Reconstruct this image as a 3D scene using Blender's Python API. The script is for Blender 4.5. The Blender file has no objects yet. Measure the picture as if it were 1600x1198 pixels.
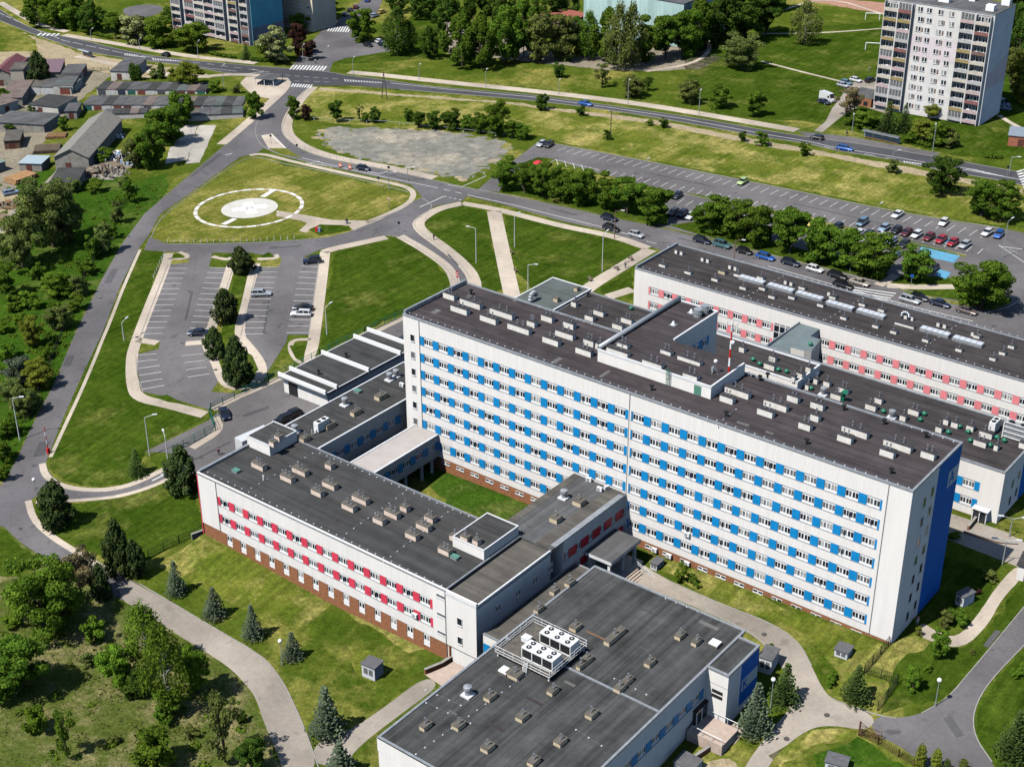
import bpy, bmesh, math, random
import numpy as np
from mathutils import Matrix, Vector
from mathutils.geometry import tessellate_polygon
random.seed(11)
SC = bpy.context.scene
COL = SC.collection

# ------------------------------------------------------------------ camera
FPX = 2309.25
RM = np.array([[0.788112, 0.615528, -0.002273], [-0.285238, 0.368481, 0.884794], [-0.545453, 0.696669, -0.465976]])
CAM = np.array([152.809, -170.501, 136.886])
cd = bpy.data.cameras.new('camera')
cd.sensor_width = 36.0
cd.lens = 36.0 * FPX / 1600.0
cd.clip_start = 1.0
cd.clip_end = 5000.0
co = bpy.data.objects.new('camera', cd)
COL.objects.link(co)
m = Matrix(((RM[0][0], RM[1][0], -RM[2][0], CAM[0]), (RM[0][1], RM[1][1], -RM[2][1], CAM[1]), (RM[0][2], RM[1][2], -RM[2][2], CAM[2]), (0, 0, 0, 1)))
co.matrix_world = m
SC.camera = co

# ------------------------------------------------------------------ light
SUN_TO = Vector((-0.165, -0.545, 0.822)).normalized()
elev = math.asin(SUN_TO.z)
w = bpy.data.worlds.new('World')
SC.world = w
w.use_nodes = True
nt = w.node_tree
bg = nt.nodes['Background']
sky = nt.nodes.new('ShaderNodeTexSky')
sky.sky_type = 'NISHITA'
sky.sun_disc = False
sky.sun_elevation = elev
sky.sun_rotation = math.atan2(SUN_TO.x, SUN_TO.y)
sky.air_density = 1.0
sky.dust_density = 0.25
SC.cycles.diffuse_bounces = 0
nt.links.new(sky.outputs[0], bg.inputs[0])
bg.inputs[1].default_value = 0.09
sky.ozone_density = 3.0
sd = bpy.data.lights.new('sun', 'SUN')
sd.energy = 5.0
sd.angle = math.radians(0.53)
sd.color = (1.0, 0.965, 0.91)
so = bpy.data.objects.new('sun', sd)
COL.objects.link(so)
so.rotation_euler = SUN_TO.to_track_quat('Z', 'Y').to_euler()
SC.view_settings.view_transform = 'Standard'
SC.view_settings.look = 'None'
SC.view_settings.exposure = 0.28
SC.view_settings.gamma = 1.0
SC.view_settings.use_curve_mapping = False

# ------------------------------------------------------------------ terrain: three plane strips
YB1, YB2, DROP = -1.0, -37.0, 2.7
SL = DROP / (YB1 - YB2)
PL = [(0.026, 0.015, 0.0), (0.026, 0.015 + SL, -SL * YB1), (0.026, 0.015, -DROP)]
def gz(x, y):
    a, b, c = PL[0] if y >= YB1 else (PL[1] if y >= YB2 else PL[2])
    return a * x + b * y + c
def ray(px, py):
    return RM.T @ np.array([(px - 800.0) / FPX, -(py - 599.0) / FPX, 1.0])
def G(px, py, h=0.0):
    """point of the ground seen at a pixel of the photograph (1600 x 1198)"""
    d = ray(px, py)
    for k, (a, b, c) in enumerate(PL):
        t = (c + h + a * CAM[0] + b * CAM[1] - CAM[2]) / (d[2] - a * d[0] - b * d[1])
        P = CAM + t * d
        if (k == 0 and P[1] >= YB1) or (k == 1 and YB2 <= P[1] < YB1) or (k == 2 and P[1] < YB2):
            break
    return Vector(P)
def at(px, py, z):
    d = ray(px, py)
    return Vector(CAM + (z - CAM[2]) / d[2] * d)
def proj(P):
    q = RM @ (np.array(P) - CAM)
    return 800 + FPX * q[0] / q[2], 599 - FPX * q[1] / q[2]
def height(base, top_y):
    b = G(*base)
    lo, hi = 0.1, 60.0
    for _ in range(40):
        mid = (lo + hi) / 2
        if proj((b.x, b.y, b.z + mid))[1] > top_y:
            lo = mid
        else:
            hi = mid
    return lo
def mpp(b):
    """metres per photograph pixel at a point"""
    return (RM @ (np.array(b) - CAM))[2] / FPX

# ------------------------------------------------------------------ materials
MATS = {}
def lin(c):
    return tuple(((v / 255.0 + 0.055) / 1.055) ** 2.4 if v > 10 else v / 3294.6 for v in c)
def mat(name, col, rough=0.8, var=0.0, scale=2.0, metal=0.0, spec=0.3, bump=0.0, stretch=(1, 1, 1), detail=6, col2=None, hue=0.0, sub=0.0, coords='pos'):
    if name in MATS:
        return MATS[name]
    M = bpy.data.materials.new(name)
    M.use_nodes = True
    T = M.node_tree
    N, L = T.nodes, T.links
    b = N['Principled BSDF']
    b.inputs['Base Color'].default_value = (*col, 1)
    b.inputs['Roughness'].default_value = rough
    b.inputs['Metallic'].default_value = metal
    b.inputs['Specular IOR Level'].default_value = spec
    out = None
    if var > 0 or col2:
        if coords == 'pos':
            g = N.new('ShaderNodeNewGeometry').outputs['Position']
        else:
            g = N.new('ShaderNodeTexCoord').outputs['Object']
        mp = N.new('ShaderNodeMapping')
        mp.inputs['Scale'].default_value = stretch
        L.new(g, mp.inputs[0])
        n = N.new('ShaderNodeTexNoise')
        n.inputs['Scale'].default_value = 1.0 / scale
        n.inputs['Detail'].default_value = detail
        n.inputs['Roughness'].default_value = 0.65
        L.new(mp.outputs[0], n.inputs[0])
        r = N.new('ShaderNodeValToRGB')
        r.color_ramp.elements[0].position = 0.33
        r.color_ramp.elements[1].position = 0.67
        if col2:
            c1, c2 = col, col2
        else:
            c1 = tuple(max(0, v * (1 - var)) for v in col)
            c2 = tuple(min(1, v * (1 + var)) for v in col)
        r.color_ramp.elements[0].color = (*c1, 1)
        r.color_ramp.elements[1].color = (*c2, 1)
        L.new(n.outputs[0], r.inputs[0])
        out = r.outputs[0]
        if bump:
            bp = N.new('ShaderNodeBump')
            bp.inputs['Strength'].default_value = bump
            bp.inputs['Distance'].default_value = 0.1
            L.new(n.outputs[0], bp.inputs['Height'])
            L.new(bp.outputs[0], b.inputs['Normal'])
    if hue:
        oi = N.new('ShaderNodeObjectInfo')
        hs = N.new('ShaderNodeHueSaturation')
        mr = N.new('ShaderNodeMapRange')
        mr.inputs[3].default_value = 0.5 - hue * 0.12
        mr.inputs[4].default_value = 0.5 + hue * 0.12
        mv = N.new('ShaderNodeMapRange')
        mv.inputs[3].default_value = 1.0 - hue
        mv.inputs[4].default_value = 1.0 + hue
        L.new(oi.outputs['Random'], mr.inputs[0])
        L.new(oi.outputs['Random'], mv.inputs[0])
        L.new(mr.outputs[0], hs.inputs['Hue'])
        L.new(mv.outputs[0], hs.inputs['Value'])
        if out:
            L.new(out, hs.inputs['Color'])
        else:
            hs.inputs['Color'].default_value = (*col, 1)
        out = hs.outputs[0]
    if out:
        L.new(out, b.inputs['Base Color'])
    MATS[name] = M
    return M

def ground_mat(name, base, alt, patch, patch_amt=0.5, s1=9.0, s2=1.2, patch_scale=30.0, streak=0.0, bump=0.6):
    """base/alt mottling at two scales, a third colour in large patches"""
    M = bpy.data.materials.new(name)
    M.use_nodes = True
    T = M.node_tree
    N, L = T.nodes, T.links
    b = N['Principled BSDF']
    b.inputs['Roughness'].default_value = 1.0
    b.inputs['Specular IOR Level'].default_value = 0.0
    g = N.new('ShaderNodeNewGeometry')
    def noise(sc, det=5, ro=0.6, vec=None):
        n = N.new('ShaderNodeTexNoise')
        n.inputs['Scale'].default_value = 1.0 / sc
        n.inputs['Detail'].default_value = det
        n.inputs['Roughness'].default_value = ro
        L.new(vec or g.outputs['Position'], n.inputs[0])
        return n.outputs[0]
    def ramp(inp, a, c, p0, p1):
        r = N.new('ShaderNodeValToRGB')
        r.color_ramp.elements[0].position = p0
        r.color_ramp.elements[1].position = p1
        r.color_ramp.elements[0].color = (*a, 1)
        r.color_ramp.elements[1].color = (*c, 1)
        L.new(inp, r.inputs[0])
        return r.outputs[0]
    def mix(f, a, c, mode='MIX'):
        x = N.new('ShaderNodeMix')
        x.data_type = 'RGBA'
        x.blend_type = mode
        if isinstance(f, float):
            x.inputs[0].default_value = f
        else:
            L.new(f, x.inputs[0])
        L.new(a, x.inputs[6])
        L.new(c, x.inputs[7])
        return x.outputs[2]
    n1 = noise(s1, 6, 0.65)
    n2 = noise(s2, 5, 0.75)
    c1 = ramp(n1, base, alt, 0.35, 0.65)
    n3 = noise(patch_scale, 8, 0.72)
    k = 0.62 - patch_amt * 0.3
    f3 = ramp(n3, (0, 0, 0), (1, 1, 1), k, k + 0.14)
    pc = ramp(n2, tuple(v * 0.8 for v in patch), tuple(min(1, v * 1.25) for v in patch), 0.3, 0.7)
    c2 = mix(f3, c1, pc)
    if streak:
        mp = N.new('ShaderNodeMapping')
        mp.inputs['Rotation'].default_value = (0, 0, streak)
        mp.inputs['Scale'].default_value = (1.0, 0.07, 1.0)
        L.new(g.outputs['Position'], mp.inputs[0])
        n4 = noise(0.9, 4, 0.6, mp.outputs[0])
        s = ramp(n4, (0.72, 0.72, 0.7), (1.28, 1.25, 1.2), 0.3, 0.7)
        c2 = mix(1.0, c2, s, 'MULTIPLY')
    v = ramp(n2, (0.62, 0.62, 0.62), (1.38, 1.36, 1.3), 0.28, 0.72)
    c3 = mix(1.0, c2, v, 'MULTIPLY')
    n5 = noise(0.28, 3, 0.7)
    v2 = ramp(n5, (0.72, 0.72, 0.72), (1.28, 1.28, 1.28), 0.3, 0.7)
    c4 = mix(1.0, c3, v2, 'MULTIPLY')
    L.new(c4, b.inputs['Base Color'])
    bp = N.new('ShaderNodeBump')
    bp.inputs['Strength'].default_value = bump
    bp.inputs['Distance'].default_value = 0.35
    L.new(n2, bp.inputs['Height'])
    L.new(bp.outputs[0], b.inputs['Normal'])
    MATS[name] = M
    return M

def road_mat(name, col, dirt=0.18, crack=True, bump=0.15):
    M = bpy.data.materials.new(name)
    M.use_nodes = True
    T = M.node_tree
    N, L = T.nodes, T.links
    b = N['Principled BSDF']
    b.inputs['Roughness'].default_value = 0.85
    b.inputs['Specular IOR Level'].default_value = 0.25
    g = N.new('ShaderNodeNewGeometry')
    def noise(sc, det, ro):
        n = N.new('ShaderNodeTexNoise')
        n.inputs['Scale'].default_value = 1.0 / sc
        n.inputs['Detail'].default_value = det
        n.inputs['Roughness'].default_value = ro
        L.new(g.outputs['Position'], n.inputs[0])
        return n
    def ramp(inp, a, c, p0, p1):
        r = N.new('ShaderNodeValToRGB')
        r.color_ramp.elements[0].position = p0
        r.color_ramp.elements[1].position = p1
        r.color_ramp.elements[0].color = (a, a, a, 1)
        r.color_ramp.elements[1].color = (c, c, c, 1)
        L.new(inp, r.inputs[0])
        return r.outputs[0]
    def mul(a, c):
        x = N.new('ShaderNodeMix')
        x.data_type = 'RGBA'
        x.blend_type = 'MULTIPLY'
        x.inputs[0].default_value = 1.0
        if a is None:
            x.inputs[6].default_value = (*col, 1)
        else:
            L.new(a, x.inputs[6])
        L.new(c, x.inputs[7])
        return x.outputs[2]
    c = mul(None, ramp(noise(14, 8, 0.7).outputs[0], 1 - dirt, 1 + dirt, 0.35, 0.65))
    c = mul(c, ramp(noise(0.7, 6, 0.75).outputs[0], 1 - dirt * .8, 1 + dirt * .8, 0.3, 0.7))
    n3 = noise(2.4, 2, 0.5)
    c = mul(c, ramp(n3.outputs[0], 0.62 if crack else 0.8, 1.0, 0.26, 0.36))
    n4 = noise(30, 3, 0.6)
    c = mul(c, ramp(n4.outputs[0], 0.82, 1.12, 0.42, 0.6))
    if crack:
        vo = N.new('ShaderNodeTexVoronoi')
        vo.feature = 'DISTANCE_TO_EDGE'
        vo.inputs['Scale'].default_value = 1 / 11.0
        L.new(g.outputs['Position'], vo.inputs[0])
        c = mul(c, ramp(vo.outputs[0], 0.84, 1.0, 0.0, 0.006))
    L.new(c, b.inputs['Base Color'])
    MATS[name] = M
    return M

def roof_mat(name, col, axis='y', var=0.25, strip=1.0, tint=(1, 1, 1)):
    """felt strips across the roof, stains, patches"""
    M = bpy.data.materials.new(name)
    M.use_nodes = True
    T = M.node_tree
    N, L = T.nodes, T.links
    b = N['Principled BSDF']
    b.inputs['Roughness'].default_value = 0.95
    b.inputs['Specular IOR Level'].default_value = 0.08
    g = N.new('ShaderNodeNewGeometry')
    def ramp(inp, a, c, p0, p1):
        r = N.new('ShaderNodeValToRGB')
        r.color_ramp.elements[0].position = p0
        r.color_ramp.elements[1].position = p1
        r.color_ramp.elements[0].color = (a, a, a, 1)
        r.color_ramp.elements[1].color = (c, c, c, 1)
        L.new(inp, r.inputs[0])
        return r.outputs[0]
    def mul(a, c):
        x = N.new('ShaderNodeMix')
        x.data_type = 'RGBA'
        x.blend_type = 'MULTIPLY'
        x.inputs[0].default_value = 1.0
        if a is None:
            x.inputs[6].default_value = (*col, 1)
        else:
            L.new(a, x.inputs[6])
        L.new(c, x.inputs[7])
        return x.outputs[2]
    mp = N.new('ShaderNodeMapping')
    mp.inputs['Scale'].default_value = (1 / 1.1, 1 / 60, 1) if axis == 'y' else (1 / 60, 1 / 1.1, 1)
    L.new(g.outputs['Position'], mp.inputs[0])
    n1 = N.new('ShaderNodeTexNoise')
    n1.inputs['Scale'].default_value = 1.0
    n1.inputs['Detail'].default_value = 4
    n1.inputs['Roughness'].default_value = 0.7
    L.new(mp.outputs[0], n1.inputs[0])
    n2 = N.new('ShaderNodeTexNoise')
    n2.inputs['Scale'].default_value = 1 / 5.0
    n2.inputs['Detail'].default_value = 8
    n2.inputs['Roughness'].default_value = 0.7
    L.new(g.outputs['Position'], n2.inputs[0])
    br = N.new('ShaderNodeTexBrick')
    br.inputs['Color1'].default_value = (1, 1, 1, 1)
    br.inputs['Color2'].default_value = (.8, .8, .8, 1)
    br.inputs['Mortar'].default_value = (.6, .6, .6, 1)
    br.inputs['Scale'].default_value = 1.0
    br.inputs['Mortar Size'].default_value = 0.03
    br.inputs['Brick Width'].default_value = 9.0
    br.inputs['Row Height'].default_value = strip
    if axis == 'y':
        mr = N.new('ShaderNodeMapping')
        mr.inputs['Rotation'].default_value = (0, 0, math.pi / 2)
        L.new(g.outputs['Position'], mr.inputs[0])
        L.new(mr.outputs[0], br.inputs[0])
    else:
        L.new(g.outputs['Position'], br.inputs[0])
    c = mul(None, ramp(n1.outputs[0], 1 - var, 1 + var, 0.35, 0.65))
    c = mul(c, ramp(n2.outputs[0], 1 - var * 1.1, 1 + var * 1.1, 0.32, 0.68))
    x = N.new('ShaderNodeMix')
    x.data_type = 'RGBA'
    x.blend_type = 'MULTIPLY'
    x.inputs[0].default_value = 0.75
    L.new(c, x.inputs[6])
    L.new(br.outputs[0], x.inputs[7])
    L.new(x.outputs[2], b.inputs['Base Color'])
    MATS[name] = M
    return M

def clad_mat(name, col, period=0.32, bump=0.5):
    """profiled metal cladding: vertical ribs along x+y"""
    M = bpy.data.materials.new(name)
    M.use_nodes = True
    T = M.node_tree
    N, L = T.nodes, T.links
    b = N['Principled BSDF']
    b.inputs['Roughness'].default_value = 0.6
    b.inputs['Specular IOR Level'].default_value = 0.3
    g = N.new('ShaderNodeNewGeometry')
    s = N.new('ShaderNodeSeparateXYZ')
    L.new(g.outputs['Position'], s.inputs[0])
    ad = N.new('ShaderNodeMath')
    ad.operation = 'ADD'
    L.new(s.outputs[0], ad.inputs[0])
    L.new(s.outputs[1], ad.inputs[1])
    cx = N.new('ShaderNodeCombineXYZ')
    L.new(ad.outputs[0], cx.inputs[0])
    wv = N.new('ShaderNodeTexWave')
    wv.inputs['Scale'].default_value = 0.314 / period
    L.new(cx.outputs[0], wv.inputs[0])
    n = N.new('ShaderNodeTexNoise')
    n.inputs['Scale'].default_value = 0.5
    n.inputs['Detail'].default_value = 6
    n.inputs['Roughness'].default_value = 0.7
    mp = N.new('ShaderNodeMapping')
    mp.inputs['Scale'].default_value = (2.6, 2.6, 0.16)
    L.new(g.outputs['Position'], mp.inputs[0])
    L.new(mp.outputs[0], n.inputs[0])
    r = N.new('ShaderNodeValToRGB')
    r.color_ramp.elements[0].position = 0.3
    r.color_ramp.elements[1].position = 0.7
    r.color_ramp.elements[0].color = (*[v * 0.92 for v in col], 1)
    r.color_ramp.elements[1].color = (*[min(1, v * 1.06) for v in col], 1)
    L.new(n.outputs[0], r.inputs[0])
    L.new(r.outputs[0], b.inputs['Base Color'])
    bp = N.new('ShaderNodeBump')
    bp.inputs['Strength'].default_value = bump
    bp.inputs['Distance'].default_value = 0.04
    L.new(wv.outputs[0], bp.inputs['Height'])
    L.new(bp.outputs[0], b.inputs['Normal'])
    MATS[name] = M
    return M

W = {}
W['white'] = mat('white_render', (0.74, 0.71, 0.67), 0.8, 0.055, 2.2, stretch=(1.6, 1.6, .16))
W['clad'] = clad_mat('ribbed_cladding', (0.74, 0.712, 0.675))
W['clad_old'] = clad_mat('ribbed_cladding_aged', (0.60, 0.575, 0.52))
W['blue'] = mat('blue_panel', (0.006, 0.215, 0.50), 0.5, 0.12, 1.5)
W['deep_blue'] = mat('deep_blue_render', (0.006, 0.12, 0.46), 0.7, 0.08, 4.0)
W['pink'] = mat('pink_panel', (0.72, 0.22, 0.24), 0.5, 0.12, 1.5)
W['red'] = mat('raspberry_panel', (0.62, 0.05, 0.09), 0.5, 0.12, 1.5)
W['brick'] = mat('brown_clinker', (0.27, 0.115, 0.055), 0.85, 0.25, 0.5)
W['frame'] = mat('white_plastic', (0.80, 0.80, 0.79), 0.45)
W['glass'] = mat('dark_glass', (0.016, 0.02, 0.028), 0.08, spec=0.6)
W['curtain'] = mat('curtained_glass', (0.36, 0.36, 0.34), 0.35, 0.35, 0.4)
W['curtain2'] = mat('half_curtained_glass', (0.13, 0.135, 0.14), 0.25, 0.5, 0.4)
W['metal'] = mat('galvanised_sheet', (0.36, 0.38, 0.40), 0.45, 0.15, 0.6, metal=0.4)
W['steel'] = mat('bright_steel', (0.55, 0.57, 0.6), 0.3, metal=0.8)
W['flash'] = mat('grey_flashing', (0.30, 0.32, 0.34), 0.5, 0.2, 1.0, metal=0.3)
W['paleflash'] = mat('pale_flashing', (0.62, 0.63, 0.64), 0.5, 0.1, 1.0)
W['ac'] = mat('white_enamel', (0.72, 0.73, 0.72), 0.4, 0.06, 0.6)
W['black'] = mat('black_paint', (0.02, 0.02, 0.022), 0.6)
W['green_fan'] = mat('green_enamel', (0.015, 0.145, 0.085), 0.45, 0.2, 0.3)
W['verdigris'] = mat('verdigris_sheet', (0.09, 0.22, 0.17), 0.5, 0.2, 0.4)
W['chim_white'] = mat('white_chimney_render', (0.68, 0.65, 0.60), 0.85, 0.12, 0.8)
W['chim_pink'] = mat('pinkish_chimney_render', (0.64, 0.52, 0.43), 0.85, 0.12, 0.8)
W['chim_tan'] = mat('tan_chimney_render', (0.54, 0.44, 0.30), 0.85, 0.12, 0.8)
W['cap'] = mat('felt_cap', (0.045, 0.042, 0.045), 0.9, 0.3, 0.7)
W['capgrey'] = mat('grey_felt_cap', (0.11, 0.10, 0.085), 0.9, 0.3, 0.7)
W['roofA'] = roof_mat('tower_felt', (0.062, 0.053, 0.055), 'x', 0.24)
W['roofF'] = roof_mat('grey_felt', (0.060, 0.060, 0.059), 'x', 0.2)
W['roofD'] = roof_mat('ribbed_dark_felt', (0.064, 0.065, 0.064), 'y', 0.36, 1.0)
W['roofB'] = roof_mat('charcoal_felt', (0.056, 0.050, 0.050), 'x', 0.26)
W['roofW'] = roof_mat('bluish_felt', (0.105, 0.106, 0.108), 'y', 0.22)
W['rooftan'] = roof_mat('weathered_felt', (0.110, 0.102, 0.090), 'x', 0.2)
W['roofwhite'] = mat('white_membrane', (0.42, 0.385, 0.36), 0.7, 0.08, 2.5)
W['roofteal'] = mat('slate_membrane', (0.135, 0.17, 0.175), 0.7, 0.15, 2.5)
W['greysheet'] = roof_mat('grey_green_felt', (0.105, 0.12, 0.115), 'x', 0.15)

# ------------------------------------------------------------------ mesh helper
class MB:
    def __init__(s):
        s.v, s.f, s.mi, s.mats = [], [], [], []
    def slot(s, m):
        if m not in s.mats:
            s.mats.append(m)
        return s.mats.index(m)
    def face(s, pts, m):
        i0 = len(s.v)
        s.v += [tuple(p) for p in pts]
        s.f.append(tuple(range(i0, i0 + len(pts))))
        s.mi.append(s.slot(m))
    def box(s, x0, x1, y0, y1, z0, z1, m, top=None):
        i0 = len(s.v)
        s.v += [(x0, y0, z0), (x1, y0, z0), (x1, y1, z0), (x0, y1, z0), (x0, y0, z1), (x1, y0, z1), (x1, y1, z1), (x0, y1, z1)]
        k = s.slot(m)
        kt = s.slot(top) if top else k
        for q, kk in (((3, 2, 1, 0), k), ((4, 5, 6, 7), kt), ((0, 1, 5, 4), k), ((1, 2, 6, 5), k), ((2, 3, 7, 6), k), ((3, 0, 4, 7), k)):
            s.f.append(tuple(i0 + j for j in q))
            s.mi.append(kk)
    def prism(s, pts, z0, z1, m, top=None):
        n = len(pts)
        a = sum(pts[i][0] * pts[(i + 1) % n][1] - pts[(i + 1) % n][0] * pts[i][1] for i in range(n))
        if a < 0:
            pts = pts[::-1]
        i0 = len(s.v)
        zf = (lambda z, p: z(p) if callable(z) else z)
        s.v += [(p[0], p[1], zf(z0, p)) for p in pts] + [(p[0], p[1], zf(z1, p)) for p in pts]
        k = s.slot(m)
        kt = s.slot(top) if top else k
        for i in range(n):
            j = (i + 1) % n
            s.f.append((i0 + i, i0 + j, i0 + n + j, i0 + n + i))
            s.mi.append(k)
        s.f.append(tuple(i0 + n + i for i in range(n)))
        s.mi.append(kt)
        s.f.append(tuple(i0 + i for i in range(n))[::-1])
        s.mi.append(k)
    def cyl(s, p, q, r0, m, r1=None, n=8, caps=True):
        p, q = Vector(p), Vector(q)
        r1 = r0 if r1 is None else r1
        d = (q - p).normalized()
        u = d.orthogonal().normalized()
        v = d.cross(u)
        i0 = len(s.v)
        k = s.slot(m)
        for c, r in ((p, r0), (q, r1)):
            for i in range(n):
                a = 2 * math.pi * i / n
                s.v.append(tuple(c + u * math.cos(a) * r + v * math.sin(a) * r))
        for i in range(n):
            j = (i + 1) % n
            s.f.append((i0 + i, i0 + j, i0 + n + j, i0 + n + i))
            s.mi.append(k)
        if caps:
            s.f.append(tuple(i0 + n + i for i in range(n)))
            s.mi.append(k)
            s.f.append(tuple(i0 + i for i in range(n))[::-1])
            s.mi.append(k)
    def ball(s, c, r, m, n=8, k=5, sz=1.0):
        i0 = len(s.v)
        ms = s.slot(m)
        for j in range(1, k):
            t = math.pi * j / k
            for i in range(n):
                a = 2 * math.pi * i / n
                s.v.append((c[0] + r * math.sin(t) * math.cos(a), c[1] + r * math.sin(t) * math.sin(a), c[2] + r * sz * math.cos(t)))
        s.v += [(c[0], c[1], c[2] + r * sz), (c[0], c[1], c[2] - r * sz)]
        tp, bt = len(s.v) - 2, len(s.v) - 1
        for j in range(k - 2):
            for i in range(n):
                q = (i + 1) % n
                s.f.append((i0 + j * n + i, i0 + (j + 1) * n + i, i0 + (j + 1) * n + q, i0 + j * n + q))
                s.mi.append(ms)
        for i in range(n):
            q = (i + 1) % n
            s.f.append((tp, i0 + i, i0 + q))
            s.mi.append(ms)
            s.f.append((bt, i0 + (k - 2) * n + q, i0 + (k - 2) * n + i))
            s.mi.append(ms)
    def mesh(s, name, smooth=False):
        me = bpy.data.meshes.new(name)
        me.from_pydata(s.v, [], s.f)
        for mm in s.mats:
            me.materials.append(mm)
        me.polygons.foreach_set('material_index', s.mi)
        if smooth:
            me.polygons.foreach_set('use_smooth', [True] * len(s.f))
        me.update()
        return me
    def obj(s, name, parent=None, smooth=False, loc=None, rz=0.0):
        return link(name, s.mesh(name, smooth), parent, loc, rz)

def link(name, me, parent=None, loc=None, rz=0.0):
    o = bpy.data.objects.new(name, me)
    COL.objects.link(o)
    if loc is not None:
        o.location = loc
    if rz:
        o.rotation_euler = (0, 0, rz)
    if parent:
        o.parent = parent
    return o
def thing(name, label, cat, loc=(0, 0, 0), rz=0.0, group=None, me=None):
    o = bpy.data.objects.new(name, me)
    COL.objects.link(o)
    o.location = loc
    o.rotation_euler = (0, 0, rz)
    o['label'] = label
    o['category'] = cat
    if group:
        o['group'] = group
    return o
def dup(root, loc, rz=0.0, sc=None):
    def cp(o, par):
        c = o.copy()
        COL.objects.link(c)
        if par:
            c.parent = par
        for ch in o.children:
            cp(ch, c)
        return c
    r = cp(root, None)
    r.location = loc
    r.rotation_euler = (0, 0, rz)
    if sc:
        r.scale = sc if hasattr(sc, '__len__') else (sc, sc, sc)
    return r
def setlab(o, label, cat, group=None):
    o['label'] = label
    o['category'] = cat
    if group:
        o['group'] = group
ORD = ['leftmost', 'second from the left', 'third from the left', 'fourth from the left', 'fifth from the left', 'sixth from the left', 'seventh from the left', 'eighth from the left', 'ninth from the left', 'tenth from the left', 'eleventh from the left', 'twelfth from the left']
def ordinal(i, n):
    if n == 1:
        return None
    if i < 12 and (i <= n // 2 or n <= 3):
        return 'the left one' if n == 2 and i == 0 else ('the right one' if n == 2 else ('rightmost' if i == n - 1 else ORD[i]))
    j = n - 1 - i
    if j < 12:
        return ORD[j].replace('left', 'right')
    return 'number %d from the left' % (i + 1)

# ------------------------------------------------------------------ ground sheets
def clip_tri(tri):
    """cut a plan triangle at the terrain's strip lines; list of polygons, each inside one strip"""
    out = []
    for lo, hi in ((YB1, 1e9), (YB2, YB1), (-1e9, YB2)):
        poly = list(tri)
        for lim, sgn in ((lo, 1), (hi, -1)):
            if abs(lim) > 1e8:
                continue
            res = []
            for i in range(len(poly)):
                a, b = poly[i], poly[(i + 1) % len(poly)]
                da, db = (a[1] - lim) * sgn, (b[1] - lim) * sgn
                if da >= 0:
                    res.append(a)
                if (da > 0 and db < 0) or (da < 0 and db > 0):
                    t = da / (da - db)
                    res.append((a[0] + (b[0] - a[0]) * t, a[1] + (b[1] - a[1]) * t))
            poly = res
            if len(poly) < 3:
                break
        if len(poly) >= 3:
            out.append((poly, 0 if lo == YB1 else (1 if lo == YB2 else 2)))
    return out
class Sheet:
    def __init__(s):
        s.b = MB()
    def plan(s, pts, lev, m):
        pts = [(p[0], p[1]) for p in pts]
        for t in tessellate_polygon([[Vector((x, y, 0)) for x, y in pts]]):
            tri = [pts[i] for i in t]
            a = (tri[1][0] - tri[0][0]) * (tri[2][1] - tri[0][1]) - (tri[2][0] - tri[0][0]) * (tri[1][1] - tri[0][1])
            if a < 0:
                tri = tri[::-1]
            if abs(a) < 1e-5:
                continue
            for poly, k in clip_tri(tri):
                pa, pb, pc = PL[k]
                s.b.face([(x, y, pa * x + pb * y + pc + lev) for x, y in poly], m)
    def px(s, pts, lev, m, smooth=0, rough=0.0):
        P = [G(*p) for p in pts]
        P = [(p.x, p.y) for p in P]
        if smooth:
            P = chaikin(P, smooth, True)
        if rough:
            P = ragged(P, rough)
        s.plan(P, lev, m)
    def strip(s, pts, wd, lev, m, plan=False, smooth=0):
        P = pts if plan else [tuple(G(*p)[:2]) for p in pts]
        if smooth:
            P = chaikin(P, smooth, False)
        L, R = offset(P, wd)
        for i in range(len(P) - 1):
            s.plan([L[i], R[i], R[i + 1], L[i + 1]], lev, m)
    def obj(s, name, kind='structure'):
        o = s.b.obj(name)
        o['kind'] = kind
        return o
def ragged(P, amp):
    """a grown-in border: resampled and pushed in and out"""
    Q = []
    r1, r2 = random.uniform(0, 9), random.uniform(0, 9)
    for i in range(len(P)):
        a, b = Vector(P[i]), Vector(P[(i + 1) % len(P)])
        d = b - a
        n = max(1, min(60, int(d.length / 1.1)))
        nn = Vector((-d.y, d.x)).normalized() if d.length > 0 else Vector((0, 0))
        for k in range(n):
            q = a + d * (k / n)
            e = math.sin(q.x * .7 + r1) * .5 + math.sin(q.y * .9 + r2) * .5 + random.uniform(-.7, .7)
            Q.append(tuple(q + nn * amp * e * (0 if k == 0 else 1)))
    return Q
def chaikin(P, n, closed):
    for _ in range(n):
        Q = [] if closed else [P[0]]
        rng = range(len(P)) if closed else range(len(P) - 1)
        for i in rng:
            a, b = P[i], P[(i + 1) % len(P)]
            Q.append((a[0] * .75 + b[0] * .25, a[1] * .75 + b[1] * .25))
            Q.append((a[0] * .25 + b[0] * .75, a[1] * .25 + b[1] * .75))
        if not closed:
            Q.append(P[-1])
        P = Q
    return P
def offset(P, wd):
    L, R = [], []
    for i in range(len(P)):
        a = Vector(P[max(0, i - 1)][:2])
        b = Vector(P[min(len(P) - 1, i + 1)][:2])
        d = (b - a).normalized()
        n = Vector((-d.y, d.x))
        p = Vector(P[i][:2])
        L.append(tuple(p + n * wd / 2))
        R.append(tuple(p - n * wd / 2))
    return L, R
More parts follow.
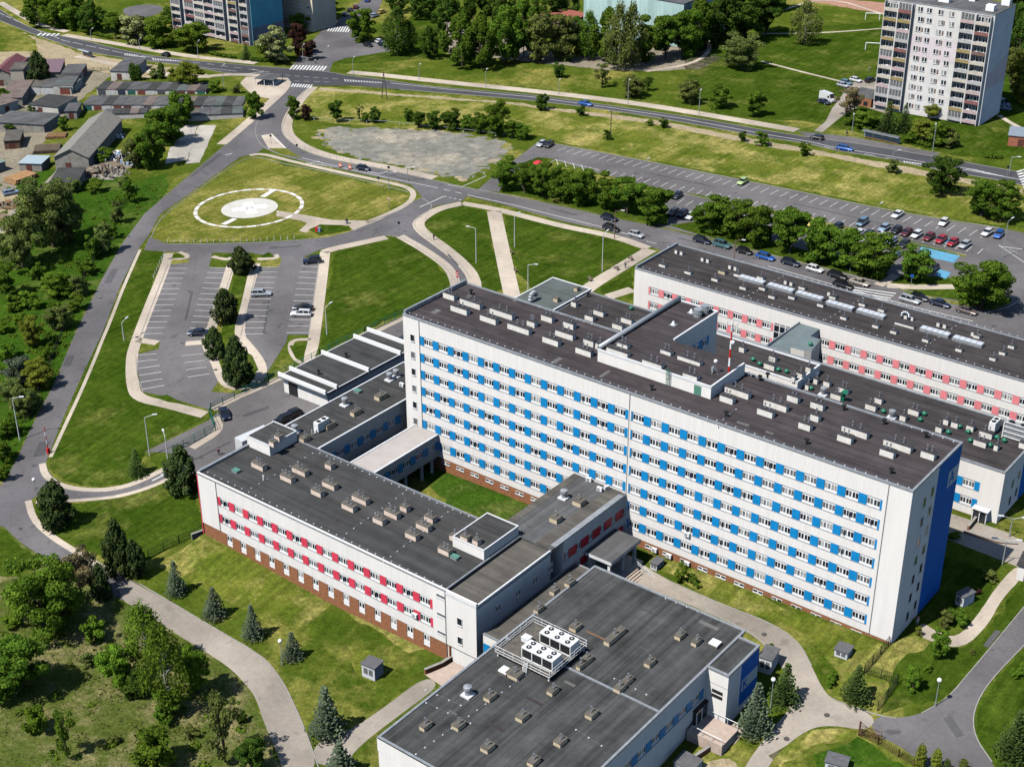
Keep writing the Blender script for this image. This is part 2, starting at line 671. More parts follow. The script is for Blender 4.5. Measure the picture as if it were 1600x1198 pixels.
def kerb(b, pts, m, wd=0.15, h=0.09, smooth=0, lift=0.0):
    P = [tuple(G(*p)[:2]) for p in pts]
    if smooth:
        P = chaikin(P, smooth, False)
    L, R = offset(P, wd)
    for i in range(len(P) - 1):
        q = [L[i], R[i], R[i + 1], L[i + 1]]
        lo = [(x, y, gz(x, y) - 0.05) for x, y in q]
        hi = [(x, y, gz(x, y) + h + lift) for x, y in q]
        b.face([hi[0], hi[1], hi[2], hi[3]], m)
        b.face([lo[0], lo[3], hi[3], hi[0]][::-1], m)
        b.face([lo[1], lo[2], hi[2], hi[1]], m)
# ------------------------------------------------------------------ ground
GRASS = ground_mat('meadow_grass', (0.046, 0.078, 0.008), (0.090, 0.118, 0.016), (0.21, 0.195, 0.05), 0.42, 9, 1.1, 22)
LAWN = ground_mat('mown_lawn', (0.028, 0.057, 0.005), (0.052, 0.084, 0.010), (0.105, 0.118, 0.028), 0.3, 8, 1.3, 14, streak=0.35)
MEADOW = ground_mat('dry_meadow', (0.068, 0.104, 0.012), (0.135, 0.152, 0.026), (0.28, 0.25, 0.085), 0.5, 7, 0.9, 16, streak=1.2)
HELIG = ground_mat('dry_mown_grass', (0.088, 0.112, 0.016), (0.155, 0.160, 0.034), (0.26, 0.23, 0.075), 0.42, 10, 0.8, 20, streak=1.0)
WILD = ground_mat('wild_grass', (0.026, 0.066, 0.007), (0.048, 0.100, 0.010), (0.10, 0.125, 0.03), 0.3, 5, 0.9, 14, bump=1.0)
ROUGH = ground_mat('rough_scrub_grass', (0.066, 0.098, 0.016), (0.118, 0.134, 0.038), (0.21, 0.185, 0.09), 0.44, 4, 0.7, 8, bump=1.0)
SOIL = ground_mat('sandy_soil', (0.30, 0.245, 0.16), (0.36, 0.30, 0.20), (0.15, 0.155, 0.06), 0.25, 6, 0.8, 10)
YARD = ground_mat('worn_yard', (0.20, 0.175, 0.135), (0.27, 0.235, 0.18), (0.09, 0.11, 0.04), 0.2, 6, 0.8, 9)
GRAVEL = ground_mat('grey_gravel', (0.165, 0.165, 0.150), (0.215, 0.21, 0.185), (0.30, 0.27, 0.215), 0.42, 11, 2.2, 20, bump=0.2)
ASPH = road_mat('asphalt', (0.125, 0.118, 0.12), 0.16)
ASPHN = road_mat('new_asphalt', (0.066, 0.066, 0.072), 0.12, crack=False)
ASPHP = road_mat('parking_asphalt', (0.135, 0.126, 0.125), 0.16)
PATH = road_mat('worn_path', (0.30, 0.262, 0.22), 0.16, crack=False)
PAVE = road_mat('beige_pavers', (0.44, 0.375, 0.30), 0.16, crack=False)
CONC = road_mat('pale_concrete', (0.44, 0.41, 0.355), 0.2)
KERB = mat('kerb_concrete', (0.29, 0.275, 0.25), 0.9, 0.15, 1.0)
PAINT = mat('road_paint', (0.62, 0.62, 0.60), 0.7, 0.12, 1.2)
HELI = mat('helipad_paint', (0.62, 0.61, 0.57), 0.7, 0.22, 1.0)
BLUEP = mat('blue_bay_paint', (0.10, 0.30, 0.44), 0.7, 0.15, 1.5)
PINKPAVE = mat('pink_pavers', (0.44, 0.35, 0.29), 0.9, 0.12, 1.0)

# base: one sheet that reaches far beyond the frame, cut at the strip lines
gb = Sheet()
gb.plan([(-2500, -700), (1500, -700), (1500, 2600), (-2500, 2600)], -0.02, GRASS)
gb.obj('ground')

def lev(k):
    return 0.004 * k

lw = Sheet()
# wild land on the left
lw.px([(-60, 275), (130, 262), (215, 285), (262, 270), (262, 300), (225, 335), (190, 382), (160, 435), (128, 497), (84, 600), (60, 640), (42, 682), (12, 742), (-60, 790)], lev(1), WILD, rough=0.45)
lw.px([(-60, 830), (5, 826), (32, 851), (65, 873), (105, 884), (190, 942), (217, 952), (250, 975), (275, 992), (325, 1022), (362, 1047), (385, 1072), (400, 1097), (412, 1130), (427, 1162), (446, 1215), (-60, 1230)], lev(1), ROUGH, rough=0.45)
lw.px([(-60, 830), (5, 826), (30, 850), (62, 873), (48, 900), (-60, 900)], lev(2), LAWN, rough=0.45)
# mown lawns
lw.px([(217, 390), (260, 394), (248, 420), (236, 455), (205, 548), (202, 590), (208, 622), (262, 628), (322, 652), (226, 706), (205, 755), (160, 762), (104, 752), (80, 735), (78, 715), (120, 610)], lev(1), LAWN, rough=0.45)
lw.px([(521, 394), (604, 373), (622, 372), (668, 394), (705, 440), (704, 450), (632, 487), (500, 553), (512, 480)], lev(1), LAWN, rough=0.45)
lw.px([(655, 348), (680, 328), (720, 322), (760, 330), (765, 352), (786, 452), (760, 470), (738, 436), (720, 410), (690, 385), (663, 362)], lev(1), LAWN, rough=0.45)
lw.px([(788, 336), (872, 352), (966, 368), (1010, 390), (925, 444), (900, 455), (830, 450), (806, 420), (796, 380)], lev(1), LAWN, rough=0.45)
lw.px([(926, 455), (988, 420), (988, 465), (950, 462)], lev(1), LAWN, rough=0.45)
lw.px([(55, 783), (120, 786), (200, 776), (262, 757), (300, 750), (322, 830), (228, 875), (160, 872), (100, 842), (62, 812)], lev(1), LAWN, rough=0.45)
lw.px([(1440, 1100), (1375, 1115), (1400, 1040), (1460, 985), (1500, 1012), (1530, 1002), (1600, 905), (1600, 955), (1560, 1000), (1500, 1075)], lev(1), LAWN, rough=0.45)
lw.px([(1530, 1090), (1600, 1005), (1640, 1010), (1640, 1240), (1560, 1200), (1520, 1140)], lev(1), LAWN, rough=0.45)
lw.px([(1270, 1180), (1340, 1150), (1405, 1190), (1460, 1210), (1280, 1215)], lev(2), WILD, rough=0.45)
lw.px([(655, 735), (690, 715), (780, 760), (830, 795), (780, 812), (700, 790)], lev(1), WILD, rough=0.45)
lw.px([(1436, 880), (1450, 865), (1560, 895), (1530, 960), (1480, 985), (1430, 960)], lev(1), LAWN, rough=0.45)
# dry meadows
lw.px([(236, 372), (250, 340), (300, 304), (375, 248), (405, 245), (440, 258), (500, 268), (640, 306), (628, 320), (574, 344), (550, 350), (470, 362), (400, 376), (262, 379)], lev(1), HELIG, rough=0.45)
lw.px([(472, 152), (500, 136), (625, 143), (800, 160), (1025, 190), (1200, 224), (1425, 266), (1600, 305), (1600, 340), (1560, 352), (1392, 326), (1200, 286), (875, 222), (842, 212), (700, 206), (465, 188)], lev(1), MEADOW, rough=0.45)
lw.px([(520, 108), (690, 88), (950, 115), (1060, 108), (1200, 140), (1180, 196), (1050, 174), (860, 147), (675, 130), (560, 118)], lev(1), GRASS, rough=0.45)
lw.px([(1060, 60), (1420, 30), (1640, 20), (1640, 250), (1500, 245), (1330, 205), (1260, 190), (1120, 180), (1075, 130)], lev(2), LAWN, rough=0.45)
lw.px([(612, 70), (640, 30), (650, 0), (690, 0), (680, 60), (700, 90), (540, 100), (520, 96)], lev(2), LAWN, rough=0.45)
lw.px([(340, 845), (430, 880), (560, 955), (700, 1020), (660, 1050), (500, 1190), (478, 1130), (458, 1090), (420, 1028), (350, 984), (275, 940), (228, 912), (240, 880)], lev(1), GRASS, rough=0.45)
lw.px([(345, 838), (690, 1010), (640, 1020), (520, 945), (350, 880), (300, 900), (280, 880)], lev(2), MEADOW, rough=0.45)
lw.px([(1000, 850), (1120, 900), (1250, 962), (1390, 1010), (1360, 1045), (1310, 1050), (1260, 990), (1150, 950), (1030, 890)], lev(1), MEADOW, rough=0.45)
lw.px([(1310, 1050), (1390, 1008), (1440, 985), (1465, 1000), (1400, 1040), (1378, 1105), (1300, 1085)], lev(2), MEADOW, rough=0.45)
lw.px([(1120, 1150), (1160, 1160), (1080, 1250), (1000, 1240)], lev(2), MEADOW, rough=0.45)
lw.px([(1200, 1180), (1270, 1140), (1340, 1140), (1330, 1158), (1268, 1165), (1220, 1200)], lev(3), MEADOW, rough=0.45)
o = lw.obj('lawn')

# bare soil, yards, gravel
so_ = Sheet()
so_.px([(-40, 30), (25, 47), (88, 70), (125, 83), (225, 100), (320, 112), (330, 122), (230, 122), (150, 112), (60, 104), (-40, 100)], lev(3), SOIL, rough=0.45)
so_.px([(-40, 40), (15, 40), (55, 62), (60, 80), (-40, 82)], lev(4), GRASS, rough=0.45)
so_.px([(-40, 100), (60, 104), (150, 110), (175, 118), (120, 160), (105, 178), (60, 230), (20, 300), (-10, 340), (-40, 340)], lev(3), YARD, rough=0.45)
so_.px([(-40, 300), (30, 300), (28, 330), (15, 365), (-40, 365)], lev(4), SOIL, rough=0.45)
so_.px([(500, 196), (700, 205), (795, 218), (800, 235), (770, 262), (735, 282), (700, 276), (620, 262), (560, 250), (520, 236), (496, 215)], lev(3), GRAVEL, smooth=2, rough=0.90)
so_.px([(690, 30), (900, 90), (1080, 70), (1130, 90), (1095, 108), (1010, 112), (930, 108), (820, 96), (700, 84)], lev(2), YARD, rough=0.45)
so_.px([(277, 196), (308, 196), (294, 250), (258, 256)], lev(4), CONC, rough=0.12)
so_.px([(310, 196), (338, 196), (312, 254), (290, 256)], lev(4), CONC, rough=0.12)
so_.px([(500, 137), (800, 160), (1025, 188), (1200, 221), (1425, 262), (1600, 296), (1600, 302), (1425, 272), (1260, 238), (1200, 230), (1025, 195), (800, 163), (500, 141)], lev(2), SOIL, rough=0.45)
so_.px([(190, 12), (240, 6), (260, 14), (235, 28), (195, 26)], lev(4), ASPH, smooth=2, rough=0.20)
so_.px([(1255, 0), (1262, -6), (1420, 8), (1395, 26), (1300, 8)], lev(3), mat('reddish_clay', (0.34, 0.19, 0.13), 0.9, 0.15, 3), rough=0.45)
so_.px([(140, 250), (170, 240), (215, 245), (205, 262), (150, 275), (125, 285)], lev(4), YARD, rough=0.45)
so_.px([(548, 1020), (575, 1012), (600, 1030), (608, 1050), (580, 1068), (552, 1050)], lev(3), MEADOW, smooth=2, rough=0.45)
so_.px([(1092, 1192), (1150, 1180), (1160, 1230), (1080, 1230)], lev(3), SOIL, smooth=2, rough=0.45)
for k in range(46):
    t = k / 46
    E1 = [(500, 196), (700, 205), (795, 218), (800, 235), (770, 262), (735, 282), (700, 276), (620, 262), (560, 250), (520, 236), (496, 215), (500, 196)]
    j = int(t * 11)
    u = t * 11 - j
    ex, ey = E1[j][0] + (E1[j + 1][0] - E1[j][0]) * u, E1[j][1] + (E1[j + 1][1] - E1[j][1]) * u
    ex, ey = ex + (640 - ex) * random.uniform(-.02, .07), ey + (238 - ey) * random.uniform(-.02, .16)
    rx, ry = random.uniform(3, 13), random.uniform(1, 3.2)
    so_.px([(ex + rx * math.cos(a * .785) * random.uniform(.6, 1.2), ey + ry * math.sin(a * .785) * random.uniform(.6, 1.2)) for a in range(8)], lev(4) + k * .0004, random.choice((GRASS, GRASS, MEADOW, SOIL)), rough=.4)
so_.obj('bare_ground')
# repair patches and worn seams in the asphalt
rp = Sheet()
DKA = road_mat('asphalt_repair', (0.085, 0.082, 0.085), 0.15, crack=False)
for q, wd in ((((345, 240), (300, 275)), 1.2), (((180, 420), (168, 442)), 1.6), (((110, 556), (104, 572)), 1.6), (((70, 690), (60, 712)), 2.0), (((600, 272), (640, 281)), .8), (((860, 326), (900, 336)), .9), (((1060, 372), (1100, 382)), .9), (((1150, 392), (1180, 399)), .7), (((420, 388), (470, 384)), .9), (((300, 455), (290, 500)), .5), (((420, 470), (412, 520)), .5), (((1000, 268), (1120, 293)), .4), (((1240, 318), (1380, 350)), .4), (((1480, 1120), (1500, 1150)), 1.2), (((1560, 985), (1540, 1010)), .8), (((380, 650), (420, 636)), 1.0), (((300, 720), (360, 690)), .5), (((700, 398), (716, 415)), .5)):
    rp.strip([q[0], q[1]], wd, lev(11), DKA)
rp.obj('road_repair')

# grass bank rising towards the west corner of the red panel wing
bank = MB()
def bank_h(x, y):
    u = max(0.0, min(1.0, 1 - (x + 17) / 30.0)) if x > -17 else max(0.0, 1 + (x + 17) / 2.0)
    v = max(0.0, 1 - (-38.1 - y) / 9.0)
    return 2.1 * u * (v * v * (3 - 2 * v))
for i in range(37):
    for j in range(9):
        xs, ys = (-24 + i, -23 + i), (-47.2 + j * 1.02, -47.2 + (j + 1) * 1.02)
        q = [(xs[0], ys[0]), (xs[1], ys[0]), (xs[1], ys[1]), (xs[0], ys[1])]
        if max(bank_h(*p) for p in q) > .01:
            bank.face([(x, y, PL[2][0] * x + PL[2][1] * y + PL[2][2] + bank_h(x, y) + .03) for x, y in q], MEADOW)
o = bank.obj('grass_bank', None, True)
o['kind'] = 'structure'
# roads
rd = Sheet()
R1U = [(-30, 2), (0, 15), (25, 32), (50, 45), (82, 54), (125, 62), (175, 75), (225, 86), (287, 94), (350, 99), (400, 104), (450, 107), (517, 113), (540, 118), (600, 125), (675, 136), (800, 146), (860, 152), (950, 165), (1050, 179), (1125, 191), (1200, 205), (1275, 216), (1350, 226), (1425, 239), (1500, 252), (1640, 278)]
R1L = [(1640, 300), (1570, 283), (1495, 271), (1425, 257), (1375, 246), (1307, 236), (1262, 224), (1200, 216), (1100, 197), (1025, 184), (950, 172), (832, 157), (712, 147), (625, 140), (550, 134), (485, 134), (456, 131), (382, 117), (350, 114), (320, 108), (275, 101), (225, 95), (175, 88), (125, 79), (88, 66), (55, 55), (25, 43), (-30, 20)]
rd.px(R1U + R1L, lev(6), ASPHN)
rd.px([(1245, 205), (1330, 214), (1470, 240), (1460, 246), (1350, 227), (1260, 213)], lev(5), ASPH)
rd.px([(452, 110), (470, 85), (490, 62), (505, 46), (530, 30), (550, 15), (570, -4), (600, -8), (592, 16), (575, 35), (562, 50), (575, 64), (605, 70), (610, 80), (575, 86), (540, 91), (520, 98), (514, 115)], lev(5), ASPH)
R3 = [(455, 128), (452, 140), (425, 165), (402, 186), (398, 212), (412, 232), (450, 246), (520, 262), (600, 279), (655, 292), (700, 300), (780, 318), (875, 345), (950, 361), (1012, 384), (1090, 410), (1200, 440), (1330, 485), (1420, 512), (1600, 560), (1640, 540), (1640, 440), (1600, 460), (1575, 478), (1550, 484), (1486, 475), (1425, 461), (1392, 446), (1325, 430), (1250, 411), (1200, 397), (1090, 371), (1015, 352), (962, 342), (875, 322), (800, 306), (745, 297), (678, 282), (600, 265), (525, 252), (475, 237), (445, 215), (440, 200), (447, 180), (468, 152), (485, 133)]
rd.px(R3, lev(5), ASPH)
rd.px([(402, 184), (345, 232), (265, 300), (225, 335), (190, 382), (160, 435), (130, 495), (84, 600), (62, 642), (42, 682), (13, 742), (-30, 800), (-30, 822), (5, 822), (32, 847), (65, 869), (105, 880), (150, 905), (190, 938), (218, 912), (185, 898), (150, 877), (120, 860), (75, 835), (45, 807), (42, 785), (55, 776), (120, 780), (175, 775), (225, 762), (265, 745), (262, 730), (205, 757), (160, 764), (112, 762), (82, 745), (70, 726), (95, 662), (122, 600), (158, 525), (188, 447), (217, 388), (232, 368), (250, 335), (300, 300), (375, 246), (400, 240), (412, 232)], lev(4), ASPH)
rd.px([(233, 370), (262, 381), (325, 381), (400, 379), (462, 376), (512, 371), (550, 361), (587, 342), (625, 325), (660, 308), (640, 286), (690, 296), (735, 302), (722, 314), (680, 322), (655, 338), (644, 350), (655, 362), (688, 386), (720, 412), (735, 434), (738, 470), (712, 470), (712, 440), (700, 420), (665, 394), (627, 370), (600, 368), (555, 378), (500, 390), (472, 403), (440, 402), (395, 396), (290, 394), (258, 393), (225, 391)], lev(3), ASPH)
# left car park
rd.px([(290, 392), (332, 394), (329, 408), (326, 418), (364, 419), (352, 460), (330, 522), (318, 528), (319, 546), (332, 560), (342, 595), (330, 612), (380, 616), (420, 578), (447, 535), (450, 523), (481, 523), (499, 404), (440, 400), (438, 412), (433, 418), (402, 418), (376, 524), (398, 545), (408, 575), (380, 612), (340, 634), (326, 640), (262, 620), (222, 612), (210, 555), (248, 545), (250, 533), (218, 528), (262, 414), (296, 410)], lev(4), ASPHP)
# right car park
rd.px([(745, 298), (775, 272), (842, 221), (875, 226), (1200, 289), (1300, 311), (1392, 330), (1500, 348), (1562, 356), (1640, 372), (1640, 470), (1575, 478), (1486, 470), (1425, 456), (1325, 428), (1200, 394), (1090, 368), (1010, 348), (1016, 332), (1062, 302), (940, 272), (857, 247), (850, 246), (815, 262), (790, 282), (780, 300)], lev(4), ASPHP)
# yard behind the tower and the ramp
rd.px([(226, 706), (325, 657), (345, 640), (500, 556), (632, 492), (660, 500), (660, 640), (420, 740), (300, 745), (262, 742), (265, 707)], lev(4), ASPHP)
# lanes bottom right
rd.px([(1370, 1117), (1400, 1122), (1440, 1115), (1480, 1092), (1520, 1045), (1600, 948), (1660, 880), (1660, 965), (1600, 1008), (1545, 1065), (1520, 1110), (1522, 1150), (1550, 1190), (1570, 1230), (1480, 1230), (1420, 1172), (1358, 1142)], lev(4), ASPH, smooth=2)
rd.px([(985, 868), (1040, 905), (1130, 945), (1210, 975), (1250, 1005), (1268, 1040), (1285, 1075), (1300, 1092), (1370, 1117), (1358, 1142), (1300, 1132), (1262, 1138), (1215, 1175), (1190, 1215), (1150, 1240), (1160, 1200), (1205, 1140), (1240, 1100), (1228, 1050), (1200, 1010), (1160, 980), (1080, 945), (960, 900)], lev(3), PATH, smooth=2)
rd.px([(1440, 830), (1480, 842), (1640, 905), (1640, 870), (1570, 830), (1480, 800), (1440, 790)], lev(3), PATH)
rd.px([(185, 898), (215, 913), (275, 945), (350, 990), (400, 1018), (420, 1033), (440, 1060), (457, 1095), (475, 1135), (500, 1205), (446, 1215), (427, 1160), (412, 1128), (400, 1090), (385, 1070), (362, 1045), (325, 1020), (275, 990), (250, 973), (217, 950), (188, 938)], lev(5), PATH, smooth=2)
rd.px([(490, 1160), (540, 1145), (600, 1105), (665, 1055), (688, 1070), (640, 1105), (560, 1165), (540, 1195), (490, 1195)], lev(3), PATH, smooth=2)
rd.px([(85, 275), (110, 230), (150, 190), (178, 112), (190, 108), (160, 165), (120, 240), (60, 300), (0, 370), (-30, 370)], lev(5), PATH, smooth=2)
rd.px([(1440, 970), (1460, 985), (1495, 998), (1530, 958), (1555, 918), (1590, 880), (1600, 900), (1565, 935), (1545, 975), (1505, 1014), (1460, 1004), (1430, 990)], lev(4), PAVE, smooth=2)
rd.px([(1272, 205), (1290, 190), (1300, 170), (1330, 130), (1375, 120), (1400, 150), (1390, 180), (1345, 165), (1318, 180), (1285, 207)], lev(6), PATH)
rd.obj('road')

# pavements and paths
pv = Sheet()
for pts, wd in (
    ([(405, 118), (360, 116), (300, 122), (230, 112), (120, 88)], 3.0),
    ([(100, 55), (180, 68), (290, 88), (400, 99)], 3.4),
    ([(0, 4), (60, 40), (105, 50)], 3.0),
    ([(545, 113), (600, 118), (700, 129), (820, 141), (960, 157), (1060, 172), (1200, 196), (1245, 204)], 4.0),
    ([(448, 128), (445, 140), (418, 164), (398, 182), (346, 226)], 3.0),
    ([(490, 136), (472, 152), (452, 180), (447, 198), (452, 214), (480, 233), (528, 248), (604, 261), (680, 278)], 3.2),
    ([(390, 243), (410, 240), (450, 251), (520, 267), (600, 284), (636, 292), (648, 302), (640, 318), (600, 337), (572, 348)], 1.6),
    ([(604, 371), (558, 381), (520, 389), (506, 394)], 2.8),
    ([(508, 393), (504, 430), (492, 520), (488, 545), (478, 570)], 2.5), ([(478, 570), (462, 562), (453, 545), (456, 531), (486, 530)], 1.2),
    ([(625, 369), (664, 391), (702, 418), (712, 442), (712, 456)], 2.4),
    ([(722, 318), (684, 326), (658, 342), (652, 352), (664, 366), (700, 391), (732, 420), (742, 440), (742, 452)], 3.0),
    ([(722, 318), (760, 324), (800, 333), (880, 354), (960, 369), (1012, 388)], 2.6),
    ([(772, 330), (781, 375), (793, 430), (803, 475)], 3.7),
    ([(1016, 390), (960, 424), (915, 452), (900, 470)], 3.6),
    ([(950, 464), (988, 452)], 3.0),
    ([(264, 396), (258, 418), (228, 492), (212, 535), (205, 560), (206, 600), (215, 622), (262, 632), (320, 648)], 2.4),
    ([(262, 404), (290, 405), (294, 399), (280, 394)], 1.2),
    ([(332, 401), (360, 407), (362, 398)], 1.4),
    ([(362, 412), (330, 515), (322, 540), (336, 560), (350, 600), (372, 606)], 2.2),
    ([(400, 412), (368, 520), (392, 545), (412, 575), (402, 600), (372, 606)], 2.2),
    ([(402, 405), (434, 404), (430, 398)], 1.4),
    ([(214, 531), (246, 536)], 2.2), ([(290, 537), (328, 534)], 2.2),
    ([(66, 724), (70, 742), (88, 756), (118, 764), (162, 766), (206, 758), (258, 732)], 1.3),
    ([(44, 782), (52, 812), (80, 838), (122, 864), (160, 886), (190, 902)], 1.2),
    ([(56, 784), (120, 782), (178, 777), (228, 764), (266, 747)], 1.0),
    ([(219, 390), (193, 448), (163, 526), (131, 602), (103, 662), (79, 714)], 0.75),
    ([(332, 640), (420, 600), (632, 496)], 1.6), ([(336, 652), (346, 672), (300, 700)], 1.6),
   
    ([(1200, 24), (1290, -6), (1385, 24)], 1.2), ([(1190, 53), (1290, 52), (1400, 43)], 1.2), ([(1190, 96), (1250, 112), (1312, 127)], 1.2),
    ([(1560, 180), (1585, 196), (1640, 222)], 1.6), ([(1372, 446), (1400, 430)], 2.4), ([(1386, 446), (1430, 449), (1490, 448)], 2.6),
    ([(1102, 58), (1112, 78), (1085, 100), (1010, 112)], 1.6)):
    pv.strip(pts, wd, lev(8), PAVE, smooth=2)
pv.px([(432, 329), (475, 336), (520, 344), (577, 345), (602, 340), (552, 361), (548, 355), (535, 352), (500, 351), (490, 356), (478, 364), (467, 361), (480, 349), (470, 345), (432, 338)], lev(8), PAVE)
pv.px([(408, 212), (425, 209), (448, 232), (420, 233)], lev(8), PAVE)
pv.px([(375, 130), (385, 120), (450, 122), (455, 130), (430, 156), (395, 150)], lev(7), PAVE)
pv.px([(664, 1054), (690, 1041), (712, 1028), (738, 1040), (720, 1060), (700, 1078)], lev(9), PINKPAVE)
pv.px([(1130, 1125), (1150, 1130), (1166, 1140), (1148, 1162), (1105, 1150)], lev(8), PINKPAVE)
pv.obj('pavement')

isl = Sheet()
isl.px([(271, 397), (280, 396), (290, 403), (268, 404)], lev(10), LAWN)
isl.px([(340, 402), (358, 397), (396, 395), (398, 402)], lev(10), LAWN)
isl.px([(370, 420), (392, 408), (378, 470), (362, 530), (344, 528)], lev(10), LAWN)
isl.px([(340, 560), (372, 545), (394, 555), (404, 578), (380, 596), (352, 590)], lev(10), LAWN)
isl.px([(408, 400), (420, 394), (430, 401), (412, 403)], lev(10), LAWN)
isl.px([(452, 540), (478, 539), (474, 566), (462, 560)], lev(10), LAWN)
isl.px([(240, 620), (262, 617), (290, 632), (262, 628)], lev(10), LAWN)
isl.px([(420, 232), (446, 232), (472, 246), (440, 242)], lev(10), HELIG)
isl.px([(482, 359), (500, 351), (545, 353), (548, 360), (500, 368)], lev(10), LAWN)
isl.px([(780, 300), (795, 272), (860, 268), (960, 300), (1048, 335), (1040, 352), (1010, 346), (930, 330), (860, 314)], lev(6), LAWN)
isl.px([(1045, 352), (1100, 345), (1200, 375), (1300, 402), (1398, 432), (1386, 442), (1325, 427), (1250, 408), (1160, 384), (1090, 366)], lev(6), LAWN)
isl.px([(1392, 442), (1405, 430), (1470, 432), (1560, 445), (1568, 470), (1550, 480), (1500, 470), (1420, 457)], lev(6), LAWN)
isl.px([(1070, 301), (1115, 308), (1200, 327), (1380, 366), (1510, 398), (1508, 402), (1380, 372), (1200, 333), (1110, 314)], lev(6), GRASS)
isl.px([(808, 258), (840, 246), (858, 248), (850, 256), (815, 268)], lev(6), LAWN)
isl.obj('lawn_island')

# kerbs
kb = MB()
for pts in (R1U[:14], R1U[13:], R1L[:14], R1L[16:], R3[30:47], R3[0:8][::-1], [(236, 372), (250, 340), (300, 304), (375, 250), (405, 245), (440, 256), (520, 270), (638, 300)], [(262, 382), (400, 380), (512, 372), (550, 362), (590, 343), (640, 318)],
            [(660, 310), (680, 323), (655, 339), (645, 350), (655, 362), (688, 386), (720, 412), (736, 436)], [(604, 368), (627, 370), (665, 394), (700, 420), (712, 442)], [(1440, 1114), (1480, 1092), (1520, 1045), (1600, 948)], [(1600, 1008), (1545, 1065), (1520, 1110), (1522, 1150), (1550, 1190)],
            [(218, 912), (275, 945), (350, 990), (400, 1018), (440, 1060), (457, 1095), (475, 1135), (500, 1205)],
            [(262, 414), (236, 480), (218, 528)], [(212, 555), (214, 590), (224, 612)], [(364, 419), (330, 522)], [(402, 418), (376, 524)], [(482, 523), (499, 405)], [(842, 221), (875, 226), (1200, 289), (1392, 330), (1562, 356)], [(1062, 302), (1200, 329), (1510, 399)],
            [(1300, 1092), (1370, 1117), (1400, 1122)], [(1228, 1050), (1200, 1010), (1160, 980), (1080, 945)], [(1268, 1040), (1250, 1005), (1210, 975), (1130, 945), (1040, 905)], [(800, 306), (875, 322), (962, 342), (1015, 352), (1090, 371), (1200, 397), (1392, 446), (1486, 475)]):
    kerb(kb, pts, KERB, smooth=2)
o = kb.obj('kerb')
o['kind'] = 'structure'

# painted markings
pm = Sheet()
def line(pts, wd=0.14, dash=None, k=12, m=PAINT):
    if not dash:
        pm.strip(pts, wd, lev(k), m)
        return
    P = [Vector(G(*p)[:2]) for p in pts]
    on, off = dash
    d, pen, seg = 0.0, True, [tuple(P[0])]
    lim = on
    for i in range(len(P) - 1):
        a, b = P[i], P[i + 1]
        L, pos = (b - a).length, 0.0
        while L - pos > lim - d:
            pos += lim - d
            q = a + (b - a) * (pos / L)
            if pen:
                seg.append(tuple(q))
                if len(seg) > 1:
                    pm.strip(seg, wd, lev(k), m, plan=True)
            seg = [tuple(q)]
            pen = not pen
            lim, d = (on if pen else off), 0.0
        d += L - pos
        if pen:
            seg.append(tuple(b))
def stalls(a0, a1, b0, b1, n, wd=0.13):
    A0, A1, B0, B1 = [Vector(G(*p)[:2]) for p in (a0, a1, b0, b1)]
    for i in range(n):
        t = i / max(1, n - 1)
        pm.strip([tuple(A0.lerp(A1, t)), tuple(B0.lerp(B1, t))], wd, lev(12), PAINT, plan=True)
stalls((262.5, 419.5), (222.5, 522), (292, 419.5), (255, 521), 13)
stalls((212.5, 555), (221, 608.5), (245, 553), (257, 602), 6)
stalls((326, 418), (296, 512.5), (355, 419), (329, 514), 12)
stalls((284, 556), (294, 589.5), (316, 553), (327.5, 584), 4)
stalls((405, 417.5), (377, 522), (435, 417.5), (411, 522), 13)
stalls((470, 416), (447.5, 520), (497, 417.5), (481, 520), 12)
stalls((871, 236), (1532, 372), (885, 230.5), (1545, 363), 45)
stalls((940, 272), (1527, 397), (951, 266), (1536, 389), 40)
stalls((1057, 319), (1345, 378), (1069, 311), (1357, 370), 20)
line([(858, 255), (868, 250), (937, 266)], 0.15)
zz = [(860, 254), (869, 249), (872, 258), (882, 252), (885, 261), (895, 255), (898, 264), (908, 258), (912, 267), (922, 261), (925, 269), (934, 266)]
line(zz, 0.2)
for q in ([(1440, 386), (1500, 400), (1491, 411), (1432, 398)], [(1468, 421), (1486, 426), (1478, 436), (1460, 431)], [(1478, 322 + 50), (1484, 374), (1478, 381), (1473, 378)]):
    pm.px(q, lev(12), BLUEP)
stalls((1456, 402), (1490, 410), (1464, 391), (1498, 399), 3)
# main road
line([(-30, 12), (0, 21), (45, 42), (100, 64), (190, 83), (258, 93)], 0.2, (6, 1.5))
line([(258, 93), (330, 101), (400, 110), (440, 116)], 0.15, (3, 3))
line([(300, 104), (370, 112)], 0.15)
line([(610, 130), (700, 140), (832, 152), (950, 168), (1062, 185), (1200, 211), (1262, 221), (1300, 230), (1400, 246), (1500, 264), (1600, 282)], 0.22)
line([(1258, 224), (1330, 238), (1420, 252)], 0.15, (3, 3))
for (xa, ya), (xb, yb), hgt_, n_ in (((194, 84), (228, 90), 2.6, 9), ((238, 91.5), (285, 96), 3.0, 12), ((538, 124.5), (598, 129.5), 3.0, 14), ((1412, 252), (1445, 257), 3.0, 8)):
    line([(xa, ya), (xb, yb)], .12)
    line([(xa, ya + hgt_), (xb, yb + .6)], .12)
    for k in range(n_):
        t = k / n_
        line([(xa + (xb - xa) * t, ya + (yb - ya) * t), (xa + (xb - xa) * t + 2.5, ya + (yb - ya) * t + hgt_ * (1 - t * .75))], .28)
line([(404, 114), (470, 120), (530, 124)], 0.14, (2, 1.5))
line([(404, 121), (460, 127), (520, 129)], 0.14, (2, 1.5))
line([(395, 109), (412, 112), (372, 118)], 0.3)
line([(1310, 233), (1340, 240)], 0.3, (3, 2))
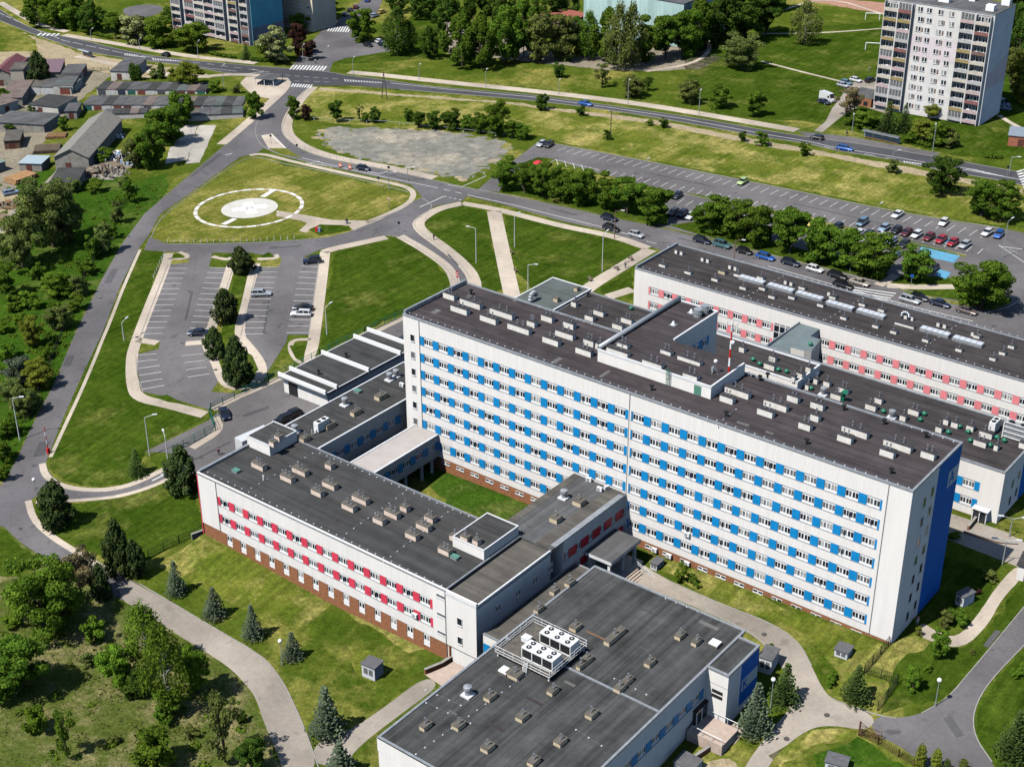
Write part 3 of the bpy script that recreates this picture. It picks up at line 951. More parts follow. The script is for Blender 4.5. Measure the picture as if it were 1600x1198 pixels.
for k in range(5):
    line([(1500 + k * 9, 262 + k * 2), (1528 + k * 10, 266 + k * 2.4)], 0.18)
def zebra(p0, p1, v, n, duty=0.5):
    """n stripes between two pixels, each running along the pixel step v"""
    for i in range(n):
        t0, t1 = (i + 0.0) / n, (i + duty) / n
        a = (p0[0] + (p1[0] - p0[0]) * t0, p0[1] + (p1[1] - p0[1]) * t0)
        b = (p0[0] + (p1[0] - p0[0]) * t1, p0[1] + (p1[1] - p0[1]) * t1)
        pm.px([a, b, (b[0] + v[0], b[1] + v[1]), (a[0] + v[0], a[1] + v[1])], lev(13), PAINT)
zebra((511, 49.5), (546, 51), (5, -8), 9)
zebra((454, 136), (487, 138), (4, -5), 8)
zebra((452, 109), (508, 111), (6, -7), 11)
zebra((57, 56), (92, 57), (6, -4), 5)
zebra((1588, 268), (1600, 296), (14, -4), 7)
for k in range(5):
    line([(1335 - k * 1.5, 449.5 + k * 3.4), (1400 - k * 4, 459 + k * 3.6)], 0.45)
# hospital road
line([(472, 247), (520, 259), (600, 277), (675, 292)], 0.18)
line([(675, 292), (745, 308)], 0.18, (2, 2))
line([(740, 307), (800, 320), (875, 339), (945, 356), (1000, 372)], 0.18)
line([(1010, 377), (1040, 385), (1100, 400)], 0.15, (3, 3))
line([(1200, 416), (1330, 453), (1440, 483), (1520, 502)], 0.2)
line([(656, 324), (694, 307)], 0.25)
line([(694, 307), (722, 313)], 0.2, (.8, .8))
line([(700, 289), (720, 293), (760, 275)], 0.2)
line([(480, 257), (497, 252), (510, 260), (478, 255)], 0.25)
line([(572, 268), (592, 272), (606, 268)], 0.25)
line([(238, 751), (258, 741)], 0.3)
pm.px([(258, 741), (250, 741), (258, 745)], lev(12), PAINT)
line([(410, 214), (424, 211), (446, 232)], 0.3)
line([(352, 243), (363, 240)], 0.25)
line([(1562, 385), (1600, 390)], 0.2)
line([(1590, 396), (1560, 383), (1600, 410)], 0.15)
line([(1538, 490), (1575, 480), (1592, 470)], 0.15)
# helipad
C0 = G(389.5, 325.5)
cx, cy = (G(304, 322) + G(475, 325) + G(390, 296) + G(388, 358)).xy / 4
RO = 14.3
def ring(r0, r1, a0, a1, k, m, n=8):
    for i in range(n):
        t0, t1 = a0 + (a1 - a0) * i / n, a0 + (a1 - a0) * (i + 1) / n
        pm.plan([(cx + r0 * math.cos(t0), cy + r0 * math.sin(t0)), (cx + r1 * math.cos(t0), cy + r1 * math.sin(t0)), (cx + r1 * math.cos(t1), cy + r1 * math.sin(t1)), (cx + r0 * math.cos(t1), cy + r0 * math.sin(t1))], lev(k), m)
ring(RO - 1.0, RO, 0, 2 * math.pi, 12, PAVE, 64)
for i in range(24):
    ring(RO - 1.0, RO, 2 * math.pi * i / 24, 2 * math.pi * (i + 0.62) / 24, 14, HELI, 3)
HC = (G(343, 325) + G(437, 325) + G(390, 309) + G(390, 343)).xy / 4
pm.plan([(HC.x + 7.35 * math.cos(2 * math.pi * i / 48), HC.y + 7.35 * math.sin(2 * math.pi * i / 48)) for i in range(48)], lev(11), mat('helipad_concrete', (0.50, 0.48, 0.43), 0.85, 0.08, 2.0))
def hrect(ux, uy, u0, u1, v0, v1, k, m):
    pm.plan([(HC.x + ux * u + -uy * v, HC.y + uy * u + ux * v) for u, v in ((u0, v0), (u1, v0), (u1, v1), (u0, v1))], lev(k), m)
du = (G(420, 322) - G(362, 330)).xy.normalized()
for a in ((-4.6, 4.6, -1.45, 1.45), (-1.45, 1.45, -4.6, 4.6)):
    hrect(du.x, du.y, *a, 13 if a[0] < -2 else 14, HELI)
HG = mat('grey_letter_paint', (0.40, 0.385, 0.35), 0.8)
for a in ((-0.95, -0.55, -1.1, 1.1), (0.55, 0.95, -1.1, 1.1), (-0.55, 0.55, -0.2, 0.2)):
    hrect(du.x, du.y, *a, 16, HG)
for p, q in (((349, 351), (367, 342)), ((410, 308), (428, 297))):
    a, b = G(*p).xy, G(*q).xy
    pm.strip([tuple(a), tuple(b)], 1.6, lev(13), HELI, plan=True)
pm.obj('road_marking')
# manhole covers and patches set in the lanes
mh = Sheet()
IRON = mat('manhole_iron', (0.07, 0.065, 0.06), 0.7)
for p in ((1229, 1154), (1292, 1117), (202, 370), (157, 466), (109, 566), (1194, 991), (337, 578), (214, 527), (32, 826)):
    c = G(*p)
    mh.plan([(c.x + .42 * math.cos(i * .6283), c.y + .42 * math.sin(i * .6283)) for i in range(10)], lev(16), IRON)
mh.obj('manhole_cover')
# ------------------------------------------------------------------ hospital buildings
def win_mesh(name, w_, h_, kind, trans=True, mull=4, sill=True):
    """a window facing -y, origin at its lower left; frame, panes, sill"""
    b = MB()
    F = W['frame']
    t, lo, hi = (0.07, .25, h_ - .37) if trans else (.05, .06, h_ - .06)
    b.box(0, w_, 0.0, 0.07, 0, lo, F)
    b.box(0, w_, 0.0, 0.07, hi, h_, F)
    b.box(0, t, 0.0, 0.07, lo, hi, F)
    b.box(w_ - t, w_, 0.0, 0.07, lo, hi, F)
    if mull >= 2:
        b.box(w_ / 2 - .09, w_ / 2 + .09, -0.01, 0.068, lo, h_, F)
    if mull >= 4:
        for q in (.25, .75):
            b.box(w_ * q - .045, w_ * q + .045, 0.002, 0.066, lo, hi, F)
    n = max(1, mull)
    for i in range(n):
        k = kind[i % len(kind)]
        b.face([(w_ * i / n, 0.05, lo), (w_ * (i + 1) / n, 0.05, lo), (w_ * (i + 1) / n, 0.05, hi), (w_ * i / n, 0.05, hi)], W[k])
    if sill:
        b.box(-.03, w_ + .03, -0.09, 0.0, -0.05, 0.0, W['paleflash'])
    return b.mesh(name)
G_, C_, D_ = 'glass', 'curtain', 'curtain2'
WKINDS = [(G_, G_, G_, G_), (G_, G_, D_, C_), (C_, D_, C_, C_), (D_, D_, D_, D_), (G_, D_, G_, G_), (D_, D_, G_, G_), (D_, C_, D_, D_), (G_, G_, G_, D_)]
WB = [win_mesh('window_%d' % i, 2.05, 1.55, k) for i, k in enumerate(WKINDS)]
def open_sash(me, u):
    b = MB()
    for p in me.polygons:
        b.face([tuple(me.vertices[i].co) for i in p.vertices], me.materials[p.material_index])
    b.box(u, u + .05, -.42, .0, .3, 1.22, W['frame'])
    b.box(u - .004, u + .054, -.36, -.06, .38, 1.14, W['glass'])
    return b.mesh('open_window')
WB += [open_sash(WB[0], 1.03), open_sash(WB[5], .5)]
WN = [win_mesh('narrow_window_%d' % i, 1.15, 1.5, k, True, 2) for i, k in enumerate([(G_, G_), (G_, C_), (C_, C_)])]
WS = [win_mesh('small_window_%d' % i, 0.95, 1.35, k, False, 1) for i, k in enumerate([(G_,), (D_,)])]
WT = [win_mesh('slot_window', 1.7, 0.62, (D_,), False, 1)]
WE = [win_mesh('dark_window', 1.0, 1.75, (G_,), False, 1, False)]
WC = [win_mesh('wide_window_%d' % i, 1.55, 1.4, k, False, 2) for i, k in enumerate([(G_, G_), (G_, D_), (D_, G_), (C_, D_)])]
WL = [win_mesh('basement_window_%d' % i, 1.75, 0.55, k, False, 2) for i, k in enumerate([(G_, G_), (D_, G_)])]

class Bld:
    def __init__(s, name, label, x0, y0, z0=0.0):
        s.o = thing(name, label, 'building', (x0, y0, z0))
        s.x0, s.y0, s.z0 = x0, y0, z0
        s.nw = 0
        s.rest = MB()
        s.cap = 100
    def part(s, b, name, smooth=False):
        """b holds world coordinates"""
        b.v = [(v[0] - s.x0, v[1] - s.y0, v[2] - s.z0) for v in b.v]
        return b.obj(name, s.o, smooth)
    def win(s, me, x, y, z, rz=0.0, name='window'):
        if s.nw < s.cap:
            s.nw += 1
            return link(name, me, s.o, (x - s.x0, y - s.y0, z - s.z0), rz)
        c, sn = math.cos(rz), math.sin(rz)
        i0 = len(s.rest.v)
        s.rest.v += [(v.co.x * c - v.co.y * sn + x, v.co.x * sn + v.co.y * c + y, v.co.z + z) for v in me.vertices]
        for p in me.polygons:
            s.rest.f.append(tuple(i0 + j for j in p.vertices))
            s.rest.mi.append(s.rest.slot(me.materials[p.material_index]))
    def done(s):
        if s.rest.f:
            o = s.part(s.rest, 'window_row')
            o['kind'] = 'stuff'

class Face:
    """a wall seen from outside; u runs to the right, depth goes inwards"""
    def __init__(s, B, x, y, rz, L):
        s.B, s.x, s.y, s.rz, s.L = B, x, y, rz, L
        s.c, s.s = math.cos(rz), math.sin(rz)
    def P(s, u, d, z):
        return (s.x + u * s.c - d * s.s, s.y + u * s.s + d * s.c, z)
    def slab(s, b, u0, u1, d0, d1, z0, z1, m):
        q = [s.P(u0, d0, 0)[:2], s.P(u1, d0, 0)[:2], s.P(u1, d1, 0)[:2], s.P(u0, d1, 0)[:2]]
        b.prism(q, z0, z1, m)
    def win(s, me, u, z, d=0.0, name='window'):
        p = s.P(u, d, z)
        return s.B.win(me, p[0], p[1], p[2], s.rz, name)
    def banded(s, rows, ztop, zbot, u0, u1, wins, panel, clad, white, T=0.32, meshes=None, wpick=None, kw=2.05, hh=1.55, order=None):
        """cladding proud of a recessed band of windows and coloured panels"""
        b = MB()
        zt = ztop
        for zr in rows:
            s.slab(b, u0, u1, 0, T, zr, zt, clad)
            zt = zr - 1.68
        s.slab(b, u0, u1, 0, T, zbot, zt, clad)
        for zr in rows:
            s.slab(b, u0, u1, -.05, .02, zr - 1.73, zr - 1.675, W['flash'])  # grey sill flashing; also paints in the shadow line under each panel row
        if u0 > 0.01:
            s.slab(b, 0, u0, -0.003, T, zbot, ztop, white)
        if u1 < s.L - 0.01:
            s.slab(b, u1, s.L, -0.003, T, zbot, ztop, white)
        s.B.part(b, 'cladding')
        meshes = meshes or WB
        for zr in rows:
            pb = MB()
            s.slab(pb, u0, u1, 0.26, T + .03, zr - 1.68, zr, panel)
            ed = [u0] + [v for u in wins for v in (u, u + kw)] + [u1]
            for i in range(0, len(ed), 2):
                if ed[i + 1] - ed[i] > 0.05:
                    s.slab(pb, ed[i], ed[i + 1], 0.025, .28, zr - 1.675, zr - .003, panel)
            s.B.part(pb, 'panel_band')
        lst = [(u, zr) for zr in rows for u in wins]
        if order:
            lst.sort(key=order)
        for u, zr in lst:
            k = wpick(u, zr) if wpick else random.randrange(len(meshes))
            s.win(meshes[k], u, zr - 1.68 + 0.07, 0.15)

def core(B, x0, x1, y0, y1, z0, z1, m, ins=(0.31, 0.0, 0.0, 0.0)):
    b = MB()
    b.box(x0 + ins[3], x1 - ins[1], y0 + ins[0], y1 - ins[2], z0, z1, m)
    return B.part(b, 'wall')
def roof(B, x0, x1, y0, y1, z, m, rim=0.35, up=0.22, fm=None, name='roof', sides='NESW'):
    b = MB()
    b.box(x0 + .02, x1 - .02, y0 + .02, y1 - .02, z - 0.35, z, m)
    o = B.part(b, name)
    e = MB()
    fm = fm or W['flash']
    zt = z + up
    if 'S' in sides:
        e.box(x0 - .05, x1 + .05, y0 - .05, y0 + rim, z - .12, zt, fm)
    if 'N' in sides:
        e.box(x0 - .05, x1 + .05, y1 - rim, y1 + .05, z - .12, zt, fm)
    if 'W' in sides:
        e.box(x0 - .05, x0 + rim, y0 + rim, y1 - rim, z - .12, zt, fm)
    if 'E' in sides:
        e.box(x1 - rim, x1 + .05, y0 + rim, y1 - rim, z - .12, zt, fm)
    B.part(e, 'parapet')
    return o
def chim(B, z, lst, m, h=1.15, dep=1.0, cap=None, pipes=2, along='x'):
    """chimney stacks given by the two lower corners of the long face in the photograph"""
    for it in lst:
        (ax, ay, bx, by) = it[:4]
        hh = it[4] if len(it) > 4 else h
        a, c = at(ax, ay, z), at(bx, by, z)
        x0, x1 = min(a.x, c.x), max(a.x, c.x)
        if x1 - x0 < 0.55:
            x1 = x0 + 0.55
        y0 = (a.y + c.y) / 2
        d = it[5] if len(it) > 5 else dep
        b = MB()
        b.box(x0, x1, y0, y0 + d, z - .05, z + hh - .1, m)
        b.box(x0 - .06, x1 + .06, y0 - .06, y0 + d + .06, z + hh - .1, z + hh, cap or W['cap'])
        ch = B.part(b, 'chimney')
        n = min(pipes, 1 + int((x1 - x0) / 1.6))
        for k in range(n):
            pb = MB()
            xx = x0 + (x1 - x0) * (0.5 if n == 1 else (0.38 + 0.3 * k)) + random.uniform(-.1, .1)
            yy = y0 + d * .5
            pb.cyl((xx, yy, z + hh), (xx, yy, z + hh + .75), .07, W['steel'], n=6)
            pb.cyl((xx, yy, z + hh + .12), (xx, yy, z + hh + .2), .16, W['steel'], n=6)
            pb.cyl((xx, yy, z + hh + .72), (xx, yy, z + hh + .9), .15, W['steel'], n=6)
            pb.v = [(v[0] - B.x0, v[1] - B.y0, v[2] - B.z0) for v in pb.v]
            pb.obj('vent_pipe', ch)
def vent(B, z, pts, kind):
    for px, py in pts:
        p = at(px, py, z)
        b = MB()
        if kind == 'fan':
            b.cyl((p.x, p.y, z), (p.x, p.y, z + .4), .28, W['green_fan'], n=8)
            b.cyl((p.x, p.y, z + .4), (p.x, p.y, z + .55), .5, W['green_fan'], .45, n=10)
            b.cyl((p.x, p.y, z + .55), (p.x, p.y, z + .82), .4, W['green_fan'], .12, n=10)
            B.part(b, 'green_roof_fan')
        elif kind == 'steel':
            b.box(p.x - .75, p.x + .75, p.y - .75, p.y + .75, z, z + .22, W['paleflash'])
            b.cyl((p.x, p.y, z + .22), (p.x, p.y, z + 1.35), .42, W['metal'], n=10)
            b.cyl((p.x, p.y, z + 1.05), (p.x, p.y, z + 1.5), .6, W['metal'], n=10)
            b.cyl((p.x, p.y, z + 1.5), (p.x, p.y, z + 1.65), .6, W['metal'], .2, n=10)
            B.part(b, 'steel_vent')
        elif kind == 'cowl':
            b.cyl((p.x, p.y, z), (p.x, p.y, z + .75), .17, W['black'], n=8)
            b.box(p.x - .28, p.x + .28, p.y - .24, p.y + .24, z + .7, z + 1.0, W['black'])
            B.part(b, 'roof_drain_cowl')
        elif kind == 'cone':
            b.prism([(p.x - .55, p.y - .55), (p.x + .55, p.y - .55), (p.x + .55, p.y + .55), (p.x - .55, p.y + .55)], z, z + .12, W['flash'])
            b.cyl((p.x, p.y, z + .12), (p.x, p.y, z + .75), .45, W['paleflash'], .12, n=8)
            B.part(b, 'conical_vent')
        elif kind == 'hatch':
            b.box(p.x - .62, p.x + .62, p.y - .45, p.y + .45, z, z + .35, W['metal'])
            b.box(p.x - .67, p.x + .67, p.y - .5, p.y + .5, z + .35, z + .45, W['verdigris'])
            B.part(b, 'green_roof_hatch')
        elif kind == 'skyl':
            b.box(p.x - .75, p.x + .75, p.y - .7, p.y + .7, z, z + .4, W['capgrey'])
            b.box(p.x - .7, p.x + .7, p.y - .65, p.y + .65, z + .4, z + .6, W['frame'])
            B.part(b, 'roof_light')
        elif kind == 'pipe':
            b.cyl((p.x, p.y, z), (p.x, p.y, z + .9), .14, W['paleflash'], n=6)
            B.part(b, 'vent_stub')
def patches(B, z, lst, m):
    b = MB()
    for x0, y0, x1, y1 in lst:
        p, q = at(x0, y0, z), at(x1, y1, z)
        b.face([(min(p.x, q.x), min(p.y, q.y), z + .006), (max(p.x, q.x), min(p.y, q.y), z + .006), (max(p.x, q.x), max(p.y, q.y), z + .006), (min(p.x, q.x), max(p.y, q.y), z + .006)], m)
    return B.part(b, 'roof_patch')
PATCH = mat('grey_patch', (0.13, 0.125, 0.12), 0.9, 0.2, 1.0)
PATCHD = mat('dark_patch', (0.042, 0.034, 0.035), 0.9, 0.2, 1.5)

# --- the nine storey tower
T = Bld('hospital_tower', 'long white eight storey hospital slab with blue window bands and a dark flat roof', 40, 8)
core(T, -4.6, 89.5, 0, 17, -4, 28.5, W['white'], (0.31, 0, 0, 0))
f = Face(T, -4.6, 0, 0, 94.1)
ROWS = [25.6 - 3.3 * j for j in range(7)]
WX = [4.6 + 3.313 * i + (0.137 if i >= 13 else 0) for i in range(26)]
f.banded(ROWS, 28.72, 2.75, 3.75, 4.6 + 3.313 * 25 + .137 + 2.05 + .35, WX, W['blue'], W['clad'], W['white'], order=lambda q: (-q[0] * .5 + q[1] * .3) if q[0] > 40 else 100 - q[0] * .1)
def downpipes(B, F_, us, z0, z1):
    for u in us:
        b = MB()
        p, q = F_.P(u, -.06, z0), F_.P(u, -.06, z1)
        b.cyl(p, q, .06, W['flash'], n=6)
        B.part(b, 'downpipe')
def wires(B, z, lines):
    """lightning conductors on small blocks"""
    for (ax, ay), (bx, by) in lines:
        p, q = at(ax, ay, z), at(bx, by, z)
        b = MB()
        b.cyl((p.x, p.y, z + .1), (q.x, q.y, z + .1), .025, W['steel'], n=4)
        n = max(2, int((q - p).length / 1.6))
        for k in range(n + 1):
            r = p.lerp(q, k / n)
            b.box(r.x - .09, r.x + .09, r.y - .09, r.y + .09, z, z + .1, W['paleflash'])
        B.part(b, 'lightning_conductor')
downpipes(T, f, (3.7, 47.2, 90.6), 2.8, 28.6)
wires(T, 28.6, [((640, 489), (1420, 762)), ((740, 446), (925, 507)), ((1170, 582), (1490, 690)), ((1150, 640), (1120, 664))])
b = MB()
gx = 4.6 + 3.313 * 13 - .62
f.slab(b, gx, gx + .5, -0.03, 0.25, 2.8, 25.9, W['white'])
T.part(b, 'pilaster')
b = MB()
f.slab(b, 0.12, 94.0, 0.06, 0.26, -4, 2.75, W['brick'])
T.part(b, 'plinth')
for i in range(26):
    f.win(WL[i % 2], WX[i] + .15, 1.75, -0.01, 'basement_window')
for j in range(7):
    f.win(WS[j % 2], 1.6, ROWS[j] - 1.55, -0.085, 'stair_window')
# east end wall
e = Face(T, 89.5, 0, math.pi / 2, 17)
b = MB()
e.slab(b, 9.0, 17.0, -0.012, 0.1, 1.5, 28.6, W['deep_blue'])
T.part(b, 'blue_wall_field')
for j in range(8):
    z = 23.6 - 3.3 * j
    e.win(WE[0], 4.5, z - .1, -0.062, 'end_window')
    e.win(WE[0], 7.0, z + .5, -0.062, 'end_window')
sgn = MB()
SIGN = mat('pale_sign_paint', (0.50, 0.55, 0.58), 0.7)
e.slab(sgn, 13.2, 16.9, -0.03, -0.005, 22.6, 25.4, SIGN)
sg = T.part(sgn, 'sign_panel')
def letter(B, F_, strokes, u0, z0, s_, m, parent, d=-0.05):
    b = MB()
    for (ua, za), (ub, zb), t in strokes:
        dx, dz = ub - ua, zb - za
        L = math.hypot(dx, dz)
        nx, nz = -dz / L * t / 2, dx / L * t / 2
        q = [(ua + nx, za + nz), (ua - nx, za - nz), (ub - nx, zb - nz), (ub + nx, zb + nz)]
        P1 = [F_.P(u0 + s_ * u, d, z0 + s_ * z) for u, z in q]
        P2 = [F_.P(u0 + s_ * u, d + .04, z0 + s_ * z) for u, z in q]
        b.face(P1, m)
        for i in range(4):
            j = (i + 1) % 4
            b.face([P1[i], P2[i], P2[j], P1[j]], m)
    b.v = [(v[0] - B.x0, v[1] - B.y0, v[2] - B.z0) for v in b.v]
    return b.obj('letter', parent)
letter(T, e, [((0, 0), (.4, 1), .17), ((.8, 0), (.4, 1), .17), ((.16, .36), (.64, .36), .14)], 13.75, 23.0, 2.0, W['deep_blue'], sg)
roof(T, -4.6, 89.5, 0, 17, 28.55, W['roofA'], 0.3, 0.2, W['flash'])
b = MB()
b.box(-4.62, -4.2, 0.3, 16.7, 28.6, 29.35, W['flash'])
T.part(b, 'end_parapet')
chim(T, 28.55, [(693, 464.5, 708.5, 471), (704, 485, 729, 493.5), (719, 474, 749, 485), (750, 500, 774, 508.5), (765, 489.5, 800, 501), (795, 512, 823.6, 525.6), (823, 509, 834.8, 513), (845, 500, 862.3, 505.3), (880, 510.5, 895, 516), (867.6, 523.7, 894.5, 533), (847.5, 534, 871.5, 542.3), (911, 538, 927, 543), (929, 545, 942, 548), (899, 551, 922.7, 559), (1132, 612.5, 1168.6, 624.7), (1124, 626, 1144, 632.7), (1191.4, 634, 1229, 644), (1182, 646.7, 1206.3, 654), (1229, 625.6, 1245.8, 631), (1266, 636, 1284.4, 643), (1266, 655.4, 1277.4, 660.7), (1246.7, 668.6, 1265, 674.4), (1313.3, 674.7, 1354.6, 686), (1307.5, 687.5, 1328.8, 695), (1378.8, 696, 1422.5, 708.8), (1373.8, 710, 1395, 717.5), (1437.5, 713.8, 1458.8, 720)], W['chim_white'])
vent(T, 28.55, [(736, 460), (1199, 591), (1260, 638 + 56), (1318, 641), (1381, 663), (1446, 684), (1392, 740), (1187, 595), (1134, 651), (1018, 610)], 'cowl')
patches(T, 28.55, [(672, 488, 690, 485), (722, 466, 738, 462), (800, 470, 815, 466), (1150, 660, 1172, 664), (1195, 675, 1210, 677), (860, 566, 880, 560), (935, 588, 955, 580), (1440, 712, 1455, 716)], PATCH)
# penthouse on the tower and the lift block behind it
b = MB()
b.box(32.2, 53.4, 6.02, 16.4, 28.55, 30.5, W['white'])
b.box(32.5, 40.0, 16.4, 30.4, -2, 30.5, W['white'])
pen = T.part(b, 'penthouse')
roof(T, 32.2, 53.4, 6.02, 16.4, 30.55, W['roofA'], .25, .22, W['paleflash'], 'penthouse_roof', 'ESW')
roof(T, 32.2, 40.0, 16.4, 30.4, 30.55, W['roofA'], .25, .22, W['paleflash'], 'penthouse_roof', 'EN')
b = MB()
b.cyl((32.3, 6.3, 31.0), (32.3, 30.4, 31.0), .42, W['metal'], n=10)
T.part(b, 'wrapped_duct', True)
e2 = Face(T, 40.0, 16.4, math.pi / 2, 14)
for k, z in enumerate((27.2, 23.9, 20.6)):
    b = MB()
    e2.slab(b, 1.0, 11.5, -0.02, .1, z - 1.7, z, W['blue'])
    T.part(b, 'infill_panel')
    for u in (1.6, 4.2, 6.8, 9.4):
        e2.win(WN[0], u, z - 1.6, -0.1)
chim(T, 30.55, [(962.4, 540.6, 980.6, 545.4), (946, 549, 981.6, 558), (1032, 551, 1046.8, 557), (1002.7, 567.5, 1033.4, 577), (1057.4, 561.7, 1093.9, 572), (1066, 588.6, 1089, 595)], W['chim_white'], 0.8)
vent(T, 30.55, [(1080, 489), (1052, 508)], 'cone')
b = MB()
for q in ((1090, 494), (1101, 488)):
    p = at(*q, 30.55)
    b.cyl((p.x, p.y, 30.55), (p.x, p.y, 31.9), .75, W['metal'], n=14)
    b.cyl((p.x, p.y, 31.2), (p.x, p.y, 31.3), .79, W['steel'], n=14)
T.part(b, 'round_exhaust')
fp = Face(T, 32.2, 6.02, 0, 21.2)
b = MB()
fp.slab(b, 18.2, 19.5, -0.03, .05, 28.6, 30.2, W['verdigris'])
T.part(b, 'green_roof_door')
b = MB()
p = at(1046, 601, 28.55)
for s_ in (-.3, .3):
    b.box(p.x + s_ - .03, p.x + s_ + .03, 5.7, 5.76, 28.6, 31.6, W['green_fan'])
for k in range(9):
    b.box(p.x - .3, p.x + .3, 5.7, 5.75, 28.8 + k * .32, 28.85 + k * .32, W['green_fan'])
for k in range(5):
    b.cyl((p.x - .34, 5.4, 29.9 + k * .4), (p.x + .34, 5.4, 29.9 + k * .4), .025, W['green_fan'], n=4)
T.part(b, 'cage_ladder')
f.B.cap = 100
T.done()
# wall mounted air conditioners on the south front
def ac_unit(name_mesh='ac_unit', w_=.95, d=.4, h=.75):
    b = MB()
    b.box(-w_ / 2, w_ / 2, -d / 2, d / 2, 0.06, h, W['ac'])
    b.cyl((-.12, -d / 2, h * .53), (-.12, -d / 2 - .02, h * .53), h * .36, W['flash'], n=14)
    b.cyl((-.12, -d / 2 - .02, h * .53), (-.12, -d / 2 - .035, h * .53), h * .1, W['ac'], n=8)
    for s_ in (-.3, .3):
        b.box(s_ - .04, s_ + .04, -d / 2, d / 2, 0, .06, W['black'])
    return b.mesh(name_mesh)
ACM = ac_unit()

# --- C wing behind the tower
C = Bld('rear_wing', 'white three storey wing behind the tower with chimneys and green fans on its roof', 40, 48)
core(C, -4.6, 89.5, 39.6, 56.6, -4, 12.4, W['white'])
fc = Face(C, -4.6, 39.6, 0, 94.1)
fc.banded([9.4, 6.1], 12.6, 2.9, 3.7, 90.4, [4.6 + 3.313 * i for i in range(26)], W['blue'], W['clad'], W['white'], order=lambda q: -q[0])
b = MB()
fc.slab(b, 0.1, 90.0, .06, .25, -4, 2.9, W['brick'])
C.part(b, 'plinth')
for i in range(20, 26):
    fc.win(WL[0], 4.8 + 3.313 * i, 2.1, -0.01, 'basement_window')
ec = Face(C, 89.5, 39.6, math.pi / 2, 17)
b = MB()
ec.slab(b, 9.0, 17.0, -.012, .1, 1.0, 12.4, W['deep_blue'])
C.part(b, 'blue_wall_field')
for z in (7.4, 4.1):
    ec.win(WE[0], 4.4, z, -.062, 'end_window')
    ec.win(WE[0], 7.0, z + .4, -.062, 'end_window')
# entrance with a glass canopy
b = MB()
fc.slab(b, 90.3, 92.6, -1.1, .05, 2.0, 5.1, W['glass'])
for u in (90.25, 91.4, 92.55):
    fc.slab(b, u, u + .12, -1.16, .0, 2.0, 5.1, W['frame'])
fc.slab(b, 90.1, 92.9, -1.5, .0, 5.1, 5.2, W['paleflash'])
C.part(b, 'glazed_porch')
roof(C, -4.6, 89.5, 39.6, 56.6, 12.55, W['roofB'], .3, .18, W['flash'])
b = MB()
b.box(24.0, 49.4, 44.0, 52.6, 12.4, 14.3, W['white'])
C.part(b, 'raised_roof_block')
roof(C, 24.0, 49.4, 44.0, 52.6, 14.35, W['roofB'], .3, .2, W['paleflash'], 'block_roof')
chim(C, 12.55, [(1417.6, 646.5, 1434.6, 650.8), (1405, 656.5, 1413.8, 659.3), (1473, 662.8, 1480.7, 665), (1485, 667, 1495.6, 670), (1461, 674, 1470, 677.4), (1509, 672, 1519.7, 675.6), (1529, 681, 1548.8, 687), (1520, 694.8, 1539.6, 700.4), (1552, 703, 1557.6, 705.4), (1591.3, 699, 1603, 703), (1270.4, 599.3, 1276.5, 601), (1286, 602.8, 1295, 606), (1257, 609, 1263, 610), (1308, 613.3, 1324.7, 616), (1296.7, 622, 1313, 626.5), (1365, 629, 1377, 632), (1350.7, 638.8, 1367.7, 643), (892.5, 478, 899, 481), (926.4, 491.5, 943, 495.5), (913, 499.4, 926.6, 503), (970, 503, 986.4, 508), (956, 512.5, 972, 517)], W['chim_white'])
chim(C, 14.35, [(1154.6, 549, 1161.6, 552), (1201.6, 563, 1210, 567), (1193, 575, 1209, 580), (1258, 581, 1266, 583), (1243, 590, 1253, 592), (1236, 596, 1241, 597.5)], W['chim_white'])
vent(C, 14.35, [(1176.5, 564), (1187, 571), (1216, 580), (1229, 582.6)], 'fan')
vent(C, 12.55, [(1267, 609), (1380, 645), (1443.8, 649), (1437.5, 658), (1481.4, 677.7), (1499, 668.5), (1512.6, 677), (1515.5, 690.5), (1557.3, 686), (1546.7, 698), (1568.7, 690.5), (986, 484)], 'fan')
vent(C, 12.55, [(1286, 617), (1393, 653)], 'steel')
b = MB()
p = at(1317, 626, 12.55)
b.cyl((p.x, p.y, 12.55), (p.x, p.y, 14.2), .35, W['green_fan'], n=8)
b.cyl((p.x, p.y, 14.0), (p.x + .5, p.y - .5, 14.7), .5, W['green_fan'], n=8)
C.part(b, 'green_exhaust_duct')
vent(C, 12.55, [(918, 464)], 'cowl')
C.done()
# grey annex at the west end of that wing
A2 = Bld('grey_roofed_annex', 'low annex with a flat grey green roof beside the curved lawn path', -9, 50)
core(A2, -14.4, -4.7, 36, 57, -3, 12.9, W['white'], (0, 0, 0, 0))
roof(A2, -14.4, -4.65, 36, 57, 13.1, W['greysheet'], .25, .12, W['paleflash'])
chim(A2, 13.1, [(864, 471, 871, 473, .9), (896, 455, 902, 456, .9)], W['chim_tan'], .9, 1.0, W['capgrey'], 0)
b = MB()
p = at(833, 470, 13.1)
for k in range(6):
    a0, a1 = math.pi * k / 6, math.pi * (k + 1) / 6
    b.cyl((p.x, p.y - .9 * math.cos(a0), 14.0 + .9 * math.sin(a0)), (p.x, p.y - .9 * math.cos(a1), 14.0 + .9 * math.sin(a1)), .5, W['metal'], n=10)
b.cyl((p.x, p.y - .9, 13.1), (p.x, p.y - .9, 14.0), .5, W['metal'], n=10)
A2.part(b, 'gooseneck_duct', True)

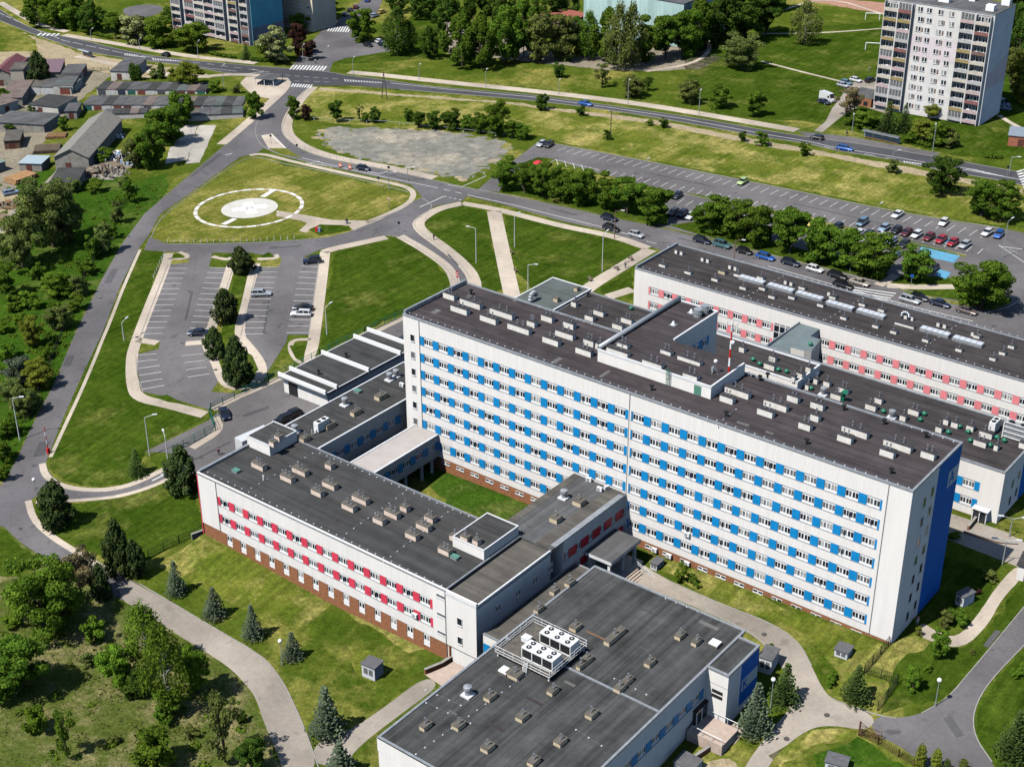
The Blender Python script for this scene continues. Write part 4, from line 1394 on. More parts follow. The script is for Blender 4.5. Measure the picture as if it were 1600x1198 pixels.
# --- B, the long wing at the back with pink panels
BB = Bld('pink_panel_wing', 'long white wing with pink window bands and skylights on a charcoal roof', 40, 78)
core(BB, -2.7, 93, 70, 86.5, -3, 13.8, W['white'])
fb = Face(BB, -2.7, 70, 0, 95.7)
wb = [4.0 + 3.32 * i for i in range(9)] + [43.3 + 3.325 * i for i in range(15)]
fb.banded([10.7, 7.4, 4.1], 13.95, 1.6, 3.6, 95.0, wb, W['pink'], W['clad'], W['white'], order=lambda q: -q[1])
b = MB()
fb.slab(b, 33.2, 37.2, -.02, .3, 3.0, 10.9, W['glass'])
for k in range(4):
    fb.slab(b, 33.2 + k * 1.27, 33.35 + k * 1.27, -.06, .1, 3.0, 10.9, W['frame'])
for k in range(6):
    fb.slab(b, 33.35, 37.0, -.05, .1, 3.0 + k * 1.5, 3.15 + k * 1.5, W['frame'])
BB.part(b, 'stair_glazing')
roof(BB, -2.7, 93, 70, 86.5, 13.85, W['roofB'], .3, .16, W['flash'])
b = MB()
b.box(-2.72, -2.35, 70.3, 86.2, 13.9, 14.4, W['flash'])
BB.part(b, 'end_parapet')
for q in ((1175, 440), (1220, 452.5), (1265, 465), (1312.5, 480), (1361, 492.5), (1461, 521), (1512.5, 536)):
    p = at(*q, 13.85)
    b = MB()
    b.box(p.x - 2.9, p.x + 2.9, p.y - .75, p.y + .75, 13.85, 14.45, W['flash'])
    sk = BB.part(b, 'skylight')
    b = MB()
    for k in range(5):
        b.box(p.x - 2.8 + k * 1.13, p.x - 2.8 + k * 1.13 + 1.04, p.y - .68, p.y + .68, 14.45, 14.55, mat('skylight_pane', (0.50, 0.53, 0.56), .2))
    b.v = [(v[0] - BB.x0, v[1] - BB.y0, v[2] - BB.z0) for v in b.v]
    b.obj('pane', sk)
wires(BB, 13.85, [((1005, 418), (1590, 588)), ((1070, 385), (1590, 525)), ((1170, 462), (1230, 428)), ((1290, 500), (1355, 462)), ((1440, 545), (1500, 505))])
patches(BB, 13.85, [(1240, 440, 1262, 446), (1330, 462, 1348, 468), (1150, 455, 1170, 462), (1400, 530, 1425, 536)], PATCHD)
chim(BB, 13.85, [(x - 4.5, y + 1, x + 4.5, y + 4) for x, y in ((1034, 415), (1074, 426), (1116, 437), (1151, 430), (1187, 434), (1160, 450), (1190, 451), (1205, 464), (1236, 465), (1252, 450), (1281, 477), (1300, 465), (1317, 497), (1346, 476), (1376, 485), (1367, 510), (1395, 519), (1445, 532), (1497, 547), (1525, 526), (1550, 561), (1565, 552), (1579, 542))], W['chim_white'], .7, .9, None, 1)
chim(BB, 13.85, [(1122, 427, 1132, 430)], W['chim_tan'], .8, 1.2, None, 0)
chim(BB, 13.85, [(1398, 506, 1427, 515)], W['chim_white'], .6, .7, None, 0)
for q in ((1061, 397), (1102, 409), (1145, 421), (1232, 445), (1300, 463), (1420, 499), (1471, 511), (1525, 526)):
    p = at(*q, 13.85)
    b = MB()
    for s_ in (-.65, .65):
        b.box(p.x + s_ - .3, p.x + s_ + .3, p.y - .3, p.y + .3, 13.85, 14.7, W['chim_white'])
        b.box(p.x + s_ - .34, p.x + s_ + .34, p.y - .34, p.y + .34, 14.7, 14.76, W['cap'])
    BB.part(b, 'twin_vent')
p = at(1414, 499, 13.85)
b = MB()
for k in range(7):
    a0, a1 = -.4 + math.pi * 1.2 * k / 7, -.4 + math.pi * 1.2 * (k + 1) / 7
    b.cyl((p.x - .8 * math.cos(a0), p.y, 14.6 + .8 * math.sin(a0)), (p.x - .8 * math.cos(a1), p.y, 14.6 + .8 * math.sin(a1)), .3, W['steel'], n=8)
BB.part(b, 'curved_duct', True)
BB.done()
# slate roofed link between the rear wing and the pink wing
LK = Bld('slate_roofed_link', 'angular link with a slate grey roof wedged against the pink panel wing', 38, 63)
b = MB()
b.prism([(36.0, 56.8), (40.4, 56.8), (40.4, 69.9), (36.0, 69.9)], -2, lambda p: 12.2 + (p[1] - 56.8) * .02, W['white'], W['roofteal'])
LK.part(b, 'hall')
pl = [at(1262.5, 524, 13.4), at(1235.7, 543, 13.4), at(1256.3, 548.4, 13.4), at(1268, 547.7, 13.4), at(1282.5, 530, 13.4)]
b = MB()
b.prism([(q.x, q.y) for q in pl], -2, 13.4, W['clad_old'], W['roofteal'])
LK.part(b, 'polygonal_stair')
b = MB()
b.box(35.9, 36.15, 56.8, 69.9, 12.0, 12.75, W['flash'])
LK.part(b, 'parapet')
vent(LK, 13.4, [(1266, 540)], 'fan')

# --- front wing, its west link and its entrance wing
FW = Bld('red_panel_wing', 'low white wing with raspberry window bands above a brown brick ground floor', 13, -29)
core(FW, -17.0, 42.5, -38.1, -20.2, -7, 9.4, W['white'])
ff = Face(FW, -17.0, -38.1, 0, 59.5)
wf = [5.2 + 3.338 * i for i in range(14)]
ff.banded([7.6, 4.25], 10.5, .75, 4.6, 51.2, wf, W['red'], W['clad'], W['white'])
b = MB()
bw = [5.8 + 3.325 * i for i in range(14)]
ed = [0.1] + [v for u in bw for v in (u, u + 1.3)] + [53.6]
for i in range(0, len(ed), 2):
    ff.slab(b, ed[i], ed[i + 1], .12, .3, -7, .74, W['brick'])

for u in bw:
    ff.slab(b, u, u + 1.3, .12, .3, -7, -1.62, W['brick'])
FW.part(b, 'brick_ground_floor')
for i, u in enumerate(bw):
    ff.win(WN[i % 3], u + .07, -.85, .18, 'ground_floor_window')
    b = MB()
    ff.slab(b, u + .05, u + 1.25, .14, .24, -1.6, -.92, W['frame'])
    FW.part(b, 'spandrel_panel')
for z in (8.65, 5.3, 2.0):
    ff.win(WT[0], 52.0, z, -.06, 'slot_window')
for z in (5.35, 1.95):
    ff.win(WS[0], 55.9, z, -.085, 'stair_window')
b = MB()
ff.slab(b, 54.0, 59.5, .5, .6, -4, .7, W['black'])
ff.slab(b, 54.0, 54.3, .1, .6, -4, .7, W['brick'])
FW.part(b, 'side_entrance')
b = MB()
b.box(-17.06, -16.86, -38.14, -37.6, -1.5, 10.3, W['red'])
FW.part(b, 'red_corner_strip')
roof(FW, -17.0, 36.8, -38.1, -20.2, 10.3, W['roofF'], .22, .14, W['flash'], sides='NSW')
roof(FW, 36.8, 42.5, -38.1, -17.2, 9.85, W['rooftan'], .22, .3, W['paleflash'], 'end_roof', 'SE')
b = MB()
b.box(-17.02, -16.5, -37.8, -20.2, 10.3, 10.75, W['flash'])
b.box(36.55, 36.8, -37.8, -20.4, 10.25, 10.5, W['flash'])
FW.part(b, 'end_parapet')
downpipes(FW, ff, (4.55, 53.7), .8, 10.3)
wires(FW, 10.3, [((325, 738), (690, 915)), ((500, 708), (745, 812)), ((380, 770), (500, 702)), ((530, 842), (640, 764)), ((600, 878), (700, 800))])
patches(FW, 10.3, [(480, 730, 500, 722), (560, 760, 590, 772), (640, 800, 660, 806), (520, 815, 535, 812)], PATCHD)
chim(FW, 10.3, [(392.8, 728.8, 410.6, 737), (437.8, 748, 455, 756), (457, 736, 475.6, 746), (507.5, 731, 517.5, 735), (503, 758.8, 522.5, 767), (486, 771, 501, 778), (549, 781, 572.5, 790), (533, 793.8, 552.5, 801), (600, 803.8, 620, 812.5), (624, 797.5, 636, 801), (582.5, 815, 597.5, 822), (650, 823.8, 668.8, 832.5), (663, 812.5, 676, 818.8), (632.5, 838.8, 650, 846), (684, 862.5, 701, 870), (702, 843, 714, 848)], W['chim_pink'], 1.0, 1.05, W['capgrey'])
vent(FW, 10.3, [(369, 737), (711, 872)], 'hatch')
vent(FW, 10.3, [(412, 750)], 'pipe')
for (x0, x1, y0, y1, zz_) in ((-19.0, -11.4, -26.8, -20.4, 12.2), (30.2, 36.3, -28.6, -20.2, 12.0)):
    b = MB()
    x0 = max(x0, -16.9)
    b.box(x0, x1, y0, y1, 10.3, zz_, W['white'])
    FW.part(b, 'roof_plant_room')
    roof(FW, x0, x1, y0, y1, zz_ + .04, W['roofF'], .15, .1, W['paleflash'], 'plant_room_roof')
chim(FW, 12.24, [(428, 687, 437, 690, 1.0), (420, 696, 428, 699, 1.0)], W['chim_pink'], 1.0, 1.0, W['capgrey'], 1)
chim(FW, 12.04, [(719, 843, 730, 848, .9), (738, 849, 746, 853, .9)], W['chim_pink'], .9, 1.0, W['capgrey'], 1)
er = Face(FW, 42.5, -38.1, math.pi / 2, 21)
for u in (4.4, 9.2, 13.3, 17.2):
    er.win(WN[0], u, 6.3, -.085, 'end_window')
FW.done()
LW_ = Bld('west_link_wing', 'low link wing with blue panels joining the front wing to the tower', -12, -4)
core(LW_, -16.9, -6.6, -20.2, 13, -4, 10.2, W['clad_old'], (0, .31, 0, 0))
fl = Face(LW_, -6.6, -20.2, math.pi / 2, 33)
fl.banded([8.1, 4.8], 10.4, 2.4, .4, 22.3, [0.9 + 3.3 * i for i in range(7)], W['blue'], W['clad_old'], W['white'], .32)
roof(LW_, -16.9, -6.6, -20.2, 13, 10.3, W['roofF'], .22, .14, W['paleflash'], sides='NEW')
chim(LW_, 10.3, [(467.5, 690, 475, 693, .9, 1.6), (505, 670, 511, 673, .9, 2.2), (547.5, 649, 553, 652, .9, 2.0), (585, 624, 592.5, 627.5, .9, 2.2)], W['chim_tan'], .9, 1.6, W['capgrey'], 1)
vent(LW_, 10.3, [(461, 676), (539, 633), (609, 594), (619, 589)], 'steel')
vent(LW_, 10.3, [(559, 612.5)], 'hatch')
LW_.done()
KW = Bld('white_roofed_corridor', 'raised corridor with a white membrane roof crossing the grassy courtyard', 0, -10)
core(KW, -2.8, 2.9, -20.1, -0.02, 3.2, 7.3, W['white'], (0, .31, 0, 0))
fk = Face(KW, 2.9, -20.1, math.pi / 2, 20.1)
fk.banded([6.2], 7.3, 3.1, .2, 20.05, [0.6 + 3.3 * i for i in range(6)], W['blue'], W['clad_old'], W['white'], .32)
roof(KW, -2.8, 2.9, -20.1, -0.02, 7.4, W['roofwhite'], .3, .1, W['paleflash'], sides='EW')
for y in (-17.5, -13, -8.5, -4.2, -1.5):
    for x in (-2.2, 2.3):
        b = MB()
        b.box(x - .2, x + .2, y - .2, y + .2, -4, 3.2, W['white'])
        KW.part(b, 'column')
KW.done()
EW = Bld('entrance_wing', 'low wing with a bluish felt roof and dark red panels above the main entrance', 37, -10)
core(EW, 32.3, 42.7, -17.1, -.02, -4, 10.2, W['white'], (0, .31, 0, 0))
fe = Face(EW, 42.7, -17.1, math.pi / 2, 17.1)
b = MB()
we = [0.3 + 3.2 * i for i in range(6)]
DRED = mat('dark_red_panel', (0.48, 0.012, 0.035), .5, .1, 1.5)
fe.banded([8.1, 4.8], 10.3, .2, .1, 17.0, we, DRED, W['white'], W['white'], .32, [WN[0], WN[1]], None, 1.15)
roof(EW, 32.3, 42.7, -20.2, -.02, 10.32, W['roofW'], .9, .1, W['flash'], sides='E')
b = MB()
b.box(32.3, 33.6, -20.2, -.05, 10.33, 10.37, W['rooftan'])
b.box(39.6, 41.8, -20.2, -.05, 10.33, 10.37, W['rooftan'])
EW.part(b, 'edge_strip')
chim(EW, 10.34, [(895, 787.5, 906, 794, .9), (859, 814, 869, 820, .9)], W['chim_tan'], .9, 1.6, W['capgrey'], 1)
vent(EW, 10.34, [(881, 778)], 'steel')
b = MB()
for y, r in ((-19.0, 1), (-17.6, 1)):
    b.cyl((36, y, 10.4), (36, y, 11.3), .05, W['steel'], n=5)
EW.part(b, 'vent_stub')
# porch slab over the entrance
b = MB()
b.box(43.0, 48.0, -11.8, -3.5, 5.0, 5.6, W['paleflash'], W['roofW'])
EW.part(b, 'porch_roof')
for x, y in ((47.3, -11.2), (47.3, -7.6), (47.3, -4.2), (43.6, -11.2)):
    b = MB()
    b.box(x - .22, x + .22, y - .22, y + .22, -3, 5.0, W['white'])
    EW.part(b, 'porch_column')
b = MB()
b.box(43.0, 48.6, -13.0, -3.4, -2.5, 1.6, W['flash'])
EW.part(b, 'terrace')
b = MB()
for k in range(8):
    b.box(48.6 + k * .42, 49.02 + k * .42, -12.0, -5.5, -2.5, 1.5 - k * .22, PINKPAVE)
EW.part(b, 'entrance_steps')
for y in (-5.3, -12.2):
    b = MB()
    b.cyl((48.6, y, 2.6), (52.0, y, 1.0), .05, W['ac'], n=6)
    b.cyl((48.6, y, 2.2), (52.0, y, .6), .04, W['ac'], n=6)
    for k in range(4):
        b.cyl((48.6 + k * 1.13, y, -.5), (48.6 + k * 1.13, y, 2.6 - k * .53), .04, W['ac'], n=6)
    EW.part(b, 'handrail')
EW.done()
# low brown roof between the entrance wing and D
MW = Bld('low_connecting_block', 'single storey connecting block with a brownish felt roof below the front wing', 46, -30)
core(MW, 42.75, 49.2, -37.0, -14.3, -4, 4.6, W['white'], (.31, 0, 0, 0))
fm_ = Face(MW, 42.75, -37.0, 0, 6.4)
fm_.banded([3.2], 4.7, .4, .1, 6.4, [1.2, 4.2], W['blue'], W['white'], W['white'], .32)
roof(MW, 42.75, 49.2, -37.0, -14.3, 4.8, W['rooftan'], .22, .12, W['flash'], sides='NSW')
MW.done()

# --- D, the wide low block in front
DW = Bld('wide_front_block', 'wide low block with a ribbed dark roof carrying the chiller platform', 62, -42)
core(DW, 49.0, 75.0, -66, -17.8, -7, 8.5, W['white'], (0, .31, 0, 0))
core(DW, 75.0, 78.3, -28.0, -19.6, -4, 8.5, W['white'], (0, 0, 0, 0))
fd = Face(DW, 75.0, -66, math.pi / 2, 38)
fd.banded([5.7], 8.7, 1.7, .4, 37.4, [1.2 + 3.32 * i for i in range(11)], W['blue'], W['white'], W['white'], .32, [WB[0], WB[4], WB[7]])
b = MB()
fd.slab(b, 0, 38, .5, .9, -7, 1.7, W['brick'])
DW.part(b, 'brick_ground_floor')
for i in range(11):
    fd.win(WN[0], 1.6 + 3.32 * i, -.6, .42, 'ground_floor_window')
roof(DW, 49.0, 75.0, -66, -17.8, 8.75, W['roofD'], .3, .16, W['flash'])
roof(DW, 75.0, 78.3, -28.0, -19.6, 8.76, W['roofD'], .3, .2, W['flash'], 'block_roof', 'NES')
b = MB()
b.box(48.9, 75.1, -66.05, -66.0, 6.6, 8.8, W['white'])
DW.part(b, 'fascia')
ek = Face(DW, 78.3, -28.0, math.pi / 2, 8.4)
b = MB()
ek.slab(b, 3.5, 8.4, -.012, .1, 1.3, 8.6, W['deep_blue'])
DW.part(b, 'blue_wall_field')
sgn = MB()
ek.slab(sgn, 3.9, 8.3, -.03, -.008, 3.6, 5.6, SIGN)
sg2 = DW.part(sgn, 'sign_panel')
letter(DW, ek, [((.08, 0), (.08, 1), .16), ((.1, .45), (.6, 1), .16), ((.25, .6), (.66, 0), .16)], 4.3, 3.85, 1.5, W['deep_blue'], sg2)
sk_ = Face(DW, 75.0, -28.0, 0, 3.3)
for z in (4.3, 5.1):
    b = MB()
    sk_.slab(b, .9, 2.6, -.03, .05, z, z + .55, W['black'])
    DW.part(b, 'louvre')
b = MB()
b.box(74.9, 78.35, -28.03, -28.0, 6.55, 6.6, W['flash'])
DW.part(b, 'joint_strip')
# ridge upstands that cross the roof
b = MB()
p, q = at(905, 1052, 8.75), at(1040, 1104, 8.75)
b.box(49.3, 74.7, p.y - .15, p.y + .15, 8.75, 8.92, W['flash'])
DW.part(b, 'expansion_joint')
wires(DW, 8.75, [((665, 1078), (720, 1102)), ((666, 1098), (735, 1130)), ((650, 1178), (870, 1020)), ((1040, 935), (1090, 955)), ((960, 1060), (1010, 1085)), ((900, 1140), (940, 1165))])
patches(DW, 8.75, [(1095, 968, 1120, 985), (880, 1065, 900, 1070), (700, 1110, 715, 1115), (1000, 1010, 1012, 1016)], PATCH)
patches(DW, 8.75, [(820, 1090, 850, 1100), (1000, 950, 1030, 962), (760, 1130, 790, 1140)], PATCHD)
chim(DW, 8.75, [(655.5, 1139, 662.5, 1144), (706, 1137, 715, 1144), (756, 1093, 764, 1099), (751, 1172, 761, 1179), (805.5, 1124, 815, 1130.5), (864.5, 1163, 875, 1169), (913.8, 1120.5, 923.8, 1126), (854, 1084, 862.5, 1088.5), (958.8, 1079, 967.5, 1085), (971, 1069, 980, 1072), (1005.5, 1040.5, 1015, 1044), (1053, 998, 1062.5, 1001), (1079, 1008, 1087.5, 1011), (899.5, 1045.5, 906, 1048), (907, 1035, 916, 1040), (889, 984, 899, 989), (790, 1056, 807.5, 1065), (832.5, 957, 841, 959), (858, 928, 866, 930.5), (881, 915.5, 890, 918), (823, 1195, 833, 1200)], W['chim_tan'], .72, 1.6, W['capgrey'], 1)
chim(DW, 8.75, [(942.5, 1007, 952, 1010, .8, 4.2)], W['chim_tan'], .8, 4.2, W['capgrey'], 1)
vent(DW, 8.75, [(1117, 1008), (789, 1051)], 'skyl')
vent(DW, 8.75, [(731, 1086)], 'steel')
patches(DW, 8.75, [(918, 985, 945, 1000)], mat('rust_stain', (0.22, 0.115, 0.06), .9, .3, .8))
# side entrance with steps
b = MB()
b.box(72.2, 75.6, -31.3, -28.2, 3.2, 3.45, W['cap'])
b.box(75.05, 75.55, -31.2, -28.3, 1.0, 3.2, W['glass'])
b.box(75.5, 75.62, -31.2, -31.05, 1.0, 3.2, W['frame'])
b.box(75.5, 75.62, -29.8, -29.65, 1.0, 3.2, W['frame'])
DW.part(b, 'side_porch')
b = MB()
b.box(75.0, 80.5, -32.5, -28.1, -2.5, .9, PINKPAVE)
DW.part(b, 'entrance_terrace')
b = MB()
for y in (-32.4, -28.2):
    b.cyl((75.6, y, 1.9), (80.4, y, 1.9), .05, W['ac'], n=6)
    for k in range(4):
        b.cyl((75.6 + k * 1.6, y, .9), (75.6 + k * 1.6, y, 1.9), .04, W['ac'], n=6)
DW.part(b, 'handrail')
DW.done()

# --- service block beside the yard with raised roof ribs
SB = Bld('service_block', 'low white service block with raised white ribs across its dark roof', -36, 16)
core(SB, -42, -30, 4.6, 30, -2, 2.6, W['white'], (.6, 0, 0, 0))
roof(SB, -42.2, -29.6, 4.2, 30.2, 2.9, W['roofF'], .15, .06, W['paleflash'])
for y in (4.3, 7.4, 16.4, 25.8, 29.9):
    b = MB()
    b.box(-42.4, -29.4, y - .15, y + .15, 2.85, 3.75, W['frame'])
    SB.part(b, 'roof_rib')
b = MB()
b.box(-40.6, -38.2, 5.1, 5.25, -1.5, 1.9, W['black'])
SB.part(b, 'gateway')
for q in ((498, 585), (541, 558)):
    vent(SB, 2.9, [q], 'cowl')
b = MB()
b.box(-29.6, -17.0, 5.5, 27, -2, 1.2, W['flash'], W['roofF'])
b.box(-29.6, -20.0, 5.2, 5.5, -2, 1.3, W['white'])
SB.part(b, 'side_bay')
b = MB()
b.box(-25.5, -20.5, 24.5, 28.5, -2, 2.0, W['white'], mat('blue_grey_glass_roof', (0.12, 0.20, 0.27), .3))
SB.part(b, 'glazed_lobby')
# ------------------------------------------------------------------ roof equipment standing loose
def chiller_mesh_parts(x, y, z, label):
    r = thing('rooftop_chiller', label, 'chiller', (x, y, z), 0, 'rooftop chillers on the railed platform')
    b = MB()
    Lx, Ly, H = 5.3, 2.1, 1.9
    b.box(-Lx / 2, Lx / 2, -Ly / 2, Ly / 2, H - .22, H, W['ac'])
    b.box(-Lx / 2, Lx / 2, -Ly / 2, Ly / 2, .1, .22, W['ac'])
    for k in range(4):
        xx = -Lx / 2 + .06 + k * (Lx - .12) / 3
        for yy in (-Ly / 2 + .06, Ly / 2 - .06):
            b.box(xx - .06, xx + .06, yy - .06, yy + .06, 0, H - .2, W['ac'])
    b.box(Lx / 2 - .02, Lx / 2 + .02, -Ly / 2, Ly / 2, .1, H, W['ac'])
    b.obj('frame', r)
    b = MB()
    for k in range(3):
        x0 = -Lx / 2 + .2 + k * 1.72
        b.prism([(x0, -.95), (x0 + .5, -.2), (x0 + .5, .2), (x0, .95), (x0 + 1.45, .95), (x0 + 1.45, -.95)], .25, H - .25, W['black'])
    b.obj('condenser_coil', r)
    for k in range(3):
        for yy in (-.5, .5):
            b = MB()
            b.cyl((-1.75 + k * 1.75, yy, H), (-1.75 + k * 1.75, yy, H + .06), .42, W['flash'], n=16)
            b.cyl((-1.75 + k * 1.75, yy, H + .06), (-1.75 + k * 1.75, yy, H + .08), .36, W['black'], n=16)
            b.cyl((-1.75 + k * 1.75, yy, H + .08), (-1.75 + k * 1.75, yy, H + .1), .12, W['ac'], n=8)
            b.obj('fan', r)
    return r
zp = 10.2
pc = [at(777, 1012, zp), at(832, 962, zp), at(915, 1005, zp), at(858, 1054, zp)]
px0, px1 = (pc[0].x + pc[1].x) / 2, (pc[2].x + pc[3].x) / 2
py0, py1 = (pc[0].y + pc[3].y) / 2, (pc[1].y + pc[2].y) / 2
pf = thing('chiller_platform', 'railed steel platform raised above the dark ribbed roof', 'platform', ((px0 + px1) / 2, (py0 + py1) / 2, 8.75))
def loc(b, o):
    b.v = [(v[0] - o.location[0], v[1] - o.location[1], v[2] - o.location[2]) for v in b.v]
    return b
b = MB()
b.box(px0, px1, py0, py1, zp - .8, zp - .65, W['capgrey'])
loc(b, pf).obj('deck', pf)
for x in (px0 + .3, (px0 + px1) / 2, px1 - .3):
    for y in (py0 + .3, py1 - .3):
        b = MB()
        b.box(x - .1, x + .1, y - .1, y + .1, 8.75, zp - .8, W['ac'])
        loc(b, pf).obj('leg', pf)
b = MB()
per = [(px0, py0), (px1, py0), (px1, py1), (px0, py1), (px0, py0)]
for (xa, ya), (xb, yb) in zip(per, per[1:]):
    for z in (.05, .5, 1.05):
        b.cyl((xa, ya, zp - .65 + z), (xb, yb, zp - .65 + z), .035, W['ac'], n=5)
    n = max(2, int(math.hypot(xb - xa, yb - ya) / 1.4))
    for k in range(n):
        xx, yy = xa + (xb - xa) * k / n, ya + (yb - ya) * k / n
        b.cyl((xx, yy, zp - .7), (xx, yy, zp + .4), .045, W['ac'], n=5)
loc(b, pf).obj('railing', pf)
b = MB()
lx = px0 + (px1 - px0) * .58
for s_ in (-.3, .3):
    b.cyl((lx + s_, py0 - .5, 8.75), (lx + s_, py0 - .05, zp + .3), .05, W['ac'], n=5)
for k in range(7):
    t = k / 6.5
    b.cyl((lx - .3, py0 - .5 + .45 * t, 8.85 + 1.5 * t), (lx + .3, py0 - .5 + .45 * t, 8.85 + 1.5 * t), .035, W['ac'], n=5)
loc(b, pf).obj('ladder', pf)
c1 = at(846, 1016, zp + 1.2)
c2 = at(874, 993, zp + 1.2)
chiller_mesh_parts(c1.x, c1.y, zp - .65, 'white six fan chiller nearer the ladder of the railed platform')
chiller_mesh_parts(c2.x, c2.y, zp - .65, 'white six fan chiller at the far side of the railed platform')
p = at(823, 996, zp)
t = thing('control_cabinet', 'small white cabinet beside the two chillers on the platform', 'cabinet', (p.x, p.y, zp - .65))
b = MB()
b.box(-.6, .6, -.5, .5, .1, .8, W['ac'])
b.obj('casing', t)
b = MB()
b.box(-.65, .65, -.55, .55, .8, .86, W['paleflash'])
b.obj('lid', t)

def rooftop_ac(px, py, z, label, sx=1.3, h=1.8, rz=0):
    p = at(px, py, z)
    r = thing('air_conditioner', label, 'air conditioner', (p.x, p.y, z), rz)
    b = MB()
    b.box(-sx, sx, -.55, .55, .2, h, W['ac'])
    for s_ in (-sx + .2, sx - .2):
        b.box(s_ - .08, s_ + .08, -.5, .5, 0, .2, W['black'])
    b.obj('casing', r)
    for s_ in (-sx * .45, sx * .45):
        b = MB()
        b.cyl((s_, 0, h), (s_, 0, h + .06), .42, W['black'], n=14)
        b.obj('fan', r)
    b = MB()
    b.box(-sx - .25, -sx, -.2, .2, .1, .7, W['ac'])
    b.cyl((-sx - .2, 0, .1), (-sx - 1.0, 0, .1), .06, W['ac'], n=5)
    b.cyl((-sx - 1.0, 0, .1), (-sx - 1.0, 0, 1.1), .06, W['ac'], n=5)
    b.obj('pipework', r)
    return r
rooftop_ac(503, 671, 10.3, 'large white twin fan air conditioner on the west link roof', 1.4, 1.9, math.pi / 2)
rooftop_ac(1552, 674, 12.55, 'large white air conditioner on the rear wing roof', 1.2, 2.2, math.pi / 2)
p = at(1586, 686, 12.55)
t = thing('condenser_rack', 'white open frame rack of condensers at the end of the rear wing roof', 'condenser', (p.x, p.y, 12.55))
b = MB()
for x in (-2.0, 2.0):
    for y in (-.7, .7):
        b.box(x - .08, x + .08, y - .08, y + .08, 0, 3.0, W['ac'])
for z in (.3, 1.2, 2.1, 2.95):
    b.box(-2.0, 2.0, -.75, -.62, z, z + .12, W['ac'])
    b.box(-2.0, 2.0, .62, .75, z, z + .12, W['ac'])
b.obj('frame', t)
b = MB()
for z in (.42, 1.32, 2.22):
    b.box(-1.85, 1.85, -.55, .55, z, z + .5, W['flash'])
b.obj('condenser_coil', t)
for x in (-1, 1):
    b = MB()
    b.cyl((x, 0, 3.0), (x, 0, 3.15), .5, W['black'], n=12)
    b.obj('fan', t)
def small_ac(px, py, z, label, on=None, rz=0.0):
    p = at(px, py, z) if on is None else Vector(on)
    o = thing('air_conditioner', label, 'air conditioner', (p.x, p.y, p.z), rz, 'small white air conditioners')
    link('casing', ACM, o)
    b = MB()
    b.box(-.4, .4, .2, .26, .1, .5, W['flash'])
    b.obj('back_plate', o)
small_ac(920, 752, 10.34, 'small air conditioner on the entrance wing roof farthest left', None, .2)
small_ac(937, 767, 10.34, 'small air conditioner in the middle of three on the entrance wing roof', None, 0)
small_ac(948, 765, 10.34, 'small air conditioner on the entrance wing roof turned sideways', None, 1.2)
small_ac(628, 604, 10.3, 'small air conditioner at the foot of the tower on the west link roof')
for i, (px, py) in enumerate(((1029, 860), (1050, 870), (1077, 882))):
    q = G(px, py)
    small_ac(0, 0, 0, ['leftmost', 'middle', 'rightmost'][i] + ' white air conditioner on the brown plinth under the blue windows', (q.x, -.3, 1.7))
small_ac(0, 0, 0, 'white air conditioner hung between two lower blue windows of the tower', (54.4, -.2, 7.0))
small_ac(0, 0, 0, 'white air conditioner on the lowest spandrel of the red panel wing', (30.7, -38.3, 2.9))
# red and white mast on the tower roof
p = at(1137.4, 598.5, 28.55)
ms = thing('radio_mast', 'red and white striped radio mast rising beside the rooftop penthouse', 'mast', (p.x, p.y, 28.55))
RED = mat('signal_red', (0.50, 0.02, 0.02), .5)
zt = 10.5
for k in range(7):
    b = MB()
    b.cyl((0, 0, k * zt / 7), (0, 0, (k + 1) * zt / 7), .2 - .012 * k, W['frame'] if k % 2 == 0 else RED, .2 - .012 * (k + 1), n=8)
    b.obj('mast_section', ms)
b = MB()
for a in range(4):
    dx, dy = math.cos(a * 1.57 + .4), math.sin(a * 1.57 + .4)
    b.cyl((0, 0, zt - .5), (dx * .8, dy * .8, zt - .5), .04, W['steel'], n=4)
    b.cyl((dx * .8, dy * .8, zt - 1.1), (dx * .8, dy * .8, zt + .2), .09, W['ac'], n=6)
b.cyl((0, 0, zt - 3), (.5, -.4, zt - 3), .04, W['steel'], n=4)
b.ball((.6, -.5, zt - 3), .35, W['ac'])
b.obj('antenna', ms)
p = at(1117, 583, 30.55)
ms = thing('antenna_cluster', 'grey antenna stand with a white ball on the penthouse roof', 'antenna', (p.x, p.y, 30.55))
b = MB()
b.cyl((0, 0, 0), (0, 0, 1.9), .06, W['steel'], n=5)
for a in range(3):
    b.cyl((math.cos(a * 2.1) * .6, math.sin(a * 2.1) * .6, 0), (0, 0, .9), .05, W['steel'], n=4)
b.box(-.5, -.1, -.4, .0, .3, 1.1, W['metal'])
b.obj('stand', ms)
b = MB()
b.ball((0, 0, 2.1), .32, W['frame'])
b.obj('white_ball', ms)

# ------------------------------------------------------------------ apartment towers
APW = mat('pale_concrete_panel', (0.62, 0.60, 0.57), .85, .1, 3)
APG = mat('grey_gable_render', (0.62, 0.66, 0.68), .85, .1, 5)
APP = mat('faded_pink_render', (0.60, 0.53, 0.54), .85, .08, 5)
APT = mat('teal_gable_render', (0.11, 0.38, 0.47), .85, .1, 5)
APD = mat('mauve_grey_render', (0.22, 0.22, 0.28), .85, .1, 5)
APY = mat('cream_render', (0.62, 0.55, 0.42), .85, .1, 5)
REC = mat('balcony_recess', (0.34, 0.33, 0.32), .9, .3, 1.5)
BALC = [mat('balcony_' + n, c, .75, .15, 1.0) for n, c in (('cream', (.50, .45, .38)), ('ochre', (.30, .23, .10)), ('brown', (.17, .10, .085)), ('dusty_pink', (.44, .34, .33)), ('dull_red', (.22, .095, .085)), ('grey', (.40, .39, .38)), ('teal', (.10, .18, .17)))]
